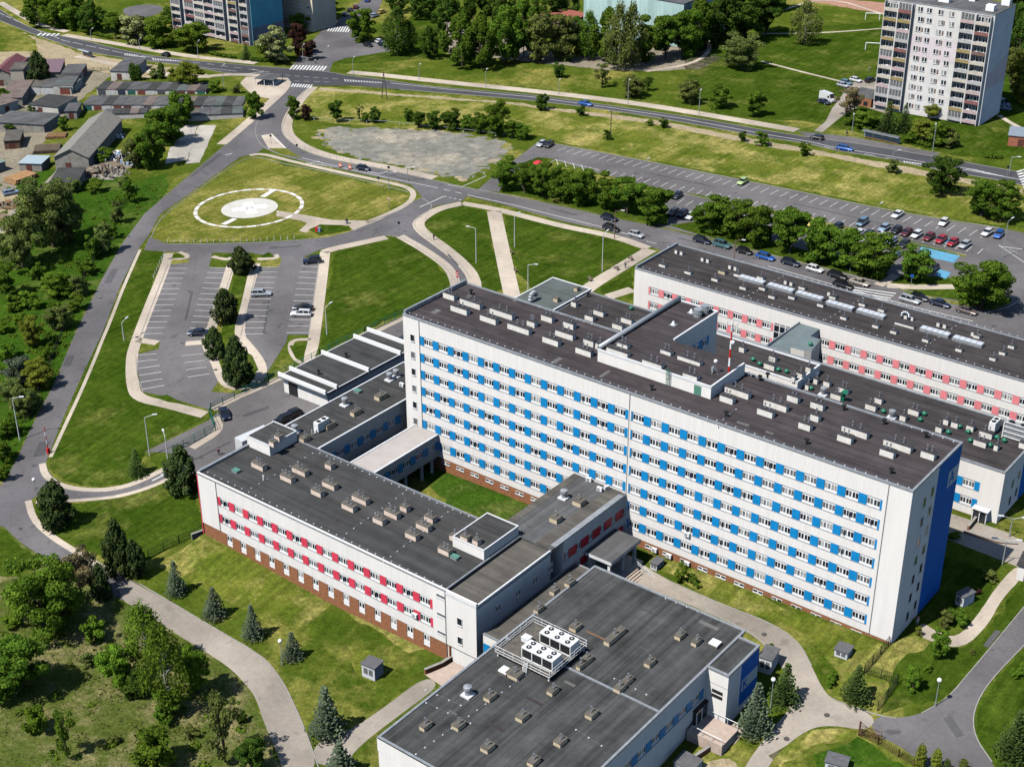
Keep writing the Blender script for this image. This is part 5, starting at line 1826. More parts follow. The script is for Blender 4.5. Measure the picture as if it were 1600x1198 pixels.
def aptower(name, label, x0, x1, y0, y1, zb, zt, nfl, cols, win_cols, gab, seed, gable_split=None):
    rnd = random.Random(seed)
    B = Bld(name, label, (x0 + x1) / 2, (y0 + y1) / 2)
    b = MB()
    b.box(x0, x1, y0, y1, zb - 4, zt, APW)
    B.part(b, 'wall')
    b = MB()
    b.box(x1, x1 + .15, y0 - .02, y1, zb - 4, zt, gab)
    if gable_split:
        b.box(x1 + .15, x1 + .17, y0 + .02, y1 - .02, zb - 4, zb + gable_split, APD)
    B.part(b, 'gable_wall')
    b = MB()
    b.box(x0 - .1, x1 + .2, y0 - .1, y1 + .1, zt, zt + .35, W['flash'], W['roofW'])
    B.part(b, 'roof')
    fh = (zt - zb - 1.2) / nfl
    F_ = Face(B, x0, y0, 0, x1 - x0)
    nb = 0
    for u0, u1 in cols:
        b = MB()
        F_.slab(b, u0, u1, -.03, .1, zb + .6, zt - .3, REC)
        B.part(b, 'balcony_bay')
        for k in range(nfl):
            z = zb + 1.0 + k * fh
            m = rnd.choices(BALC, (8, 2, 4, 5, 2, 5, .5))[0]
            b = MB()
            F_.slab(b, u0 + .1, u1 - .1, -1.25, -.03, z, z + .14, APW)
            F_.slab(b, u0 + .1, u1 - .1, -1.3, -1.2, z + .05, z + 1.02, m)
            F_.slab(b, u0 + .1, u0 + .2, -1.2, -.03, z + .05, z + 1.02, m)
            F_.slab(b, u1 - .2, u1 - .1, -1.2, -.03, z + .05, z + 1.02, m)
            B.part(b, 'balcony')
            if rnd.random() < .16:
                b = MB()
                F_.slab(b, u0 + .2, u1 - .2, -1.22, -1.17, z + 1.02, z + fh - .1, W['curtain2'])
                for q in range(5):
                    uu = u0 + .2 + q * (u1 - u0 - .4) / 4
                    F_.slab(b, uu - .04, uu + .04, -1.25, -1.15, z + 1.02, z + fh - .1, W['frame'])
                B.part(b, 'glazed_loggia')
            elif rnd.random() < .4:
                b = MB()
                uu = u0 + .5 + rnd.random() * (u1 - u0 - 1.8)
                F_.slab(b, uu, uu + .9, -1.1, -.9, z + .6, z + 1.3, rnd.choice([W['frame'], BALC[3], BALC[6], W['curtain']]))
                B.part(b, 'balcony_clutter')
            w_ = u1 - u0
            for uu in (u0 + w_ * .08, u0 + w_ * .54):
                b = rnd.randrange(3)
                B.win(WC[b], *F_.P(uu, -.1, z + .75), 0.0)
        # fins between the bays
        b = MB()
        for uu in (u0 - .08, u1 - .08):
            F_.slab(b, uu, uu + .16, -1.32, 0, zb + .6, zt - .2, APW)
        B.part(b, 'balcony_fin')
    for u in win_cols:
        for k in range(nfl):
            z = zb + 1.9 + k * fh
            B.win(WC[rnd.randrange(4)], *F_.P(u + (.35 if k % 2 else 0), -.09, z), 0.0)
    return B, F_, fh
AR, arf, fh = aptower('apartment_tower', 'tall right hand apartment tower with coloured balconies and a grey gable', -27.6, 5.2, 236.5, 251.5, 3.2, 35.4, 11, [(.5, 4.6), (4.75, 8.9), (23.6, 27.8), (28.0, 32.3)], [10.2, 12.9, 16.4, 19.6], APG, 5)
b = MB()
arf.slab(b, 8.98, 23.4, -.012, .05, 20.0, 26.6, APP)
AR.part(b, 'pink_field')
b = MB()
arf.slab(b, 8.95, 9.35, -.2, .05, 3.2, 35.2, W['flash'])
AR.part(b, 'drainpipe_shaft')
for k in range(10):
    for u in (11.95, 18.2):
        b = MB()
        arf.slab(b, u, u + .5, -.03, .05, 5.0 + k * fh, 6.3 + k * fh, mat('dark_vent_panel', (.16, .10, .08), .9))
        AR.part(b, 'vent_panel')
b = MB()
b.prism([(5.355, 236.6), (5.36, 236.6), (5.36, 251.4), (5.355, 251.4)], 14.0, lambda p: 18 + (p[1] - 236.6) * .28, APP)
AR.part(b, 'pink_gable_band')
for x, y, s_ in ((-12, 242, 1.6), (-6, 248, .9), (2.5, 240, 1.2), (3.5, 249, 1.2)):
    b = MB()
    b.box(x - s_, x + s_, y - 1, y + 1, 35.7, 37.4, W['frame'])
    AR.part(b, 'roof_house')
AR.done()
b = MB()
b.box(-36.5, -28.2, 236, 246, 0, 5.4, W['brick'], W['roofW'])
an = thing('brick_annex', 'low brick annex with a grey flat roof left of the right apartment tower', 'building', (-32, 241, 0))
loc(b, an).obj('wall', an)
b = MB()
for k in range(3):
    b.box(-35.5 + k * 2.4, -34.2 + k * 2.4, 235.93, 235.99, 3.2, 4.4, W['glass'])
loc(b, an).obj('window', an)
AL, alf, fh2 = aptower('apartment_tower', 'left apartment tower with a teal gable and rows of pinkish balconies', -289.0, -246.5, 188.6, 204, -4.5, 29.5, 12, [(.4, 5.4), (8.0, 13.2), (13.4, 18.6), (18.8, 24.0), (24.2, 29.4), (32.0, 36.4), (38.0, 42.0)], [6.0, 30.2, 36.8], APT, 9, 7.0)
AL.done()
# houses and halls at the upper edge
def flatbox(name, label, cat, pts, z0, z1, wallm, roofm, wins=None, panel=None):
    cxm, cym = sum(p[0] for p in pts) / len(pts), sum(p[1] for p in pts) / len(pts)
    r = thing(name, label, cat, (cxm, cym, z0))
    b = MB()
    b.prism([(p[0] - cxm, p[1] - cym) for p in pts], -1.5, z1 - z0, wallm)
    b.obj('wall', r)
    b = MB()
    big = [((p[0] - cxm) * 1.01, (p[1] - cym) * 1.01) for p in pts]
    b.prism(big, z1 - z0, z1 - z0 + .3, roofm)
    b.obj('roof', r)
    if wins:
        n, rows = wins
        (xa, ya), (xb, yb) = pts[0], pts[1]
        L = math.hypot(xb - xa, yb - ya)
        rz = math.atan2(yb - ya, xb - xa)
        for i in range(n):
            for zz_ in rows:
                t = (i + .5) / n - .6 / L
                link('window', WN[(i * 7 + int(zz_)) % 3], r, (xa + (xb - xa) * t - cxm + .06 * math.sin(rz), ya + (yb - ya) * t - cym - .06 * math.cos(rz), zz_), rz)
    return r
g1 = G(430, 46)
flatbox('cream_block', 'cream rendered block just right of the teal gabled apartment tower', 'building', [(-262, 214), (-241, 214), (-241, 226), (-262, 226)], -3, 18, APY, W['roofW'], (5, (2, 5, 8, 11, 14)))
MINT = mat('mint_sheet_wall', (0.36, 0.50, 0.47), .6, .25, 2.0, stretch=(1, 1, .1))
q0, q1 = G(905, 60), G(1085, 62)
y0 = q0.y + 8
hall = flatbox('mint_sports_hall', 'mint green sheet walled hall behind the tall birches at the top edge', 'hall', [(q0.x - 4, y0), (q1.x + 2, y0), (q1.x + 2, y0 + 30), (q0.x - 4, y0 + 30)], q0.z, q0.z + 16, MINT, W['roofW'])
q0 = G(846, 62)
flatbox('pink_villa', 'small pinkish house among the trees left of the mint hall', 'house', [(q0.x - 8, q0.y + 10), (q0.x + 6, q0.y + 10), (q0.x + 6, q0.y + 22), (q0.x - 8, q0.y + 22)], q0.z, q0.z + 5.5, mat('pink_house_render', (.5, .3, .3), .9, .1, 2), mat('red_tile', (.28, .09, .06), .9, .2, .6), (3, (1.5, 5)))

# ------------------------------------------------------------------ garages, sheds, barn
RF = [W['roofW'], W['roofF'], W['rooftan'], W['greysheet'], mat('rusty_sheet_roof', (.15, .115, .10), .85, .3, 1.5), mat('verdigris_roof', (.17, .24, .21), .8, .2, 2)]
GW = mat('garage_render', (.55, .52, .46), .9, .15, 1.5)
DOORS = [mat('garage_door_' + n, c, .7, .2, .6) for n, c in (('brown', (.11, .04, .03)), ('grey', (.07, .075, .085)), ('green', (.02, .11, .09)), ('white', (.5, .5, .48)), ('navy', (.03, .035, .07)), ('red', (.17, .05, .035)))]
GREY_R = [1, 1, 0, 0, 3, 0, 2, 0, 1, 4, 3, 0, 0]
def frame3(pa, pb, pd):
    """ground rectangle from its near left, near right and far left pixel corners"""
    A, Bq, D = G(*pa), G(*pb), G(*pd)
    u = (Bq - A).xy
    L = u.length
    u = u / L
    v = Vector((-u.y, u.x))
    dep = max(2.0, abs((D - A).xy.dot(v)))
    return A, L, dep, math.atan2(u.y, u.x)
def garage_row(label, pa, pb, pd, n, h=2.6, seed=1, doors=True):
    rnd = random.Random(seed)
    A, L, dep, rz = frame3(pa, pb, pd)
    r = thing('garage_row', label, 'garages', tuple(A), rz)
    b = MB()
    b.box(0, L, 0, dep, -1.2, h - .15, GW)
    b.obj('wall', r)
    wd = L / n
    for i in range(n):
        b = MB()
        b.box(i * wd + .03, (i + 1) * wd - .03, -.12, dep + .15, h - .15, h + .05 * rnd.random() + .08, RF[rnd.choice(GREY_R)])
        b.obj('roof', r)
        if doors:
            b = MB()
            b.box(i * wd + .4, (i + 1) * wd - .4, -.06, 0, .02, h - .28, rnd.choice(DOORS))
            b.obj('door', r)
    return r
garage_row('back garage row of eleven doors nearest the main road', (152, 149), (322, 147), (165, 137), 11, 2.1, 3)
garage_row('middle garage row with worn doors below the back row', (130, 173), (378, 167), (142, 159), 16, 1.9, 5)
garage_row('closed rear garage row turned away behind the barn', (162, 188), (230, 184), (166, 180), 5, 1.9, 7, False)
garage_row('short closed garage row near the bend of the access road', (295, 190), (380, 184), (300, 179), 5, 1.9, 8, False)
garage_row('garage row running beside the lane left of the thujas', (115, 147), (137, 113), (94, 135), 7, 2.7, 9)
garage_row('pair of garages with a blue tarpaulin patch on top', (42, 148), (112, 148), (55, 134), 3, 2.7, 10)
def shed(label, pa, pb, pd, h, wallm, roofm, cat='shed', gable=False, name='shed', door=True, over=.25):
    A, L, dep, rz = frame3(pa, pb, pd)
    r = thing(name, label, cat, tuple(A), rz)
    b = MB()
    b.box(0, L, 0, dep, -1.2, h, wallm)
    if gable:
        rd_ = h + L * .24
        b.prism([(0, 0), (L, 0), (L, .2), (0, .2)], h, h, wallm)
        for yy in (0.0, dep):
            b.face([(0, yy, h), (L, yy, h), (L / 2, yy, rd_)], wallm)
    b.obj('wall', r)
    b = MB()
    if gable:
        rd_ = h + L * .24
        for x0, x1, z0, z1 in ((-.4, L / 2, h - .25, rd_), (L + .4, L / 2, h - .25, rd_)):
            b.face([(x0, -.4, z0), (x1, -.4, z1 + .02), (x1, dep + .4, z1 + .02), (x0, dep + .4, z0)], roofm)
            b.face([(x0, -.4, z0 - .15), (x1, -.4, z1 - .13), (x1, -.4, z1 + .02), (x0, -.4, z0)], roofm)
            b.face([(x0, -.4, z0 - .15), (x0, dep + .4, z0 - .15), (x0, dep + .4, z0), (x0, -.4, z0)], roofm)
    else:
        b.box(-over, L + over, -over, dep + over, h, h + .16, roofm)
    b.obj('roof', r)
    if door:
        b = MB()
        b.box(L * .3, L * .3 + min(1.6, L * .4), -.05, 0, 0, min(h - .3, 2.2), DOORS[0])
        b.obj('door', r)
    return r
GREYW = mat('grey_plaster', (.27, .25, .215), .95, .25, 1.2)
shed('old grey gabled barn between the log piles', (88, 266), (140, 265), (120, 206), 4.1, GREYW, mat('grey_eternit', (.20, .19, .165), .95, .2, 1.0), 'barn', True, 'old_barn')
shed('grey roofed hut in the allotment above the barn', (47, 177), (92, 180), (62, 160), 2.8, GW, RF[1], 'hut')
shed('long low workshop at the left edge above the log yard', (-8, 206), (70, 208), (-6, 188), 3.0, GREYW, RF[0], 'workshop')
shed('maroon roofed house at the upper left edge', (-10, 135), (20, 134), (-6, 112), 4.5, GREYW, mat('maroon_sheet', (.14, .05, .06), .7, .2, 1), 'house', True, 'small_house')
shed('plain concrete tower hut with a flat top beside the maroon roofs', (20, 137), (40, 136), (22, 126), 6.0, mat('beige_block', (.42, .37, .30), .9), RF[2], 'tower hut')
shed('mauve roofed store behind the dark spruce', (42, 130), (95, 126), (46, 110), 3.2, GREYW, mat('mauve_sheet', (.17, .11, .13), .7, .2, 1), 'store')
shed('weathered brown shack at the left edge by the lane', (2, 168), (36, 166), (6, 142), 3.0, GREYW, RF[4], 'shack')
shed('cream walled shed with a rusty roof at the left edge', (0, 180), (30, 170), (0, 160), 2.8, GW, RF[4], 'shed')
shed('small tin shed beside the lane below the workshop', (8, 234), (32, 232), (12, 218), 2.6, mat('rusty_boards', (.16, .09, .06), .9), RF[2], 'shed')
shed('green roofed cabin at the far left edge', (-14, 274), (10, 266), (-12, 246), 2.6, GREYW, RF[5], 'cabin')
shed('tiny grey lean to beside the old barn', (103, 187), (121, 186), (106, 175), 2.6, GREYW, RF[0], 'lean-to')
shed('blue roofed trailer shed between the log piles', (32, 268), (66, 268), (35, 256), 2.4, GREYW, mat('pale_blue_sheet', (.33, .40, .43), .5), 'shed')
shed('grey flat roofed store at the top of the thuja hedge', (174, 125), (206, 125), (180, 105), 3.0, GW, RF[0], 'store')
shed('dark roofed hut in the bushes below the log piles', (80, 300), (122, 298), (85, 278), 2.6, GREYW, RF[1], 'hut')
shed('red brick kiosk with a blue grey roof at the right edge', (1574, 228), (1625, 232), (1578, 214), 3.0, mat('red_brick', (.33, .12, .07), .9, .2, .5), mat('blue_grey_sheet', (.22, .26, .30), .6, .1, 1), 'kiosk')
shed('white site office with a dark roof at the right edge', (1587, 905), (1625, 915), (1592, 884), 2.7, W['white'], W['roofF'], 'cabin')
# white utility cabins on the grass
UT = mat('utility_render', (.55, .57, .58), .9, .1, .8)
def utility(label, pa, pb, pd, h):
    r = shed(label, pa, pb, pd, h, UT, mat('dark_lid', (.11, .11, .115), .8, .2, .6), 'ventilation shaft', False, 'ventilation_shaft', False, .15)
    A, L, dep, rz = frame3(pa, pb, pd)
    b = MB()
    b.box(L * .15, L * .45, -.04, 0, h * .35, h * .8, W['curtain2'])
    b.box(L * .55, L * .85, -.04, 0, h * .35, h * .8, W['curtain2'])
    b.obj('louvre', r)
utility('light grey ventilation hut on the dry grass before the red panel wing', (566, 1056), (586, 1064), (582, 1045), 2.3)
utility('low dark lidded shaft on the dry grass below the tower', (1303, 1024), (1323, 1031), (1312, 1014), 1.2)
utility('small shaft in the shade east of the tower', (1492, 943), (1504, 950), (1503, 930), 1.9)
utility('small shaft near the entrance steps', (1016, 888), (1026, 892), (1022, 880), 1.1)
utility('grey hut at the blue corner of the front block', (1184, 1048), (1204, 1054), (1196, 1028), 2.6)
utility('low concrete shaft at the bottom edge by the brick wall', (1052, 1202), (1080, 1216), (1075, 1188), 1.4)
utility('dark lidded shaft in the tall grass at the bottom edge', (1288, 1204), (1320, 1212), (1300, 1190), 1.6)
# log piles, pallets, heaps
LOG = mat('cut_logs', (.30, .17, .08), .9, .35, .4)
LOGD = mat('weathered_logs', (.17, .13, .09), .9, .35, .4)
def logpile(label, pa, pb, n, rows, m, L=2.2):
    A, Bq = G(*pa), G(*pb)
    u = (Bq - A).xy.normalized()
    v = Vector((-u.y, u.x))
    r = thing('log_pile', label, 'log pile', tuple(A))
    D = (Bq - A).xy.length
    b = MB()
    for k in range(rows):
        for i in range(n - k):
            t = (i + .5 + k * .5) / n * D
            rr = D / n * .5 * random.uniform(.8, 1.0)
            p = u * t
            z = rr + k * D / n * .85
            e = random.uniform(-.2, .2)
            b.cyl((p.x + v.x * e, p.y + v.y * e, z), (p.x + v.x * (L + e), p.y + v.y * (L + e), z), rr, m, n=7)
    b.obj('logs', r)
logpile('orange cut log stack on the yard left of the barn', (70, 218), (104, 216), 20, 3, LOG, 4)
logpile('long brown log stack beside the old barn', (50, 242), (96, 238), 26, 4, LOGD, 6)
logpile('reddish log stack below the blue roofed trailer shed', (24, 290), (62, 276), 22, 4, LOG, 5)
logpile('short pile of planks before the barn door', (100, 272), (120, 270), 10, 2, LOG, 3)
logpile('grey firewood heap winding towards the hedge', (122, 282), (195, 262), 30, 3, LOGD, 5)
logpile('small log stack between the sheds and the lane', (40, 258), (68, 252), 16, 2, LOG, 3)
logpile('reddish logs at the edge of the wild bushes', (0, 356), (26, 348), 12, 2, LOG, 4)
logpile('rough log stack below the dirt track at the left edge', (-6, 350), (20, 340), 10, 2, LOGD, 3)
def heap(name, label, cat, px, py, r0, n, mats_):
    p = G(px, py)
    r = thing(name, label, cat, tuple(p))
    b = MB()
    b.prism([(r0 * 1.02 * math.cos(k * .5236), r0 * .62 * math.sin(k * .5236)) for k in range(12)], -.3, .12, mats_[-1])
    for i in range(n):
        a, d = random.uniform(0, 6.28), r0 * math.sqrt(random.random())
        s_ = random.uniform(.25, .8)
        z = max(0, (1 - d / r0)) * r0 * .25
        x, y = d * math.cos(a), d * math.sin(a) * .6
        a = random.uniform(0, 3)
        b.prism([(x + s_ * math.cos(a + k * 1.57), y + s_ * math.sin(a + k * 1.57) * random.uniform(.5, 1)) for k in range(4)], -.1, z + random.uniform(.2, .7), random.choice(mats_))
    b.obj('rubble', r)
heap('rubble_heap', 'whitish heap of rubble and sacks beside the concrete slabs', 'rubble', 190, 250, 8, 90, [CONC, W['frame'], mat('dusty_blue_plastic', (.3, .38, .5), .6), YARD])
heap('stone_heap', 'grey stone heap at the foot of the hedge', 'rubble', 168, 270, 8, 70, [LOGD, YARD, GREYW])
heap('scrap_heap', 'scrap and a pale car body on the grass behind the barn', 'scrap', 180, 213, 4, 40, [W['frame'], W['metal'], W['black']])
heap('soil_heap', 'low rusty heap on the dirt at the left edge', 'soil heap', 12, 322, 4, 30, [LOG, LOGD])
# two bus shelters, sign boards, small street things
def shelter(label, px, py, L, rz, frame_m):
    p = G(px, py)
    r = thing('bus_shelter', label, 'bus shelter', tuple(p), rz)
    b = MB()
    b.box(0, L, 0, 1.6, 2.4, 2.52, W['curtain2'])
    b.box(-.1, L + .1, -.1, .05, 2.36, 2.56, frame_m)
    b.obj('roof', r)
    for k in range(5):
        b = MB()
        b.box(k * L / 4 - .05, k * L / 4 + .05, 1.4, 1.5, 0, 2.4, frame_m)
        b.obj('post', r)
    b = MB()
    for k in range(4):
        b.box(k * L / 4 + .15, (k + 1) * L / 4 - .15, 1.43, 1.47, .3, 2.2, mat('pane_clear', (.28, .33, .34), .2))
    b.obj('glass_wall', r)
    b = MB()
    b.box(.5, L - .5, .9, 1.3, .42, .5, LOG)
    b.obj('bench', r)
shelter('long bus shelter on the lay by below the right apartment tower', 1346, 217, 11, -.02, W['metal'])
shelter('small white framed shelter beside the road at the upper left', 124, 88, 6, -.05, W['frame'])
# bicycle shelter with dark roof at the junction
A, L, dep, rz = frame3((398, 134), (428, 136), (404, 124))
r = thing('bicycle_shelter', 'dark roofed bicycle shelter on the pavers beside the junction', 'shelter', tuple(A), rz)
b = MB()
b.box(0, L, 0, dep, 2.3, 2.45, W['roofW'])
b.obj('roof', r)
for x in (.2, L / 2, L - .2):
    for y in (.2, dep - .2):
        b = MB()
        b.box(x - .08, x + .08, y - .08, y + .08, 0, 2.3, W['frame'])
        b.obj('post', r)
b = MB()
for k in range(8):
    x = .6 + k * (L - 1.2) / 7
    b.box(x - .03, x + .03, .8, dep - .8, .05, .8, W['frame'])
b.obj('bicycle_rack', r)
# football goals
for lab, px, py, w_ in (('far white football goal left of the right apartment tower', 1352, 31, 22), ('near white football goal left of the right apartment tower', 1352, 78, 23)):
    p, q = G(px, py), G(px + w_, py + 1)
    r = thing('football_goal', lab, 'goal', tuple(p), 0, 'football goals')
    d = (q - p)
    b = MB()
    for e in (Vector((0, 0, 0)), d):
        b.cyl((e.x, e.y, e.z), (e.x, e.y, e.z + 2.4), .14, W['frame'], n=6)
    b.cyl((0, 0, 2.4), (d.x, d.y, d.z + 2.4), .14, W['frame'], n=6)
    b.obj('goal_frame', r)
# helipad cabinets
p = G(497, 362)
r = thing('fire_cabinet', 'red and blue equipment cabinets on the grass beside the helipad path', 'cabinet', tuple(p), .3)
b = MB()
b.box(-.65, 0.0, -.3, .3, 0, 1.1, RED)
b.box(-.7, 0.05, -.35, .35, 1.1, 1.16, RED)
b.obj('red_box', r)
b = MB()
b.box(.12, .75, -.3, .3, 0, 1.1, mat('grey_blue_enamel', (.13, .25, .32), .5))
b.box(.07, .8, -.35, .35, 1.1, 1.16, W['flash'])
b.obj('blue_box', r)
p = G(542, 350)
r = thing('waste_bin', 'grey bin at the edge of the paved helipad path', 'bin', tuple(p))
b = MB()
b.cyl((0, 0, 0), (0, 0, 1.1), .3, W['flash'], .36, n=10)
b.obj('barrel', r)
b = MB()
b.cyl((0, 0, 1.1), (0, 0, 1.22), .4, W['black'], n=10)
b.obj('lid', r)
# red parasol / banner near the right car park
p = G(841, 266)
r = thing('parasol', 'red parasol standing among trees at the car park entry', 'parasol', tuple(p))
b = MB()
b.cyl((0, 0, 0), (0, 0, 2.6), .05, W['frame'], n=6)
b.obj('pole', r)
b = MB()
b.cyl((0, 0, 2.1), (0, 0, 2.9), 1.5, mat('red_cloth', (.55, .03, .05), .8), .05, n=8)
b.obj('canopy', r)
# orange barriers
for i, (px, py) in enumerate(((532, 262), (547, 265))):
    p = G(px, py)
    r = thing('road_barrier', ['left', 'right'][i] + ' one of the two orange striped barriers ahead of the dark car', 'barrier', tuple(p), 0, 'orange road barriers')
    b = MB()
    b.box(-.5, .5, -.06, .06, .2, 1.4, mat('orange_plastic', (.65, .16, .06), .6))
    b.obj('board', r)
    b = MB()
    b.box(-.52, .52, -.075, .075, .6, .85, W['frame'])
    b.obj('white_stripe', r)
    b = MB()
    b.box(-.4, .4, -.35, .35, 0, .2, W['black'])
    b.obj('foot', r)
p = G(76, 708)
r = thing('lifting_gate', 'red and white lifting barrier raised beside the left road', 'barrier', tuple(p))
b = MB()
b.box(-.25, .25, -.25, .25, 0, 1.1, RED)
b.obj('housing', r)
b = MB()
for k in range(5):
    b.box(-.06, .06, -.06, .06, 1.1 + k * .9, 2.0 + k * .9, W['frame'] if k % 2 else RED)
b.obj('boom', r)
# no entry sign at the branch lane
def sign(label, px, py, kind, h=2.4):
    p = G(px, py)
    r = thing('road_sign', label, 'road sign', tuple(p), .4)
    b = MB()
    b.cyl((0, 0, 0), (0, 0, h + .5), .05, W['metal'], n=6)
    b.obj('post', r)
    b = MB()
    if kind == 'noentry':
        b.cyl((0, -.06, h + .4), (0, -.1, h + .4), .42, RED, n=16)
        b.box(-.28, .28, -.12, -.1, h + .32, h + .48, W['frame'])
        b.cyl((0, -.06, h - .5), (0, -.1, h - .5), .38, W['frame'], n=16)
        b.cyl((0, -.1, h - .5), (0, -.11, h - .5), .3, RED, n=16)
    elif kind == 'square':
        b.box(-.35, .35, -.09, -.05, h - .1, h + .6, mat('sign_blue', (.02, .12, .42), .5))
    elif kind == 'tri':
        b.prism([(-.4, -.1), (.4, -.1), (.4, -.06), (-.4, -.06)], h - .1, h + .05, RED)
        b.prism([(-.25, -.1), (.25, -.1), (.25, -.06), (-.25, -.06)], h + .05, h + .35, W['frame'])
        b.prism([(-.1, -.1), (.1, -.1), (.1, -.06), (-.1, -.06)], h + .35, h + .6, RED)
    else:
        b.cyl((0, -.06, h + .3), (0, -.1, h + .3), .38, W['black'], n=14)
    b.obj('plate', r)
sign('double no entry sign where the branch lane meets the tower', 715, 444, 'noentry')
for lab, px, py, k in (('dark round sign at the junction below the helipad lawn', 624, 364, 'round'), ('blue sign at the crossing of the hospital road', 893 + 530, 448, 'square'), ('small dark sign on the triangular island', 424, 226, 'round'), ('dark sign beside the road island', 465, 241, 'round'), ('sign at the verge before the gravel field', 608, 276, 'round'), ('sign on the lawn corner by the car park entrance', 592, 283 + 10, 'round'), ('blue sign at the corner of the junction', 494, 92, 'square'), ('white direction sign at the right end of the main road', 1573, 276, 'round'), ('triangular warning sign by the helipad lawn', 608, 325, 'tri')):
    sign(lab, px, py, k)
# transmission poles
def pole(label, px, py, ty, kind):
    p = G(px, py)
    h = height((px, py), ty)
    r = thing('utility_pole', label, 'utility pole', tuple(p))
    b = MB()
    WD = mat('tarred_wood', (.07, .06, .05), .9)
    if kind == 'twin':
        b.cyl((-1.2, 0, 0), (0, 0, h), .14, WD, .1, n=6)
        b.cyl((1.2, 0, 0), (0, 0, h), .14, WD, .1, n=6)
    else:
        b.cyl((0, 0, 0), (0, 0, h), .16, WD, .1, n=6)
    b.obj('post', r)
    b = MB()
    b.box(-1.1, 1.1, -.06, .06, h - .5, h - .38, WD)
    for x in (-1, 0, 1):
        b.cyl((x, 0, h - .38), (x, 0, h - .12), .07, RED if kind == 'twin' else W['frame'], n=5)
    b.obj('crossarm', r)
pole('twin legged wooden pole on the meadow below the main road', 601, 156, 112, 'twin')
pole('single wooden pole beside a dark shrub on the meadow', 954, 216, 173, 'one')
# ------------------------------------------------------------------ cars
PAINTS = {}
def paint(name, c, metal=.2):
    if name not in PAINTS:
        M = mat('car_paint_' + name, c, .28, spec=.5, metal=metal)
        M.node_tree.nodes['Principled BSDF'].inputs['Coat Weight'].default_value = .6
        PAINTS[name] = M
    return PAINTS[name]
CARC = {'navy': (.012, .018, .04), 'black': (.010, .010, .012), 'white': (.70, .70, .70), 'silver': (.42, .44, .46), 'blue': (.015, .10, .38), 'red': (.36, .012, .02), 'dark red': (.16, .01, .015), 'maroon': (.09, .012, .02), 'teal': (.06, .14, .16), 'yellow': (.62, .46, .10), 'pale green': (.42, .55, .22), 'beige': (.36, .32, .26), 'brown': (.14, .11, .10), 'grey blue': (.13, .22, .30), 'pale blue': (.28, .36, .46), 'charcoal': (.035, .04, .045)}
CGLASS = mat('car_glass', (.012, .014, .018), .06, spec=.7)
TYRE = mat('tyre_rubber', (.012, .012, .012), .9)
LAMPG = mat('lamp_glass', (.6, .6, .58), .2)
TAIL = mat('tail_lamp', (.3, .01, .01), .3)
SHAPES = {  # side outline of the lower body (x, z) and of the cabin (x at belt, x at roof)
    'hatchback': dict(L=4.1, W=1.74, belt=.92, roof=1.47, hood=(-2.05, -1.0, .72, .90), cab=(-1.0, -.25, 1.45, 1.95), tail=(2.05, .9)),
    'saloon': dict(L=4.6, W=1.78, belt=.93, roof=1.43, hood=(-2.3, -1.1, .72, .91), cab=(-1.1, -.3, .95, 1.65), tail=(2.3, .98)),
    'estate': dict(L=4.7, W=1.80, belt=.95, roof=1.48, hood=(-2.35, -1.1, .72, .92), cab=(-1.1, -.35, 1.8, 2.2), tail=(2.35, .95)),
    'off-roader': dict(L=4.6, W=1.88, belt=1.08, roof=1.72, hood=(-2.3, -1.1, .88, 1.05), cab=(-1.1, -.45, 1.75, 2.15), tail=(2.3, 1.08)),
    'people carrier': dict(L=4.5, W=1.8, belt=1.05, roof=1.68, hood=(-2.25, -1.35, .82, 1.0), cab=(-1.45, -.45, 1.8, 2.15), tail=(2.25, 1.05)),
}
CARP = {}
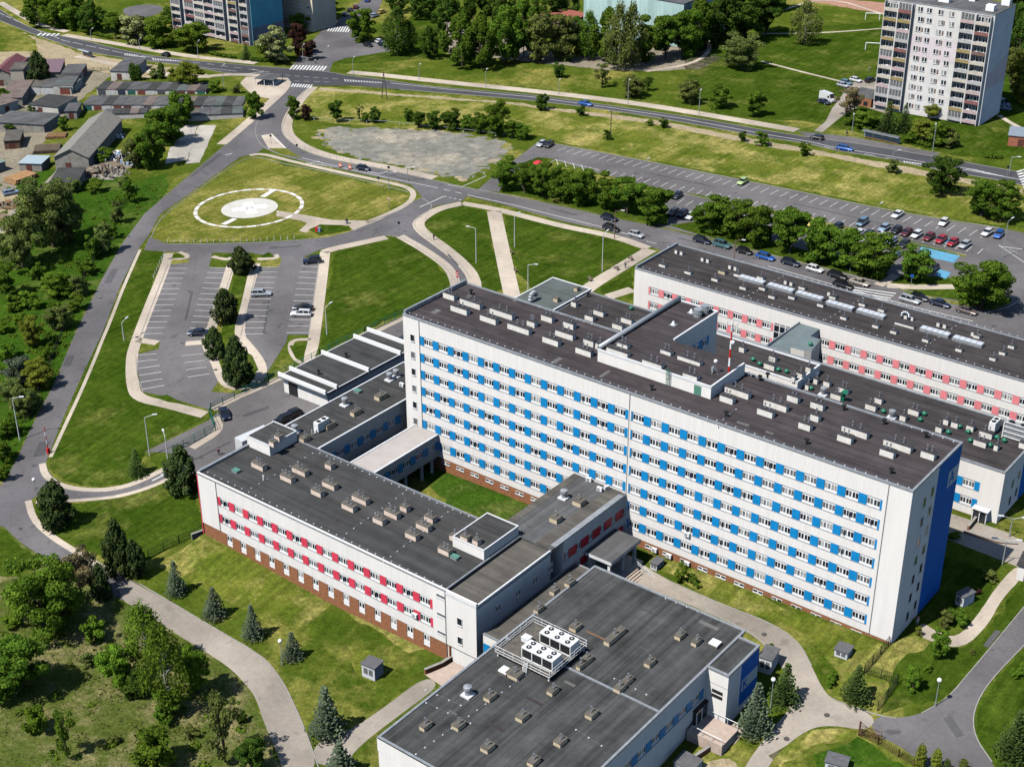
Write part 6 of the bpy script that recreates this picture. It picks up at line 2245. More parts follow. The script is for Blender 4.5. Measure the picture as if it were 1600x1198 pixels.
def car_mesh(shape, colour):
    key = (shape, colour)
    if key in CARP:
        return CARP[key]
    S = SHAPES[shape]
    P = paint(colour, CARC[colour])
    L, wd = S['L'] / 2, S['W'] / 2
    x0, x1, zh0, zh1 = S['hood']
    zb, zr = S['belt'], S['roof']
    prof = [(-L, .42, zh0 - .12, .84), (-L + .12, .30, zh0, .92), (x1 * .75 - .3, .24, (zh0 + zh1) / 2 + .04, .98), (x1, .24, zh1, 1.0), (0, .24, zb, 1.0), (S['cab'][2], .24, zb + .01, 1.0), (L - .35, .26, S['tail'][1], .97), (L - .08, .32, S['tail'][1] - .05, .93), (L, .45, S['tail'][1] - .25, .86)]
    b = MB()
    rings = []
    for x, zl, zt, f in prof:
        w_ = wd * f
        rings.append([(x, -w_ * .9, zl), (x, -w_, zl + (zt - zl) * .35), (x, -w_ * .985, zl + (zt - zl) * .75), (x, -w_ * .86, zt), (x, 0, zt + .025), (x, w_ * .86, zt), (x, w_ * .985, zl + (zt - zl) * .75), (x, w_, zl + (zt - zl) * .35), (x, w_ * .9, zl)])
    def loft(rings, m, ends=True):
        n = len(rings[0])
        i0 = len(b.v)
        k = b.slot(m)
        for r in rings:
            b.v += r
        for j in range(len(rings) - 1):
            for i in range(n - 1):
                a = i0 + j * n + i
                b.f.append((a, a + n, a + n + 1, a + 1))
                b.mi.append(k)
            a = i0 + j * n
            b.f.append((a, a + n - 1, a + 2 * n - 1, a + n))
            b.mi.append(k)
        if ends:
            b.f.append(tuple(i0 + i for i in range(n)))
            b.mi.append(k)
            b.f.append(tuple(i0 + (len(rings) - 1) * n + i for i in range(n))[::-1])
            b.mi.append(k)
    loft(rings, P)
    # roof panel and pillars in body colour
    c0, c1, c2, c3 = S['cab']
    rw, bw = wd * .72, wd * .86
    b.face([(c1, -rw, zr), (c2, -rw, zr - .01), (c2, rw, zr - .01), (c1, rw, zr)], P)
    b.face([(c1 - .12, -rw * .95, zr - .04), (c1, -rw, zr), (c1, rw, zr), (c1 - .12, rw * .95, zr - .04)], P)
    b.face([(c2, -rw, zr - .01), (c2 + .12, -rw * .94, zr - .07), (c2 + .12, rw * .94, zr - .07), (c2, rw, zr - .01)], P)
    mid = (c1 + c2) / 2 - .1
    for s_ in (-1, 1):
        for xa, xb in ((mid, mid), (c2 - .05, (c2 + c3) / 2 - .05), (c1, c0)):
            b.face([(xb - .05, s_ * (bw + .012), zb), (xb + .09, s_ * (bw + .012), zb), (xa + .07, s_ * (rw + .012), zr - .02), (xa - .05, s_ * (rw + .012), zr - .02)], P)
    if shape in ('estate', 'off-roader'):
        for s_ in (-1, 1):
            b.box(c1 + .2, c2 - .1, s_ * rw * .92 - .03, s_ * rw * .92 + .03, zr + .03, zr + .07, W['black'])
    body = b.mesh('car_body_mesh')
    b = MB()
    g = [[(c0, -bw, zb - .02), (c0, bw, zb - .02)], [(c1 - .02, -rw, zr - .03), (c1 - .02, rw, zr - .03)], [(c2 + .02, -rw, zr - .04), (c2 + .02, rw, zr - .04)], [(c3, -bw * .96, zb - .01), (c3, bw * .96, zb - .01)]]
    for q in range(3):
        b.face([g[q][0], g[q][1], g[q + 1][1], g[q + 1][0]], CGLASS)
    for s_ in (0, 1):
        b.face([g[0][s_], g[1][s_], g[2][s_], g[3][s_]], CGLASS)
    glass = b.mesh('car_glass_mesh')
    b = MB()
    b.cyl((0, -.1, 0), (0, .1, 0), .32, TYRE, n=12)
    ty = b.mesh('tyre_mesh')
    b = MB()
    b.cyl((0, -.115, 0), (0, .115, 0), .2, W['metal'], n=8)
    rim = b.mesh('rim_mesh')
    b = MB()
    b.box(-.05, .06, -.2, .2, -.07, .07, LAMPG)
    hl = b.mesh('headlight_mesh')
    b = MB()
    b.box(-.05, .05, -.14, .14, -.1, .1, TAIL)
    tl = b.mesh('tail_light_mesh')
    CARP[key] = (body, glass, ty, rim, hl, tl, S)
    return CARP[key]
def car(label, shape, colour, px, py, dx, dy, group='parked cars', flip=False):
    """dx, dy: pixel direction of the bonnet"""
    body, glass, ty, rim, hl, tl, S = car_mesh(shape, colour)
    p = G(px, py)
    q = G(px + dx, py + dy)
    a = math.atan2(q.y - p.y, q.x - p.x) + math.pi
    r = thing('parked_car' if 'driv' not in label else 'moving_car', label, 'car', (p.x, p.y, p.z + .04), a, group)
    link('body', body, r)
    link('window_glass', glass, r)
    for x in (-S['L'] * .30, S['L'] * .30):
        for y in (-S['W'] / 2 + .06, S['W'] / 2 - .06):
            w_ = link('wheel', ty, r, (x, y, .32))
            link('rim', rim, w_)
    L, zz_ = S['L'] / 2, S['hood'][2]
    for s_ in (-1, 1):
        link('headlight', hl, r, (-L + .06, s_ * S['W'] * .33, zz_ - .1))
        link('tail_light', tl, r, (L - .05, s_ * S['W'] * .36, S['tail'][1] - .22))
    return r
RD = (10, 2.6)     # along the hospital road
MR = (10, 1.9)     # along the main road
ST = (-10, 6.6)    # along the slanting bays
for a in (
    ('dark navy off-roader in the top bay of the right column of the left car park', 'off-roader', 'navy', 488, 411, -10, 1.0, 'cars in the left car park'),
    ('silver estate car in the third column of the left car park', 'estate', 'silver', 408, 462, 10, -.6, 'cars in the left car park'),
    ('dark car at the lower end of the second column beside a round pine', 'saloon', 'navy', 310, 523.5, -10, .3, 'cars in the left car park'),
    ('black car half hidden behind the white estate in the left car park', 'saloon', 'black', 474, 484.5, -10, -.2, 'cars in the left car park'),
    ('white estate car in the right column of the left car park', 'estate', 'white', 471, 493.5, -10, -.2, 'cars in the left car park'),
    ('dark car parked by the green railing at the head of the ramp', 'saloon', 'navy', 351, 650, 3, 8, 'cars in the service yard'),
    ('left of the two black cars behind the west link roof', 'hatchback', 'black', 443, 659, -10, 5, 'cars in the service yard'),
    ('right of the two black cars behind the west link roof', 'hatchback', 'black', 457, 651, -10, 5, 'cars in the service yard'),
    ('dark teal car peeping out at the left corner of the tower', 'people carrier', 'charcoal', 626, 540, -10, 5, 'cars in the service yard'),
    ('dark car driving past the gravel field on the access road', 'hatchback', 'navy', 568, 266, 10, 1.5, 'cars on the road'),
    ('bright blue car driving on the main road above the meadow', 'saloon', 'blue', 915, 165, 10, 1.5, 'cars on the road'),
    ('black car driving on the main road near the bus lay-by', 'hatchback', 'black', 1276, 218, -10, -1.3, 'cars on the road'),
    ('blue car driving on the near lane of the main road below the right apartment tower', 'estate', 'blue', 1320, 235, 10, 1.6, 'cars on the road'),
    ('small black car driving at the upper left on the main road', 'hatchback', 'black', 259, 88, -10, -2, 'cars on the road'),
    ('pale silver car at the far left end of the right car park', 'hatchback', 'silver', 846, 228, *ST, 'cars in the right car park'),
    ('black car beside the pale silver one at the left end of the right car park', 'hatchback', 'black', 858, 229, *ST, 'cars in the right car park'),
    ('pale green small car alone in the upper row of bays', 'hatchback', 'pale green', 1160, 287, *ST, 'cars in the right car park'),
    ('white car in the upper row left of the other white one', 'saloon', 'white', 1402, 338.5, *ST, 'cars in the right car park'),
    ('white car standing upright in the upper row above the red cars', 'hatchback', 'white', 1474, 351, -8, 8, 'cars in the right car park'),
    ('white car beside the blue one at the right end of the upper row', 'hatchback', 'white', 1542, 367, *ST, 'cars in the right car park'),
    ('blue car at the right end of the upper row of bays', 'hatchback', 'blue', 1560, 370, -8, 8, 'cars in the right car park'),
    ('grey blue van like car left in the middle row of bays', 'people carrier', 'grey blue', 1347, 351, -8, 6, 'cars in the right car park'),
    ('pale silver car between the grey blue and the black one', 'hatchback', 'pale blue', 1381, 360, *ST, 'cars in the right car park'),
    ('black car between the pale and the maroon one in the middle row', 'hatchback', 'black', 1400, 363, *ST, 'cars in the right car park'),
    ('maroon car left of a white one in the middle row', 'hatchback', 'maroon', 1416, 367, *ST, 'cars in the right car park'),
    ('white car between the maroon and the dark red one', 'hatchback', 'white', 1432, 370, *ST, 'cars in the right car park'),
    ('dark red car left of the two brighter red ones', 'hatchback', 'dark red', 1451, 374, *ST, 'cars in the right car park'),
    ('red car between the dark red and the last red one', 'hatchback', 'red', 1470, 378, *ST, 'cars in the right car park'),
    ('red car directly left of the silver one at the row end', 'hatchback', 'red', 1488, 382.5, *ST, 'cars in the right car park'),
    ('silver car at the right end of the middle row of bays', 'hatchback', 'silver', 1507, 386, *ST, 'cars in the right car park'),
    ('white car in the near row just above the hedge trees', 'saloon', 'white', 1342, 368, *ST, 'cars in the right car park'),
    ('dark car tucked behind the tree in the near row', 'hatchback', 'charcoal', 1356, 370, *ST, 'cars in the right car park'),
    ('white car right of the dark one in the near row', 'hatchback', 'white', 1377, 374, *ST, 'cars in the right car park'),
    ('pale blue car left of the black one in the near row', 'hatchback', 'pale blue', 1392, 381, *ST, 'cars in the right car park'),
    ('black car at the right end of the near row', 'hatchback', 'black', 1412, 385, *ST, 'cars in the right car park'),
    ('yellow car peeking out between two hedge trees', 'hatchback', 'yellow', 1268, 352, *ST, 'cars in the right car park'),
    ('dark blue car just right of the yellow one behind the hedge', 'hatchback', 'navy', 1308, 358, *ST, 'cars in the right car park'),
    ('navy car below the blue painted bays', 'hatchback', 'navy', 1457, 423, *ST, 'cars in the right car park'),
    ('blue car half hidden under the hedge tree beside the blue bays', 'hatchback', 'grey blue', 1396, 404, *ST, 'cars in the right car park'),
    ('dark car alone in the upper bay of the gap between the tree rows', 'hatchback', 'navy', 1058, 309, *ST, 'cars in the right car park'),
    ('leftmost dark car in the lower bays of the gap between the tree rows', 'hatchback', 'charcoal', 1052, 335, *ST, 'cars in the right car park'),
    ('navy car beside the white one in the gap between the tree rows', 'hatchback', 'navy', 1066, 337, *ST, 'cars in the right car park'),
    ('white car in the gap between the tree rows', 'hatchback', 'white', 1080, 341, *ST, 'cars in the right car park'),
    ('dark car on the far lane of the hospital road left of the wing', 'estate', 'navy', 952, 344, *RD, 'cars along the hospital road'),
    ('black estate right below the dark one on the hospital road', 'estate', 'black', 955, 360, *RD, 'cars along the hospital road'),
    ('silver car following the black estate on the hospital road', 'hatchback', 'silver', 994, 370, *RD, 'cars along the hospital road'),
    ('navy car parked first behind the pink panel wing', 'estate', 'navy', 1097, 379, *RD, 'cars along the hospital road'),
    ('teal off-roader parked second behind the pink panel wing', 'off-roader', 'teal', 1128, 386, *RD, 'cars along the hospital road'),
    ('black car parked third behind the pink panel wing', 'hatchback', 'black', 1163, 396, *RD, 'cars along the hospital road'),
    ('bright blue car parked fourth behind the pink panel wing', 'estate', 'blue', 1196, 405, *RD, 'cars along the hospital road'),
    ('navy estate parked between the bright blue and the white car', 'estate', 'navy', 1235, 414, *RD, 'cars along the hospital road'),
    ('white car parked under the hedge trees on the hospital road', 'hatchback', 'white', 1273, 424, *RD, 'cars along the hospital road'),
    ('black estate parked right of the white car on the hospital road', 'estate', 'black', 1308, 434, *RD, 'cars along the hospital road'),
    ('beige saloon right before the striped crossing', 'saloon', 'beige', 1343, 445, *RD, 'cars along the hospital road'),
    ('black car half hidden by the roof edge beside the striped crossing', 'estate', 'black', 1317, 449, *RD, 'cars along the hospital road'),
    ('silver estate after the striped crossing', 'estate', 'silver', 1421, 472, *RD, 'cars along the hospital road'),
    ('black car behind the silver estate after the crossing', 'hatchback', 'black', 1436, 468, *RD, 'cars along the hospital road'),
    ('navy saloon parked below the biggest round tree', 'saloon', 'navy', 1468, 478, *RD, 'cars along the hospital road'),
    ('brown saloon at the right end of the parked line', 'saloon', 'brown', 1510, 489, *RD, 'cars along the hospital road'),
    ('red car waiting before the upper striped crossing', 'hatchback', 'red', 524, 37, 5, -9, 'cars on the side street'),
    ('dark car above the red one on the side street', 'hatchback', 'navy', 539, 25, 6, -8, 'cars on the side street'),
    ('black car third in line on the side street', 'hatchback', 'black', 547, 18.5, 6, -8, 'cars on the side street'),
    ('dark red car fourth in line on the side street', 'hatchback', 'dark red', 556, 13.5, 6, -8, 'cars on the side street'),
    ('blue car at the top edge of the side street', 'hatchback', 'blue', 574, 3, 6, -8, 'cars on the side street'),
    ('pale blue car parked beyond the round tree on the side street', 'hatchback', 'pale blue', 586, 27, 9, -3, 'cars on the side street'),
    ('yellow car parked beyond the round tree on the side street', 'hatchback', 'yellow', 597, 21, 9, -3, 'cars on the side street'),
    ('black car on the small forecourt by the dark birch', 'hatchback', 'black', 575, 73, 9, 2, 'cars on the side street'),
    ('white car on the small forecourt by the dark birch', 'hatchback', 'white', 593, 68, 9, 2, 'cars on the side street'),
    ('navy car in front of the white one by the dark birch', 'hatchback', 'navy', 598, 72.5, 9, 2, 'cars on the side street'),
    ('dark blue car in front of the white van by the right apartment tower', 'saloon', 'navy', 1287, 162, 9, 3, 'cars at the apartment tower'),
    ('white car at the top of the yard by the right apartment tower', 'hatchback', 'white', 1337, 128, 9, 2, 'cars at the apartment tower'),
    ('black car beside the balconies of the right apartment tower', 'estate', 'black', 1360, 128, 9, -3, 'cars at the apartment tower'),
    ('silver car left in the yard by the right apartment tower', 'hatchback', 'silver', 1317, 136, 9, 2, 'cars at the apartment tower'),
    ('grey blue car behind the silver one in that yard', 'hatchback', 'grey blue', 1322, 132, 9, 2, 'cars at the apartment tower'),
    ('navy car in the lower yard by the brick annex', 'hatchback', 'navy', 1356, 150, 8, -4, 'cars at the apartment tower'),
    ('silver blue car on the dirt track at the left edge', 'estate', 'pale blue', 18, 304, 9, -2, 'cars around the garages'),
    ('dark car on the sandy ground left of the dark pine', 'hatchback', 'navy', 44, 97, -9, 2, 'cars around the garages'),
    ('black car under the trees on the lawn at the upper right', 'hatchback', 'grey blue', 1569, 172, 9, 1, 'cars at the apartment tower'),
):
    car(*a)
# vans
def van(label, px, py, dx, dy, colour, L=5.6, h=2.5, box=False):
    p, q = G(px, py), G(px + dx, py + dy)
    a = math.atan2(q.y - p.y, q.x - p.x)
    r = thing('white_van', label, 'van', (p.x, p.y, p.z + .04), a)
    P = paint(colour, CARC[colour])
    b = MB()
    if box:
        b.box(-L / 2, L / 2 - 1.9, -1.15, 1.15, .55, h, P)
        b.box(L / 2 - 1.8, L / 2, -1.0, 1.0, .45, 1.3, P)
        b.prism([(L / 2 - 1.8, -1), (L / 2 - .35, -1), (L / 2 - .35, 1), (L / 2 - 1.8, 1)], 1.3, 2.1, P)
    else:
        prof = [(-L / 2, .4), (L / 2, .4), (L / 2, 1.0), (L / 2 - .9, 1.3), (L / 2 - 1.6, h - .1), (L / 2 - 1.9, h), (-L / 2 + .15, h), (-L / 2, h - .15)]
        n = len(prof)
        for s_ in (-1, 1):
            pts = [(x, s_ * (.98 if z < 1.4 else .9), z) for x, z in prof]
            b.face(pts if s_ < 0 else pts[::-1], P)
        for i in range(n):
            (xa, za), (xb, zb_) = prof[i], prof[(i + 1) % n]
            wa, wb_ = (.98 if za < 1.4 else .9), (.98 if zb_ < 1.4 else .9)
            b.face([(xa, -wa, za), (xa, wa, za), (xb, wb_, zb_), (xb, -wb_, zb_)], P)
    b.obj('body', r)
    b = MB()
    if box:
        b.box(L / 2 - .36, L / 2 - .32, -.9, .9, 1.35, 2.0, CGLASS)
        b.box(L / 2 - 1.6, L / 2 - .5, -1.02, 1.02, 1.4, 1.95, CGLASS)
    else:
        b.face([(L / 2 - .9, -.86, 1.33), (L / 2 - .9, .86, 1.33), (L / 2 - 1.58, .84, h - .12), (L / 2 - 1.58, -.84, h - .12)][::-1], CGLASS)
        b.v = [(v[0] + .03, v[1], v[2] + .02) for v in b.v]
        b.box(L / 2 - 2.2, L / 2 - 1.4, -1.0, 1.0, 1.4, 2.0, CGLASS)
    b.obj('window_glass', r)
    ty, rim = car_mesh('hatchback', 'white')[2:4]
    for x in (-L * .3, L * .33):
        for y in (-.95, .95):
            w_ = link('wheel', ty, r, (x, y, .34))
            link('rim', rim, w_)
van('white delivery van parked on the grass edge by the right apartment tower', 1293, 158, 10, 3.5, 'white', 6, 2.6)
van('white box lorry beside the roof plant room of the front wing', 404, 699, 10, -5.5, 'white', 8.5, 3.4, True)
van('pale blue van half hidden behind the right apartment tower gable', 1563, 166, 10, 2, 'pale blue', 5.5, 2.4)

# ------------------------------------------------------------------ lamps
LPM = mat('lamp_post_grey', (.34, .37, .37), .5, metal=.3)
GLOBE = mat('opal_globe', (.75, .75, .72), .3)
def lamp(label, px, py, ty, kind, arm=0.0, colour=None):
    p = G(px, py)
    h = height((px, py), ty)
    r = thing('street_lamp', label, 'street lamp', tuple(p), arm, 'globe lamps on short posts' if kind == 'globe' else 'street lamps on tall posts')
    m = colour or LPM
    b = MB()
    if kind == 'globe':
        b.cyl((0, 0, 0), (0, 0, h - .3), .075, m, .055, n=8)
        b.cyl((0, 0, 0), (0, 0, .6), .11, m, n=8)
        b.obj('post', r)
        b = MB()
        b.ball((0, 0, h), .34, GLOBE, 12, 8)
        b.obj('globe', r, True)
    else:
        b.cyl((0, 0, 0), (0, 0, h), .12, m, .075, n=8)
        b.obj('post', r)
        for s_ in ((1, -1) if kind == 'double' else (1,)):
            b = MB()
            b.cyl((0, 0, h - .05), (s_ * 1.5, 0, h + .35), .055, m, n=6)
            b.obj('arm', r)
            b = MB()
            b.box(min(s_ * 1.4, s_ * 2.3), max(s_ * 1.4, s_ * 2.3), -.16, .16, h + .3, h + .45, W['paleflash'])
            b.obj('lamp_head', r)
WHP = mat('pale_post', (.55, .56, .55), .5)
BRP = mat('brown_post', (.20, .12, .10), .6)
for a in (
    ('globe lamp on the dry grass beside the lower left path', 441, 1039, 1001, 'globe', 0),
    ('globe lamp alone on the lawn at the lower right', 1461, 1103, 1062, 'globe', 0),
    ('globe lamp beside the blue spruce at the front block corner', 1204, 1105, 1061, 'globe', 0),
    ('globe lamp in front of the dark conifers left of the red panel wing', 212, 897, 860, 'globe', 0),
    ('globe lamp at the left road fork below the round pine', 58, 779, 749, 'globe', 0),
    ('lamp among the wild bushes at the left road', 31, 688, 622, 'arm', .6, WHP),
    ('lamp on the lawn above the ramp', 234, 712, 652, 'arm', .9, WHP),
    ('lamp at the foot of the ramp beside the big round pine', 262, 716, 682, 'arm', 2.6, WHP),
    ('thin lamp on the long lawn left of the car park', 194, 532, 504, 'arm', 1.8, WHP),
    ('lamp on the lawn beside the upper curved lane', 744, 411, 357, 'arm', 3.6, WHP),
    ('lamp on the lawn right of the car park columns', 511, 523, 480, 'arm', 1.6, WHP),
    ('lamp on the path edge above the grey annex', 825, 455, 414, 'arm', .4, WHP),
    ('lamp at the left corner of the daisy lawn', 804, 386, 338, 'arm', 1.6, WHP),
    ('lamp in the middle of the daisy lawn', 941, 424, 366, 'arm', 1.6, WHP),
    ('brown lamp on the kerb beside the black estate', 960, 373, 330, 'arm', .4, BRP),
    ('brown lamp on the kerb behind the pink panel wing', 1147, 409, 376, 'arm', .4, BRP),
    ('lamp in the hedge row next to the striped crossing', 1328, 424, 417 - 6, 'arm', .4),
    ('lamp under the biggest round tree', 1536, 479, 458, 'arm', .4),
    ('lamp between the bays of the right car park', 1366, 362, 322, 'arm', 1.4),
    ('lamp at the upper row of the right car park', 1005, 281, 252, 'arm', 1.4),
    ('lamp at the left end of the right car park', 833, 250, 228, 'arm', 1.4),
    ('lamp at the right end of the right car park', 1566, 403, 346, 'arm', 1.4),
    ('twin armed lamp by the white site office at the right edge', 1566, 882, 845, 'double', .5),
    ('twin armed lamp in front of the rear wing porch', 1577, 838, 810, 'double', .5),
    ('lamp by the hedge at the upper left pavement', 143, 63, 48, 'arm', 2.0),
    ('lamp on the verge of the upper left pavement', 219, 81, 63, 'arm', 2.0),
    ('lamp in front of the blossoming trees at the upper left', 310, 91, 67, 'arm', 2.0),
    ('lamp at the left corner of the road junction', 474, 100, 73, 'arm', 2.0),
    ('lamp at the right corner of the road junction', 512, 102, 76, 'arm', 2.0),
    ('first lamp along the upper pavement right of the junction', 552, 116, 93, 'arm', 2.0),
    ('lamp along the upper pavement above the wooden pole', 655, 125, 104, 'arm', 2.0),
    ('lamp along the upper pavement below the dark birches', 759, 137, 112, 'arm', 2.0),
    ('lamp along the upper pavement left of the small round trees', 873, 148, 128, 'arm', 2.0),
    ('lamp along the upper pavement among the small round trees', 981, 163, 129, 'arm', 2.0),
    ('lamp along the upper pavement right of the small round trees', 1092, 180, 145, 'arm', 2.0),
    ('lamp at the bus lay-by', 1331, 209, 183, 'arm', 2.0),
    ('lamp on the lawn before the right apartment tower', 1457, 238, 199, 'arm', 2.0),
    ('lamp at the right end of the main road', 1577, 270, 246, 'arm', .3),
    ('thin lamp at the meadow edge of the right car park', 1393, 262, 238, 'arm', 1.0),
    ('lamp pole in the lower left of the road junction', 350, 137, 105, 'arm', 2.0),
    ('lamp by the gravel field kerb', 637, 283, 262, 'arm', .4),
    ('lamp on the road edge opposite the gravel field', 608, 297, 270, 'arm', .4),
):
    lamp(*a)

# ------------------------------------------------------------------ fences
GRF = mat('green_mesh_fence', (.02, .20, .14), .6)
DKF = mat('dark_fence', (.025, .022, .02), .7)
RUF = mat('rusty_fence', (.10, .045, .03), .8)
def fence(label, pts, m, h=1.5, step=2.4, bars=True, name='fence'):
    P = [G(*p) for p in pts]
    r = thing(name, label, 'fence', tuple(P[0]))
    o = P[0]
    infill, nb = MB(), 0
    for a, c in zip(P, P[1:]):
        d = c - a
        L = d.xy.length
        n = max(1, int(L / step))
        for k in range(n + 1):
            q = a + d * (k / n) - o
            b = MB()
            b.box(q.x - .05, q.x + .05, q.y - .05, q.y + .05, q.z - .2, q.z + h + .08, m)
            if nb < 99:
                b.obj('post', r)
                nb += 1
            else:
                off = len(infill.v)
                infill.v += b.v
                infill.f += [tuple(off + j for j in f_) for f_ in b.f]
                infill.mi += [infill.slot(m)] * len(b.f)
        for z in ((.15, h * .5, h) if bars else (h,)):
            infill.cyl(a - o + Vector((0, 0, z)), c - o + Vector((0, 0, z)), .035, m, n=4)
        if bars:
            kk = int(L / .28)
            for k in range(kk):
                q = a + d * ((k + .5) / kk) - o
                infill.cyl((q.x, q.y, q.z + .15), (q.x, q.y, q.z + h), .022, m, n=3, caps=False)
    infill.obj('railing', r)
fence('green mesh fence climbing beside the ramp and yard to the tower', [(632, 493), (570, 522), (500, 556), (420, 598), (330, 641), (328, 650), (337, 672), (270, 708)], GRF, 1.6)
fence('dark fence running from the red panel wing down to the conifers', [(318, 832), (280, 848), (232, 872)], DKF, 1.5)
fence('dark fence from the tower corner across the dry grass', [(1388, 1008), (1350, 1052), (1402, 1068), (1371, 1110)], DKF, 1.6)
fence('rusty fence right of the open gate at the bottom', [(1345, 1150), (1372, 1163), (1404, 1182), (1428, 1196)], RUF, 1.3)
fence('old fence winding along the wild strip at the left road', [(215, 296), (190, 325), (150, 400), (130, 440), (118, 480), (82, 560), (68, 600), (40, 660)], DKF, 1.4, 3.0)
fence('low railing beside the lane at the upper garages', [(112, 140), (135, 112), (170, 110)], DKF, 1.2)
fence('post and wire fence at the back of the gravel field', [(462, 186), (520, 191), (600, 194), (700, 204), (800, 216)], WHP, 1.0, 5.0, False)
p, q = G(1342, 1148), G(1376, 1157)
r = thing('metal_gate', 'rusty steel swing gate standing open beside the lane', 'gate', tuple(p))
d = q - p
b = MB()
b.box(-.1, .1, -.1, .1, -.2, 2.4, RUF)
b.obj('post', r)
b = MB()
for z in (.3, 1.0, 1.7):
    b.cyl((0, 0, z), (d.x, d.y, d.z + z * .9), .05, RUF, n=5)
b.cyl((d.x, d.y, d.z + .2), (d.x, d.y, d.z + 1.6), .05, RUF, n=5)
b.cyl((0, 0, 2.3), (d.x, d.y, d.z + .4), .05, RUF, n=5)
for k in range(1, 8):
    t = k / 8
    b.cyl((d.x * t, d.y * t, d.z * t + .3), (d.x * t, d.y * t, d.z * t + 1.6), .03, RUF, n=4)
b.obj('leaf', r)
# low walls
def wall(label, pts, h, t, m, name='low_wall'):
    P = [G(*p) for p in pts]
    r = thing(name, label, 'wall', tuple(P[0]))
    b = MB()
    for a, c in zip(P, P[1:]):
        d = (c - a).xy.normalized()
        n = Vector((-d.y, d.x, 0)) * t / 2
        a0, c0 = a - P[0], c - P[0]
        b.prism([(a0 + n)[:2], (a0 - n)[:2], (c0 - n)[:2], (c0 + n)[:2]], -1.0, h, m)
    b.obj('masonry', r)
    b = MB()
    for a, c in zip(P, P[1:]):
        d = (c - a).xy.normalized()
        n = Vector((-d.y, d.x, 0)) * (t / 2 + .06)
        a0, c0 = a - P[0], c - P[0]
        b.prism([(a0 + n)[:2], (a0 - n)[:2], (c0 - n)[:2], (c0 + n)[:2]], h, h + .1, KERB)
    b.obj('coping', r)
wall('brown clinker wall bending beside the sunken side entrance', [(664, 1053), (690, 1042), (714, 1026)], .9, .35, W['brick'])
wall('dark retaining wall at the left corner of the red panel wing', [(326, 832), (300, 843)], .9, .3, GREYW)
wall('brown wall along the ramp to the glazed porch of the rear wing', [(1512, 828), (1530, 806)], .8, .3, W['brick'])
wall('long low brown wall beside the path to the rear wing porch', [(1506, 832), (1560, 848), (1590, 850)], .4, .3, W['brick'])
wall('low brick wall at the bottom beside the shaded facade', [(1084, 1190), (1108, 1172)], 1.0, .3, W['brick'])

# ------------------------------------------------------------------ bollards
bl = MB()
bl.cyl((0, 0, 0), (0, 0, .85), .08, W['frame'], .07, n=8)
bl.cyl((0, 0, .62), (0, 0, .74), .084, RED, n=8)
BLM = bl.mesh('bollard_mesh')
def bollards(pts, n, grp, base):
    P = [G(*p) for p in pts]
    ls = [(b_ - a).length for a, b_ in zip(P, P[1:])]
    T_ = sum(ls)
    for i in range(n):
        s_ = T_ * i / (n - 1)
        k = 0
        while k < len(ls) - 1 and s_ > ls[k]:
            s_ -= ls[k]
            k += 1
        q = P[k].lerp(P[k + 1], min(1, s_ / ls[k]))
        o = thing('bollard', base % (ordinal(i, n)), 'bollard', tuple(q), 0, grp, BLM)
bollards([(262, 379), (330, 378.5), (400, 377), (460, 373)], 20, 'bollards on the near edge of the helipad lawn', '%s white bollard on the near edge of the helipad lawn')
bollards([(452, 214), (470, 232), (510, 245), (560, 257), (608, 267)], 18, 'bollards in front of the gravel field', '%s white bollard in front of the gravel field')
bollards([(258, 396), (250, 412), (240, 434)], 8, 'bollards on the lawn beside the left car park', '%s thin white bollard on the lawn beside the left car park')

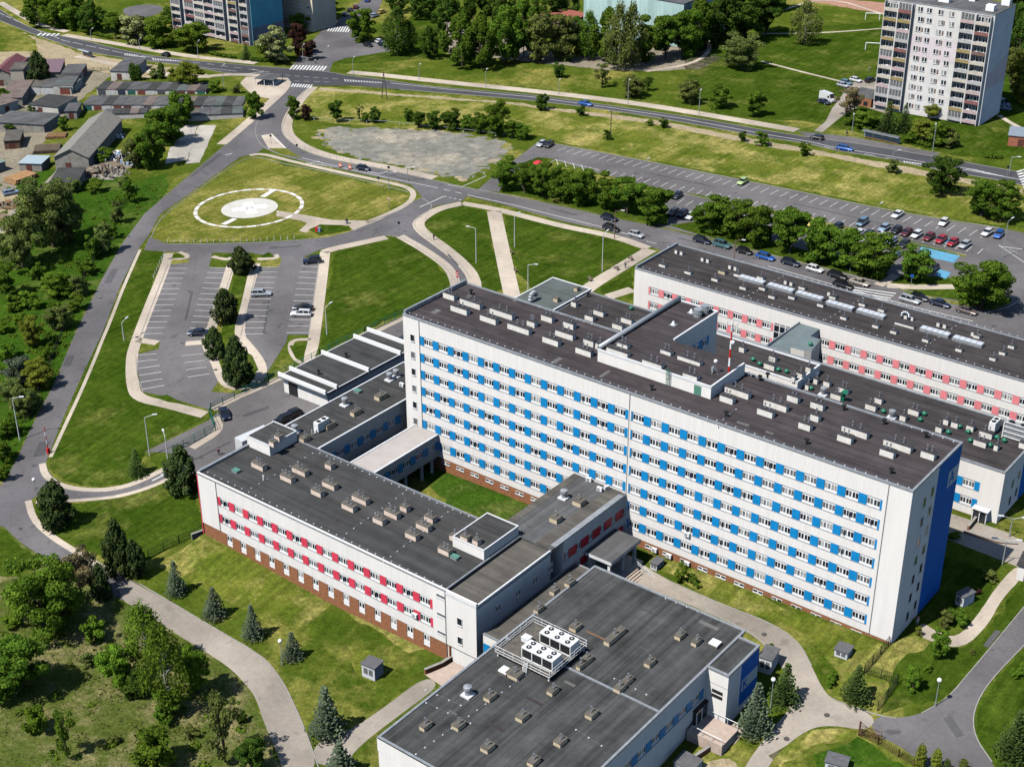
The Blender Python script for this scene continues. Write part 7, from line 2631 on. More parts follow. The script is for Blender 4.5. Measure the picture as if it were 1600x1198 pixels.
# ------------------------------------------------------------------ people
SKIN = mat('skin', (.42, .25, .17), .6)
HAIR = mat('dark_hair', (.03, .02, .015), .7)
def person_meshes(pose, top, legs):
    """one skinned body; clothes are shells grown on the same skeleton"""
    if pose == 'walk':
        J = {'pel': (0, 0, .95), 'che': (0, .03, 1.32), 'nec': (0, .04, 1.5), 'hea': (0, .07, 1.66), 'shl': (-.18, .03, 1.42), 'shr': (.18, .03, 1.42), 'ell': (-.25, .12, 1.16), 'elr': (.25, -.06, 1.15), 'hal': (-.22, .28, .98), 'har': (.24, -.02, .9), 'hil': (-.1, 0, .92), 'hir': (.1, 0, .92), 'knl': (-.1, -.06, .5), 'knr': (.1, .2, .52), 'anl': (-.1, -.28, .12), 'anr': (.1, .26, .08), 'tol': (-.1, -.16, .04), 'tor': (.1, .42, .05)}
    elif pose == 'sit':
        J = {'pel': (0, 0, .5), 'che': (0, -.03, .88), 'nec': (0, -.02, 1.06), 'hea': (0, .02, 1.22), 'shl': (-.18, -.02, .98), 'shr': (.18, -.02, .98), 'ell': (-.25, .08, .74), 'elr': (.25, .08, .74), 'hal': (-.14, .3, .6), 'har': (.14, .3, .6), 'hil': (-.1, .02, .5), 'hir': (.1, .02, .5), 'knl': (-.11, .44, .5), 'knr': (.11, .44, .5), 'anl': (-.11, .48, .08), 'anr': (.11, .5, .08), 'tol': (-.11, .62, .04), 'tor': (.11, .64, .04)}
    else:
        J = {'pel': (0, 0, .95), 'che': (0, 0, 1.32), 'nec': (0, .01, 1.5), 'hea': (0, .03, 1.66), 'shl': (-.18, 0, 1.42), 'shr': (.18, 0, 1.42), 'ell': (-.25, -.02, 1.14), 'elr': (.25, -.02, 1.14), 'hal': (-.25, .1, .9), 'har': (.25, .1, .9), 'hil': (-.1, 0, .92), 'hir': (.1, 0, .92), 'knl': (-.11, .02, .5), 'knr': (.11, .02, .5), 'anl': (-.11, -.01, .08), 'anr': (.12, -.01, .08), 'tol': (-.12, .14, .04), 'tor': (.13, .14, .04)}
    Rr = {'pel': .14, 'che': .155, 'nec': .055, 'hea': .1, 'shl': .07, 'shr': .07, 'ell': .045, 'elr': .045, 'hal': .035, 'har': .035, 'hil': .09, 'hir': .09, 'knl': .06, 'knr': .06, 'anl': .045, 'anr': .045, 'tol': .035, 'tor': .035}
    E_ = [('pel', 'che'), ('che', 'nec'), ('nec', 'hea'), ('che', 'shl'), ('che', 'shr'), ('shl', 'ell'), ('shr', 'elr'), ('ell', 'hal'), ('elr', 'har'), ('pel', 'hil'), ('pel', 'hir'), ('hil', 'knl'), ('hir', 'knr'), ('knl', 'anl'), ('knr', 'anr'), ('anl', 'tol'), ('anr', 'tor')]
    def grow(names, k):
        ed = [e_ for e_ in E_ if e_[0] in names and e_[1] in names]
        idx = {n_: i for i, n_ in enumerate(names)}
        me = bpy.data.meshes.new('person_skeleton')
        me.from_pydata([J[n_] for n_ in names], [(idx[a], idx[b_]) for a, b_ in ed], [])
        ob = bpy.data.objects.new('tmp_skeleton', me)
        COL.objects.link(ob)
        sk = ob.modifiers.new('skin', 'SKIN')
        for n_, i in idx.items():
            v = me.skin_vertices[0].data[i]
            v.radius = (Rr[n_] * k, Rr[n_] * k)
            v.use_root = n_ in ('pel', 'che') and i == 0
        sb = ob.modifiers.new('sub', 'SUBSURF')
        sb.levels = 1
        dg = bpy.context.evaluated_depsgraph_get()
        out = bpy.data.meshes.new_from_object(ob.evaluated_get(dg))
        bpy.data.objects.remove(ob)
        return out
    body = grow(list(J), 1.0)
    body.materials.clear()
    body.materials.append(SKIN)
    shirt = grow(['pel', 'che', 'shl', 'shr', 'ell', 'elr'], 1.18)
    shirt.materials.clear()
    shirt.materials.append(top)
    trou = grow(['pel', 'hil', 'hir', 'knl', 'knr', 'anl', 'anr'], 1.15)
    trou.materials.clear()
    trou.materials.append(legs)
    b = MB()
    h = J['hea']
    b.ball((h[0], h[1] - .02, h[2] + .04), .115, HAIR, 10, 6)
    b.ball((h[0], h[1] + .1, h[2] - .01), .022, SKIN, 6, 4)
    hair = b.mesh('hair_mesh', True)
    return body, shirt, trou, hair
CL = {n: mat('cloth_' + n, c, .9) for n, c in (('dark', (.02, .02, .025)), ('white', (.6, .6, .58)), ('rose', (.5, .18, .22)), ('navy', (.02, .03, .08)), ('grey', (.2, .2, .2)), ('plum', (.12, .04, .10)))}
def person(label, px, py, pose, top, legs, rz, sit_z=0):
    p = G(px, py)
    ms_ = person_meshes(pose, CL[top], CL[legs])
    r = thing('person', label, 'person', (p.x, p.y, p.z + sit_z), rz, 'people outdoors', None)
    o = link('body', ms_[0], r)
    link('shirt', ms_[1], r)
    link('trousers', ms_[2], r)
    link('hair', ms_[3], r)
person('person in a plum top standing alone in the service yard', 342, 711, 'stand', 'plum', 'dark', .5)
person('person in black walking on the pavement of the curved upper lane', 678, 375, 'walk', 'dark', 'dark', .9)
person('person in white sitting on the left of the two benches by the path', 963, 420, 'sit', 'white', 'grey', 2.6)
person('person in grey walking by the benches on the path', 977, 419, 'walk', 'grey', 'navy', 1.0)
person('person in a pale rose top at the shaded east door of the tower', 1433, 976, 'stand', 'rose', 'white', -2.4)
person('person in dark clothes walking along the main road lay-by', 1323, 191 + 22, 'walk', 'navy', 'dark', 1.3)
person('person standing by the junction crossing in white', 493, 100, 'stand', 'white', 'dark', 0)
person('person on the meadow goal field in grey', 1358, 112, 'stand', 'grey', 'grey', 0)
# benches
def bench(label, px, py, rz):
    p = G(px, py)
    r = thing('park_bench', label, 'bench', tuple(p), rz, 'benches by the paths')
    b = MB()
    b.box(-.9, .9, -.2, .2, .42, .48, LOGD)
    b.obj('seat', r)
    b = MB()
    b.box(-.9, .9, -.27, -.21, .55, .9, LOGD)
    b.obj('backrest', r)
    for x in (-.75, .75):
        b = MB()
        b.box(x - .05, x + .05, -.26, .2, 0, .42, W['black'])
        b.obj('leg', r)
bench('bench on the diagonal path carrying a person in white', 963, 421, 2.6)
bench('empty bench further up the diagonal path', 985, 406, 2.6)
bench('empty bench at the lower end of the diagonal path', 921, 438, 2.6)
bench('bench on the left edge of the curved beige path', 806, 424, -.6)
bench('bench at the upper left edge of the beige path', 800, 396, -.6)
# ------------------------------------------------------------------ trees and shrubs
def leaf_mat(name, col, hue=.14, trans=.42, var=.34):
    M = bpy.data.materials.new(name)
    M.use_nodes = True
    T = M.node_tree
    N, L = T.nodes, T.links
    N.remove(N['Principled BSDF'])
    out = N['Material Output']
    tc = N.new('ShaderNodeTexCoord')
    n = N.new('ShaderNodeTexNoise')
    n.inputs['Scale'].default_value = 5.0
    n.inputs['Detail'].default_value = 3
    L.new(tc.outputs['Object'], n.inputs[0])
    r = N.new('ShaderNodeValToRGB')
    r.color_ramp.elements[0].position = .35
    r.color_ramp.elements[1].position = .65
    r.color_ramp.elements[0].color = (*[v * (1 - var) for v in col], 1)
    r.color_ramp.elements[1].color = (*[v * (1 + var) for v in (col[0] * 1.15, col[1], col[2] * .9)], 1)
    L.new(n.outputs[0], r.inputs[0])
    oi = N.new('ShaderNodeObjectInfo')
    mr = N.new('ShaderNodeMapRange')
    mr.inputs[3].default_value = .5 - hue * .06
    mr.inputs[4].default_value = .5 + hue * .07
    mv = N.new('ShaderNodeMapRange')
    mv.inputs[3].default_value = 1 - hue
    mv.inputs[4].default_value = 1 + hue
    L.new(oi.outputs['Random'], mr.inputs[0])
    L.new(oi.outputs['Random'], mv.inputs[0])
    hs = N.new('ShaderNodeHueSaturation')
    L.new(mr.outputs[0], hs.inputs['Hue'])
    L.new(mv.outputs[0], hs.inputs['Value'])
    L.new(r.outputs[0], hs.inputs['Color'])
    d = N.new('ShaderNodeBsdfDiffuse')
    t = N.new('ShaderNodeBsdfTranslucent')
    mx = N.new('ShaderNodeMixShader')
    mx.inputs[0].default_value = trans
    L.new(hs.outputs[0], d.inputs[0])
    L.new(hs.outputs[0], t.inputs[0])
    L.new(d.outputs[0], mx.inputs[1])
    L.new(t.outputs[0], mx.inputs[2])
    L.new(mx.outputs[0], out.inputs[0])
    MATS[name] = M
    return M
LEAF = {'green': leaf_mat('leaf_green', (.125, .222, .026)), 'dark': leaf_mat('leaf_dark_green', (.070, .138, .022)), 'deep': leaf_mat('leaf_deep_green', (.105, .198, .024)),
        'olive': leaf_mat('leaf_olive', (.160, .212, .056)), 'pale': leaf_mat('leaf_pale_green', (.175, .250, .070)), 'yellow': leaf_mat('leaf_yellow_green', (.215, .280, .040)),
        'bright': leaf_mat('leaf_bright_green', (.140, .262, .028)), 'pine': leaf_mat('needle_dark', (.048, .078, .026), .12, .14), 'spruce': leaf_mat('needle_blue', (.105, .150, .098), .14, .12),
        'fir': leaf_mat('needle_green', (.066, .114, .032), .14, .12), 'purple': leaf_mat('leaf_purple', (.075, .040, .034)), 'dry': leaf_mat('leaf_straw', (.25, .235, .12)), 'blossom': leaf_mat('leaf_blossom', (.25, .31, .13), .1, .28, .8)}
BARK = mat('bark', (.085, .065, .05), .95, .3, .4)
BIRCHB = mat('birch_bark', (.26, .25, .23), .9, .35, .3)
rng = np.random.default_rng(5)
def leaves(cent, rad, n, size, flat=.5, droop=0.0, aspect=1.6, up=.25):
    """n small quads scattered in the shells of clumps"""
    cent, rad = np.array(cent), np.array(rad)
    wts = rad ** 2
    idx = rng.choice(len(cent), n, p=wts / wts.sum())
    d = rng.normal(size=(n, 3))
    d /= np.linalg.norm(d, axis=1)[:, None]
    rr = rad[idx] * (0.55 + .5 * rng.random(n) ** .6)
    P = cent[idx] + d * rr[:, None] * np.array([1, 1, flat if flat < 1 else 1.0])
    P[:, 2] -= droop * rng.random(n) * rad[idx]
    nn = d * .8 + rng.normal(size=(n, 3)) * .55
    nn[:, 2] += up
    nn /= np.linalg.norm(nn, axis=1)[:, None]
    t = np.cross(nn, rng.normal(size=(n, 3)))
    t /= np.linalg.norm(t, axis=1)[:, None]
    s = np.cross(nn, t)
    sz = size * (0.6 + .8 * rng.random(n))[:, None]
    a, b_ = t * sz * aspect * .5, s * sz * .5
    V = np.stack([P - a - b_ * .6, P + a * .2 - b_, P + a + b_ * .4, P - a * .3 + b_], 1).reshape(-1, 3)
    return V
def quadmesh(name, V, m):
    me = bpy.data.meshes.new(name)
    n = len(V) // 4
    me.vertices.add(len(V))
    me.vertices.foreach_set('co', V.astype(np.float32).ravel())
    me.loops.add(len(V))
    me.loops.foreach_set('vertex_index', np.arange(len(V), dtype=np.int32))
    me.polygons.add(n)
    me.polygons.foreach_set('loop_start', np.arange(0, len(V), 4, dtype=np.int32))
    me.polygons.foreach_set('loop_total', np.full(n, 4, dtype=np.int32))
    me.materials.append(m)
    me.update()
    me.validate()
    return me
def limb_mesh(name, trunk, limbs, m):
    b = MB()
    (z1, r0, r1) = trunk
    pts = [(0, 0, -.06)]
    k = 4
    for i in range(1, k + 1):
        pts.append((random.uniform(-.012, .012) * i, random.uniform(-.012, .012) * i, z1 * i / k))
    for i in range(k):
        b.cyl(pts[i], pts[i + 1], r0 + (r1 - r0) * i / k, m, r0 + (r1 - r0) * (i + 1) / k, n=7, caps=False)
    for z, c in limbs:
        mid = (c[0] * .5, c[1] * .5, z + (c[2] - z) * .42)
        q = .45 * r0
        b.cyl((0, 0, z), mid, q, m, q * .7, n=5, caps=False)
        b.cyl(mid, c, q * .7, m, q * .25, n=5, caps=False)
    return b.mesh(name)
PROTO = {}
def add_proto(kind, crown, trunk):
    PROTO.setdefault(kind, []).append((crown, trunk))
def round_tree(seed, n, base=.18, leaf=.05, ncl=34, flat=1.0, bark=BARK, kind='round', rad=(.10, .17), gaps=.0):
    rnd = random.Random(seed)
    cs, rs = [], []
    for i in range(ncl):
        u = rnd.random()
        th, ph = rnd.uniform(0, 6.283), math.acos(1 - 2 * (i + .5) / ncl)
        k = rnd.uniform(.58, 1.04) if u > .25 else .35
        r_ = rnd.uniform(*rad)
        x, y = math.sin(ph) * math.cos(th + i * 2.4) * k * .43, math.sin(ph) * math.sin(th + i * 2.4) * k * .43
        z = base + (1 - base) * (.5 + .5 * math.cos(ph) * (k + .1) * .95)
        if rnd.random() < gaps:
            continue
        cs.append((x, y, z))
        rs.append(r_)
    V = leaves(cs, rs, n, leaf)
    cm = quadmesh(kind + '_crown_mesh', V, LEAF['green'])
    tm = limb_mesh(kind + '_trunk_mesh', (.62, .028, .012), [(base * .7 + .06 * (j % 5), cs[j]) for j in range(0, len(cs), 3)], bark)
    add_proto(kind, cm, tm)
for s_ in range(5):
    round_tree(s_, 9000, .06 + .03 * (s_ % 3), .032, 44)
for s_ in range(3):
    round_tree(20 + s_, 15000, .03, .022, 60, kind='bigbush', rad=(.08, .14))
for s_ in range(4):
    round_tree(30 + s_, 2600, .0, .055, 22, kind='shrub', rad=(.12, .2))
for s_ in range(3):
    round_tree(40 + s_, 2200, .2, .035, 24, bark=BARK, kind='sparse', rad=(.1, .17), gaps=.25)
def tall_tree(seed, n, droop, kind, bark, leaf=.035, w_=.30):
    rnd = random.Random(seed)
    cs, rs = [], []
    for i in range(40):
        t = (i + .5) / 40
        z = .16 + .8 * t
        prof = w_ * (math.sin(math.pi * min(1, t * .92 + .12)) ** .7)
        a, k = i * 2.399 + rnd.uniform(-.4, .4), rnd.uniform(.45, 1.0)
        cs.append((math.cos(a) * prof * k, math.sin(a) * prof * k, z))
        rs.append(rnd.uniform(.055, .10))
    V = leaves(cs, rs, n, leaf, 1.0, droop)
    add_proto(kind, quadmesh(kind + '_crown_mesh', V, LEAF['green']), limb_mesh(kind + '_trunk_mesh', (.93, .012, .003), [(c[2] - .12, c) for c in cs[::2]], bark))
for s_ in range(3):
    tall_tree(50 + s_, 4600, 1.3, 'birch', BIRCHB, .020)
for s_ in range(2):
    tall_tree(60 + s_, 7000, .3, 'tall', BARK, .026, .36)
def spruce_tree(seed, kind, layers, n_per, width, m, tiplen=.05, sag=.35):
    rnd = random.Random(seed)
    quads = []
    for j in range(layers):
        t = j / (layers - 1)
        z0 = .05 + .93 * t
        R_ = width * (1 - t) ** .85 + .012
        nb = max(5, int(n_per * (1 - t * .72)))
        for k in range(nb):
            a = 6.283 * (k + rnd.random() * .7) / nb + j * 1.3
            L = R_ * rnd.uniform(.78, 1.1)
            nseg = max(2, int(L / tiplen))
            ca, sa = math.cos(a), math.sin(a)
            for q in range(nseg):
                u = (q + rnd.random() * .8) / nseg * L
                z = z0 - sag * u * .55 + .25 * u * u / max(.05, L) + rnd.uniform(-.012, .012)
                wv = tiplen * (.75 + .5 * rnd.random())
                for side in (-1, 1):
                    sx, sy = -sa * side, ca * side
                    p = (ca * u, sa * u, z)
                    e = (ca * (u + wv * .55) + sx * wv * .7, sa * (u + wv * .55) + sy * wv * .7, z - wv * rnd.uniform(.05, .4))
                    dz = wv * .32
                    quads += [p, (ca * (u + wv * .7), sa * (u + wv * .7), z + dz * .3), e, ((p[0] + e[0]) / 2 + sx * dz * .2, (p[1] + e[1]) / 2 + sy * dz * .2, (p[2] + e[2]) / 2 - dz)]
    add_proto(kind, quadmesh(kind + '_crown_mesh', np.array(quads), m), limb_mesh(kind + '_trunk_mesh', (.95, .018, .003), [], BARK))
for s_ in range(3):
    spruce_tree(70 + s_, 'spruce', 19, 17, .30, LEAF['spruce'])
for s_ in range(2):
    rnd = random.Random(80 + s_)
    cs, rs = [], []
    for i in range(58):
        t = ((i + .5) / 58)
        z = .07 + .85 * t
        prof = .40 * (1 - t ** 2.2) ** .7 * min(1, .55 + t * 2.5)
        a = i * 2.399
        k = rnd.uniform(.5, 1.1)
        cs.append((math.cos(a) * prof * k, math.sin(a) * prof * k, z))
        rs.append(rnd.uniform(.06, .125) * (1.1 - .4 * t))
    V = leaves(cs, rs, 5200, .03, 1.0, -.4, 2.4, .6)
    add_proto('pine', quadmesh('pine_crown_mesh', V, LEAF['pine']), limb_mesh('pine_trunk_mesh', (.85, .022, .006), [(max(.05, c[2] - .1), c) for c in cs[::3]], BARK))
rnd = random.Random(99)
cs = [(math.cos(i * 2.4) * .16 * math.sin(math.pi * min(1, .15 + i / 30 * .85)) ** .5, math.sin(i * 2.4) * .16 * math.sin(math.pi * min(1, .15 + i / 30 * .85)) ** .5, .05 + i / 30 * .92) for i in range(30)]
add_proto('thuja', quadmesh('thuja_crown_mesh', leaves(cs, [.09] * 30, 1800, .035, 1.0, -.3, 2.0), LEAF['dark']), limb_mesh('thuja_trunk_mesh', (.9, .02, .004), [], BARK))
NAMES = {'round': ('broadleaf_tree', 'tree'), 'birch': ('birch_tree', 'tree'), 'tall': ('tall_tree', 'tree'), 'bigbush': ('large_shrub', 'shrub'), 'shrub': ('shrub', 'shrub'), 'sparse': ('sparse_tree', 'tree'), 'spruce': ('spruce_tree', 'conifer'), 'pine': ('pine_tree', 'conifer'), 'thuja': ('thuja', 'conifer')}
cnt = [0]
def plant(kind, px, py, ty, wpx, leaf, label, group):
    p = G(px, py)
    h = max(.5, height((px, py), ty))
    wd = max(.5, wpx * mpp(p))
    nat = {'round': .98, 'bigbush': .95, 'shrub': 1.05, 'sparse': 1.0, 'birch': .62, 'tall': .70, 'spruce': .51, 'pine': .88, 'thuja': .48}[kind]
    cnt[0] += 1
    cm, tm = PROTO[kind][cnt[0] % len(PROTO[kind])]
    nm, cat = NAMES[kind]
    r = thing(nm, label, cat, (p.x, p.y, p.z), random.uniform(0, 6.28), group)
    r.scale = (wd / nat * random.uniform(.9, 1.12), wd / nat * random.uniform(.9, 1.12), h)
    c = link('crown', cm, r)
    if leaf:
        c.material_slots[0].link = 'OBJECT'
        c.material_slots[0].material = LEAF[leaf]
    link('trunk', tm, r)
    return r
def grove(phrase, group, items):
    """phrase gets an ordinal, counted from the left, so that each label fits one plant"""
    items = sorted(items, key=lambda q: q[1])
    n = len(items)
    for i, it in enumerate(items):
        kind, px, py, ty, wp = it[:5]
        leaf = it[5] if len(it) > 5 else None
        o = ordinal(i, n)
        plant(kind, px, py, ty, wp, leaf, ('%s of %s' % (o, phrase)) if o else phrase, group)
R_, B_, S_, T_, K_, Q_, P_, X_ = 'round', 'birch', 'shrub', 'tall', 'bigbush', 'sparse', 'pine', 'spruce'
grove('the hedge trees left of the car park gap', 'hedge row trees along the hospital road', [(R_, x, y, t, w_, 'deep') for x, y, t, w_ in ((791, 297, 244, 41), (820, 303, 254, 41), (848, 307, 254, 43), (878, 313, 260, 48), (910, 320, 266, 48), (944, 327, 270, 51), (980, 335, 276, 53), (1022, 349, 288, 54))])
grove('the hedge trees right of the car park gap', 'hedge row trees along the hospital road', [(R_, x, y, t, w_, 'deep') for x, y, t, w_ in ((1113, 364, 306, 58), (1152, 374, 316, 56), (1190, 384, 320, 61), (1234, 396, 323, 68), (1283, 410, 343, 70), (1322, 418, 353, 56), (1363, 432, 370, 70), (1424, 440, 385, 58))])
plant(K_, 1530, 484, 402, 104, 'deep', 'biggest round tree standing at the right end of the hospital road', 'hedge row trees along the hospital road')
grove('the tall dark trees left of the mint hall', 'tall trees at the upper edge', [(B_, 622, 86, 8, 52, 'dark'), (B_, 640, 82, 30, 30, 'dark'), (T_, 672, 92, 42, 34, 'dark'), (T_, 700, 60, -14, 50, 'dark'), (T_, 722, 104, 22, 62, 'deep'), (T_, 752, 108, 26, 52, 'deep'), (T_, 790, 98, 10, 60, 'deep'), (T_, 740, 50, -20, 50, 'dark'), (T_, 782, 46, -20, 52, 'dark'), (T_, 818, 90, -6, 52, 'deep'), (R_, 845, 96, 14, 54, 'olive'), (T_, 660, 30, -20, 44, 'dark')])
grove('the birches and maples before the mint hall', 'trees before the mint hall', [(R_, 880, 94, 22, 54, 'olive'), (R_, 905, 84, 26, 40, 'deep'), (B_, 920, 92, 16, 42, 'deep'), (T_, 950, 98, 14, 52, 'deep'), (B_, 966, 110, 0, 44, 'olive'), (B_, 986, 106, 2, 44, 'olive'), (R_, 1006, 98, 26, 52, 'deep'), (R_, 1040, 92, 20, 56, 'deep'), (R_, 1068, 88, 10, 56, 'deep'), (T_, 1092, 76, -4, 54, 'deep'), (R_, 1122, 70, -6, 62, 'dark'), (R_, 1162, 66, -8, 66, 'dark'), (R_, 1196, 56, -14, 60, 'dark')])
grove('the dark trees behind the mint hall row', 'tall trees at the upper edge', [(T_, 860, 40, -26, 50, 'dark'), (T_, 890, 30, -30, 40, 'dark'), (R_, 1110, 20, -30, 60, 'dark'), (R_, 1150, 16, -30, 60, 'dark'), (R_, 1210, 16, -40, 50, 'dark'), (T_, 620, 20, -30, 40, 'dark')])
plant(K_, 1158, 108, 50, 66, 'pale', 'big pale willow like round tree on the lawn right of the birches', 'trees on the lawn')
plant(B_, 1256, 70, 0, 46, 'olive', 'lone birch on the lawn left of the right apartment tower', 'trees on the lawn')
grove('the small trees on the slope above the road', 'small trees on the slope', [(R_, 872, 122, 98, 20, 'dark'), (Q_, 941, 137, 98, 30, 'olive'), (R_, 990, 152, 118, 38, 'olive'), (Q_, 1012, 142, 118, 22, 'dark'), (R_, 1076, 162, 126, 36, 'olive'), (R_, 1124, 170, 130, 34, 'green'), (R_, 1180, 182, 140, 34, 'green')])
grove('the roadside shrubs at the main road', 'roadside shrubs', [(S_, 846, 172, 145, 26, 'dark'), (S_, 908, 181, 166, 18, 'dark'), (S_, 1015, 196, 187, 13, 'deep'), (S_, 1038, 200, 184, 18, 'dark'), (S_, 1160, 221, 205, 16, 'dark'), (S_, 1190, 228, 206, 22, 'deep'), (S_, 949, 219, 203, 13, 'dark'), (S_, 1256, 243, 221, 22, 'deep'), (S_, 1395, 270, 247, 23, 'olive')])
grove('the big shrubs on the meadow at the right edge', 'big shrubs on the meadow', [(K_, 1470, 304, 240, 62, 'dark'), (K_, 1532, 338, 278, 66, 'deep'), (K_, 1566, 345, 284, 50, 'deep')])
grove('the trees before the right apartment tower', 'trees at the apartment tower', [(Q_, 1322, 182, 138, 40, 'dry'), (Q_, 1335, 178, 136, 30, 'dry'), (R_, 1355, 200, 172, 40, 'green'), (X_, 1386, 206, 158, 34, 'fir'), (X_, 1411, 206, 164, 30, 'fir'), (R_, 1440, 224, 184, 40, 'yellow'), (Q_, 1452, 188, 164, 34, 'yellow'), (R_, 1466, 228, 188, 40, 'green'), (S_, 1424, 222, 204, 30, 'deep'), (S_, 1482, 230, 202, 30, 'olive'), (S_, 1330, 196, 180, 26, 'deep')])
grove('the trees behind the grey apartment gable', 'trees at the apartment tower', [(T_, 1590, 100, 24, 46, 'dark'), (R_, 1580, 145, 72, 40, 'olive'), (R_, 1598, 160, 82, 50, 'yellow'), (T_, 1576, 90, 10, 40, 'dark'), (R_, 1606, 60, -4, 50, 'dark'), (R_, 1590, 40, -20, 50, 'dark')])
grove('the street trees on the upper left pavement', 'street trees at the upper left', [(T_, 62, 42, -8, 48, 'deep'), (R_, 88, 44, -6, 44, 'green'), (R_, 116, 46, -8, 48, 'green'), (T_, 146, 52, 2, 48, 'dark'), (R_, 182, 62, 18, 36, 'deep'), (R_, 214, 68, 20, 50, 'blossom'), (R_, 250, 74, 24, 50, 'green'), (R_, 275, 42, 12, 42, 'dark'), (R_, 306, 80, 34, 62, 'green'), (S_, 70, 12, -12, 40, 'deep')])
grove('the trees beside the teal apartment gable', 'street trees at the junction', [(X_, 385, 93, 68, 18, 'fir'), (K_, 432, 98, 44, 54, 'blossom'), (R_, 418, 92, 58, 34, 'green'), (R_, 468, 86, 36, 34, 'purple'), (R_, 470, 50, 20, 34, 'green'), (R_, 566, 66, 14, 38, 'green'), (R_, 498, 36, 2, 30, 'green'), (R_, 484, 94, 62, 24, 'purple'), (R_, 516, 18, -12, 26, 'olive')])
grove('the trees among the garages', 'trees around the garages', [(P_, 63, 134, 79, 36, 'pine'), ('thuja', 209, 126, 99, 14, 'dark'), ('thuja', 217, 126, 102, 12, 'dark'), ('thuja', 253, 123, 99, 14, 'dark'), (R_, 275, 130, 106, 26, 'yellow'), (R_, 298, 136, 96, 48, 'yellow'), (R_, 284, 196, 146, 46, 'deep'), (R_, 258, 226, 164, 60, 'deep'), (R_, 236, 262, 198, 54, 'deep'), (R_, 212, 262, 214, 40, 'olive'), (S_, 100, 204, 180, 20, 'deep'), (R_, 398, 186, 140, 30, 'deep'), (S_, 335, 144, 126, 28, 'deep'), (S_, 370, 146, 132, 18, 'olive'), (S_, 50, 180, 166, 16, 'dark'), (S_, 6, 160, 136, 22, 'deep'), (S_, 18, 206, 192, 22, 'dark'), (S_, 165, 252, 232, 32, 'deep'), (S_, 240, 122, 108, 22, 'olive')])
grove('the young trees behind the gravel field', 'trees behind the gravel field', [(R_, 460, 186, 150, 24, 'deep'), (R_, 480, 188, 163, 22, 'purple'), (R_, 526, 190, 156, 24, 'dark'), (Q_, 563, 190, 162, 14, 'olive'), (R_, 572, 191, 176, 16, 'deep'), (R_, 586, 192, 169, 18, 'dark'), (R_, 638, 190, 170, 17, 'dark'), (R_, 656, 200, 174, 26, 'dark'), (R_, 679, 202, 174, 26, 'dark'), (R_, 706, 203, 169, 32, 'dark'), (R_, 730, 205, 181, 26, 'deep'), (R_, 750, 209, 176, 32, 'deep'), (K_, 775, 211, 160, 48, 'deep'), (R_, 800, 214, 186, 28, 'deep'), (R_, 818, 217, 194, 26, 'deep')])
grove('the round pines in the left car park', 'pines in the left car park', [(P_, 377, 426, 385, 40), (P_, 353, 504, 450, 40), (P_, 337, 558, 510, 38), (P_, 373, 602, 525, 52)])
plant(P_, 287, 768, 696, 56, 'pine', 'broad round pine at the left corner of the red panel wing', 'pines around the left road')
plant(P_, 92, 822, 749, 54, 'pine', 'round pine on the lawn corner at the left road fork', 'pines around the left road')
plant(P_, 188, 897, 811, 46, 'pine', 'tall dark pine above the lower left path', 'pines around the left road')
plant(P_, 213, 900, 842, 38, 'pine', 'shorter dark pine right of the tall one above the lower left path', 'pines around the left road')
plant(X_, 215, 742, 700, 30, 'fir', 'small dark spruce at the lower end of the ramp lawn', 'pines around the left road')
grove('the blue grey spruces before the red panel wing', 'blue spruces before the red panel wing', [(X_, 276, 927, 876, 32), (X_, 336, 964, 917, 34), (X_, 396, 996, 944, 34), (X_, 458, 1029, 987, 30), (X_, 512, 1147, 1072, 54), (X_, 533, 1214, 1160, 54)])
plant(X_, 1179, 1146, 1066, 52, 'spruce', 'pale blue spruce at the K corner of the front block', 'spruces at the lower right')
plant(X_, 1225, 1098, 1036, 42, 'fir', 'green spruce behind the globe lamp near the front block', 'spruces at the lower right')
plant(X_, 1336, 1094, 1039, 42, 'fir', 'green spruce on the dry grass left of the dark fence', 'spruces at the lower right')
plant(X_, 1582, 1182, 1110, 58, 'fir', 'large green spruce at the lower right edge', 'spruces at the lower right')
grove('the small conifers at the bottom by the gate', 'small conifers at the gate', [('thuja', 1436, 1200, 1164, 20, 'yellow'), ('thuja', 1461, 1203, 1171, 18, 'yellow'), ('thuja', 1504, 1206, 1186, 14, 'olive'), ('thuja', 1478, 1206, 1186, 12, 'fir')])
grove('the young trees and shrubs east of the tower', 'young trees east of the tower', [(R_, 1425, 1079, 1037, 24, 'bright'), (R_, 1463, 1030, 982, 32, 'bright'), (S_, 1448, 1048, 1036, 16, 'bright'), (S_, 1435, 993, 977, 12, 'yellow'), (S_, 1497, 974, 951, 34, 'deep'), (S_, 1476, 978, 955, 24, 'olive'), (S_, 1547, 906, 890, 26, 'olive'), (S_, 1527, 928, 920, 12, 'purple'), (S_, 1518, 1022, 1014, 9, 'olive'), (S_, 1490, 841, 830, 20, 'deep')])
grove('the small shrubs on the right hand lawn', 'shrubs on the right lawn', [(S_, 1586, 1058, 1044, 18, 'bright'), (S_, 1600, 1046, 1034, 18, 'bright')])
grove('the shrubs below the blue windows', 'shrubs below the tower', [(S_, 1064, 908, 880, 24, 'bright'), (S_, 1082, 912, 898, 16, 'green'), (S_, 1090, 918, 910, 12, 'green'), (S_, 1296, 1072, 1056, 16, 'bright'), (S_, 1205, 1014, 1004, 12, 'deep'), (S_, 1300, 1062, 1048, 14, 'green')])
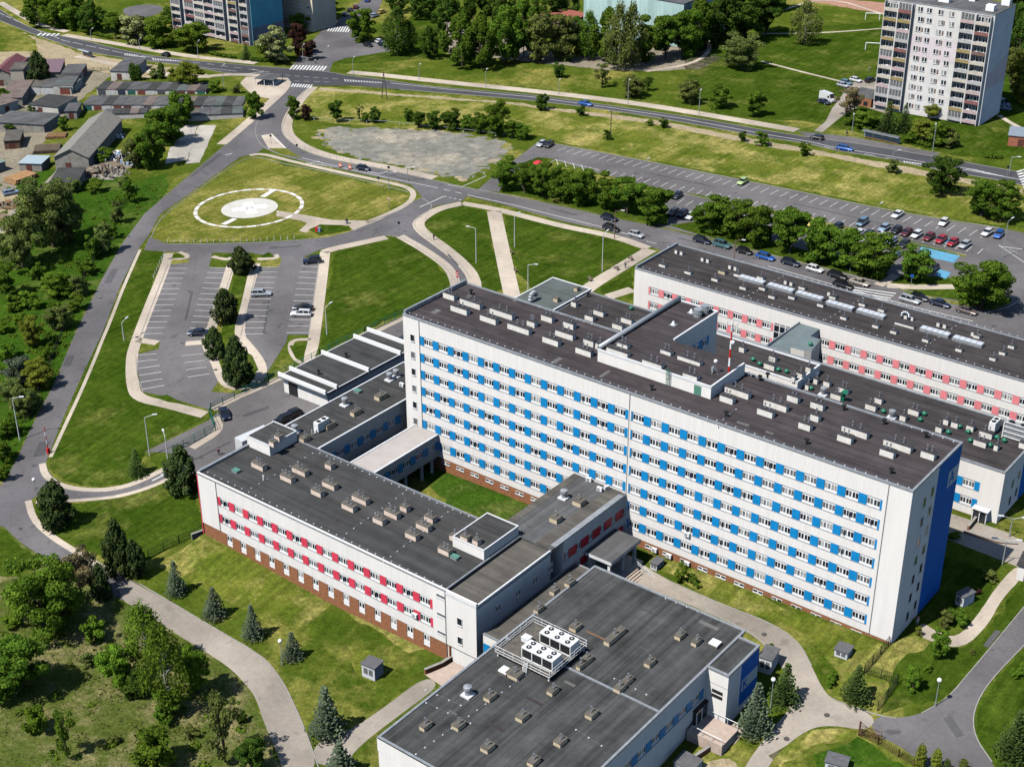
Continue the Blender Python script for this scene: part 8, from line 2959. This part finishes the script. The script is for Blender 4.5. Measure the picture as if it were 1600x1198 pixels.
# the wild land at the lower left
plant(K_, 78, 985, 872, 128, 'green', 'huge round light green bush beside the lower left road', 'trees on the lower left scrub')
plant(K_, 24, 1086, 998, 112, 'deep', 'huge round green bush at the left edge of the scrub', 'trees on the lower left scrub')
plant(Q_, 128, 936, 860, 70, 'dry', 'half bare brownish tree between the huge bush and the lower left path', 'trees on the lower left scrub')
plant(P_, 160, 936, 880, 38, 'pine', 'dark conifer tucked behind the half bare tree', 'trees on the lower left scrub')
grove('the loose trees on the lower left scrub', 'trees on the lower left scrub', [(B_, 232, 1046, 938, 62, 'bright'), (R_, 188, 1068, 1006, 62, 'bright'), (S_, 150, 1002, 964, 40, 'bright'), (B_, 266, 1116, 965, 66, 'green'), (S_, 262, 1120, 1080, 54, 'deep'), (R_, 310, 1082, 1008, 42, 'bright'), (S_, 212, 1086, 1050, 44, 'dark'), (S_, 60, 1142, 1100, 46, 'bright'), (Q_, 106, 1184, 1108, 38, 'green'), (S_, 246, 1196, 1132, 76, 'green'), (Q_, 352, 1190, 1080, 64, 'olive'), (R_, 398, 1204, 1150, 52, 'dark'), (S_, 22, 978, 958, 34, 'bright'), (S_, 378, 1128, 1112, 18, 'dark'), (S_, 140, 1040, 1020, 26, 'pale'), (S_, 300, 1150, 1134, 24, 'olive'), (S_, 180, 1160, 1146, 20, 'olive')])
# the wild strip at the left
plant(K_, 84, 386, 272, 96, 'pale', 'huge olive tree mass in the wild strip at the upper left', 'trees of the wild strip')
plant(K_, 36, 418, 330, 84, 'pale', 'broad olive bush at the left edge below the huge olive tree', 'trees of the wild strip')
plant(R_, 106, 376, 300, 56, 'olive', 'olive tree leaning out right of the huge olive mass', 'trees of the wild strip')
grove('the wild bushes left of the left road', 'trees of the wild strip', [(R_, 92, 464, 424, 42, 'bright'), (S_, 160, 396, 350, 36, 'pale'), (S_, 148, 404, 366, 28, 'deep'), (S_, 186, 348, 310, 24, 'pale'), (S_, 206, 316, 278, 26, 'deep'), (S_, 136, 428, 402, 34, 'deep'), (S_, 126, 462, 430, 30, 'pale'), (R_, 10, 464, 410, 44, 'deep'), (S_, 48, 482, 456, 34, 'bright'), (S_, 20, 484, 462, 36, 'green'), (R_, 54, 542, 494, 34, 'yellow'), (R_, 94, 514, 478, 40, 'pale'), (S_, 120, 484, 460, 30, 'green'), (S_, 80, 540, 518, 20, 'deep'), (S_, 72, 560, 540, 22, 'green'), (R_, 28, 600, 556, 46, 'spruce'), (R_, 62, 606, 566, 46, 'yellow'), (S_, 14, 560, 534, 36, 'bright'), (R_, 22, 640, 590, 44, 'pale'), (R_, 40, 650, 606, 40, 'pale'), (S_, 12, 682, 646, 40, 'deep'), (S_, 10, 720, 688, 34, 'deep'), (S_, 52, 640, 614, 30, 'pale'), (S_, 6, 750, 722, 24, 'green'), (S_, 30, 510, 490, 26, 'bright'), (S_, 74, 450, 430, 24, 'green'), (S_, 60, 436, 412, 30, 'deep'), (S_, 8, 520, 500, 24, 'bright'), (S_, 176, 372, 346, 22, 'deep'), (S_, 196, 300, 276, 24, 'pale'), (S_, 150, 300, 280, 30, 'green'), (S_, 118, 300, 278, 26, 'pale')])
# clipped hedge along the upper left pavement
def hedge(label, pts, wd, h, leaf):
    P = [G(*p) for p in pts]
    r = thing('clipped_hedge', label, 'hedge', tuple(P[0]), 0)
    cs = []
    for a, c in zip(P, P[1:]):
        n = max(2, int((c - a).length / .8))
        for k in range(n):
            q = a.lerp(c, k / n) - P[0]
            cs.append((q.x, q.y, q.z + h * .5))
    V = leaves(cs, [wd * .55] * len(cs), len(cs) * 60, .35)
    link('foliage', quadmesh('hedge_mesh', V, LEAF[leaf]), r)
    b = MB()
    for a in cs[::3]:
        b.cyl((a[0], a[1], a[2] - h * .6), (a[0], a[1], a[2]), .08, BARK, n=5)
    b.obj('stem', r)
hedge('clipped hedge along the upper left pavement behind the street trees', [(40, 14), (92, 40), (120, 48), (175, 62)], 1.8, 1.6, 'deep')
hedge('low hedge below the left apartment tower', [(330, 86), (368, 92)], 1.8, 1.5, 'deep')
hedge('low hedge from the small conifer to the blossom trees at the junction', [(394, 96), (450, 98)], 2.0, 1.6, 'dark')
hedge('low hedge under the yellowish trees at the right apartment tower', [(1418, 220), (1455, 231)], 2.0, 1.5, 'deep')
hedge('dark hedge strip on the lawn right of the right apartment tower', [(1540, 246), (1566, 248)], 2.2, 1.4, 'deep')
# tall weeds on the wild ground: nobody could count them
def weeds(name, polys, n, size, leaf):
    pts = []
    for poly, k in polys:
        xs, ys = [p[0] for p in poly], [p[1] for p in poly]
        c = 0
        while c < k:
            x, y = random.uniform(min(xs), max(xs)), random.uniform(min(ys), max(ys))
            ins = False
            j = len(poly) - 1
            for i in range(len(poly)):
                if (poly[i][1] > y) != (poly[j][1] > y) and x < (poly[j][0] - poly[i][0]) * (y - poly[i][1]) / (poly[j][1] - poly[i][1]) + poly[i][0]:
                    ins = not ins
                j = i
            if ins:
                pts.append(G(x, y))
                c += 1
    V = []
    cs = [(p.x, p.y, p.z + .15) for p in pts]
    V = leaves(cs, [random.choice((.25, .4, .6, .9)) for _ in cs], n, size, .45, 0, 2.2, .2)
    o = quadmesh(name + '_mesh', V, LEAF[leaf])
    o = link(name, o)
    o['kind'] = 'stuff'
    o['label'] = 'tangle of weeds and low growth on the wild ground'
    o['category'] = 'weeds'
WP = [(-10, 285), (130, 275), (215, 290), (255, 285), (222, 330), (186, 382), (156, 435), (124, 497), (80, 600), (38, 682), (10, 742), (-10, 760)]
SP = [(-10, 905), (60, 905), (190, 945), (250, 978), (325, 1026), (385, 1076), (410, 1130), (440, 1200), (-10, 1200)]
weeds('tall_weeds', [(WP, 380), (SP, 45)], 11000, .28, 'green')
weeds('dry_weeds', [(SP, 600)], 4200, .16, 'olive')
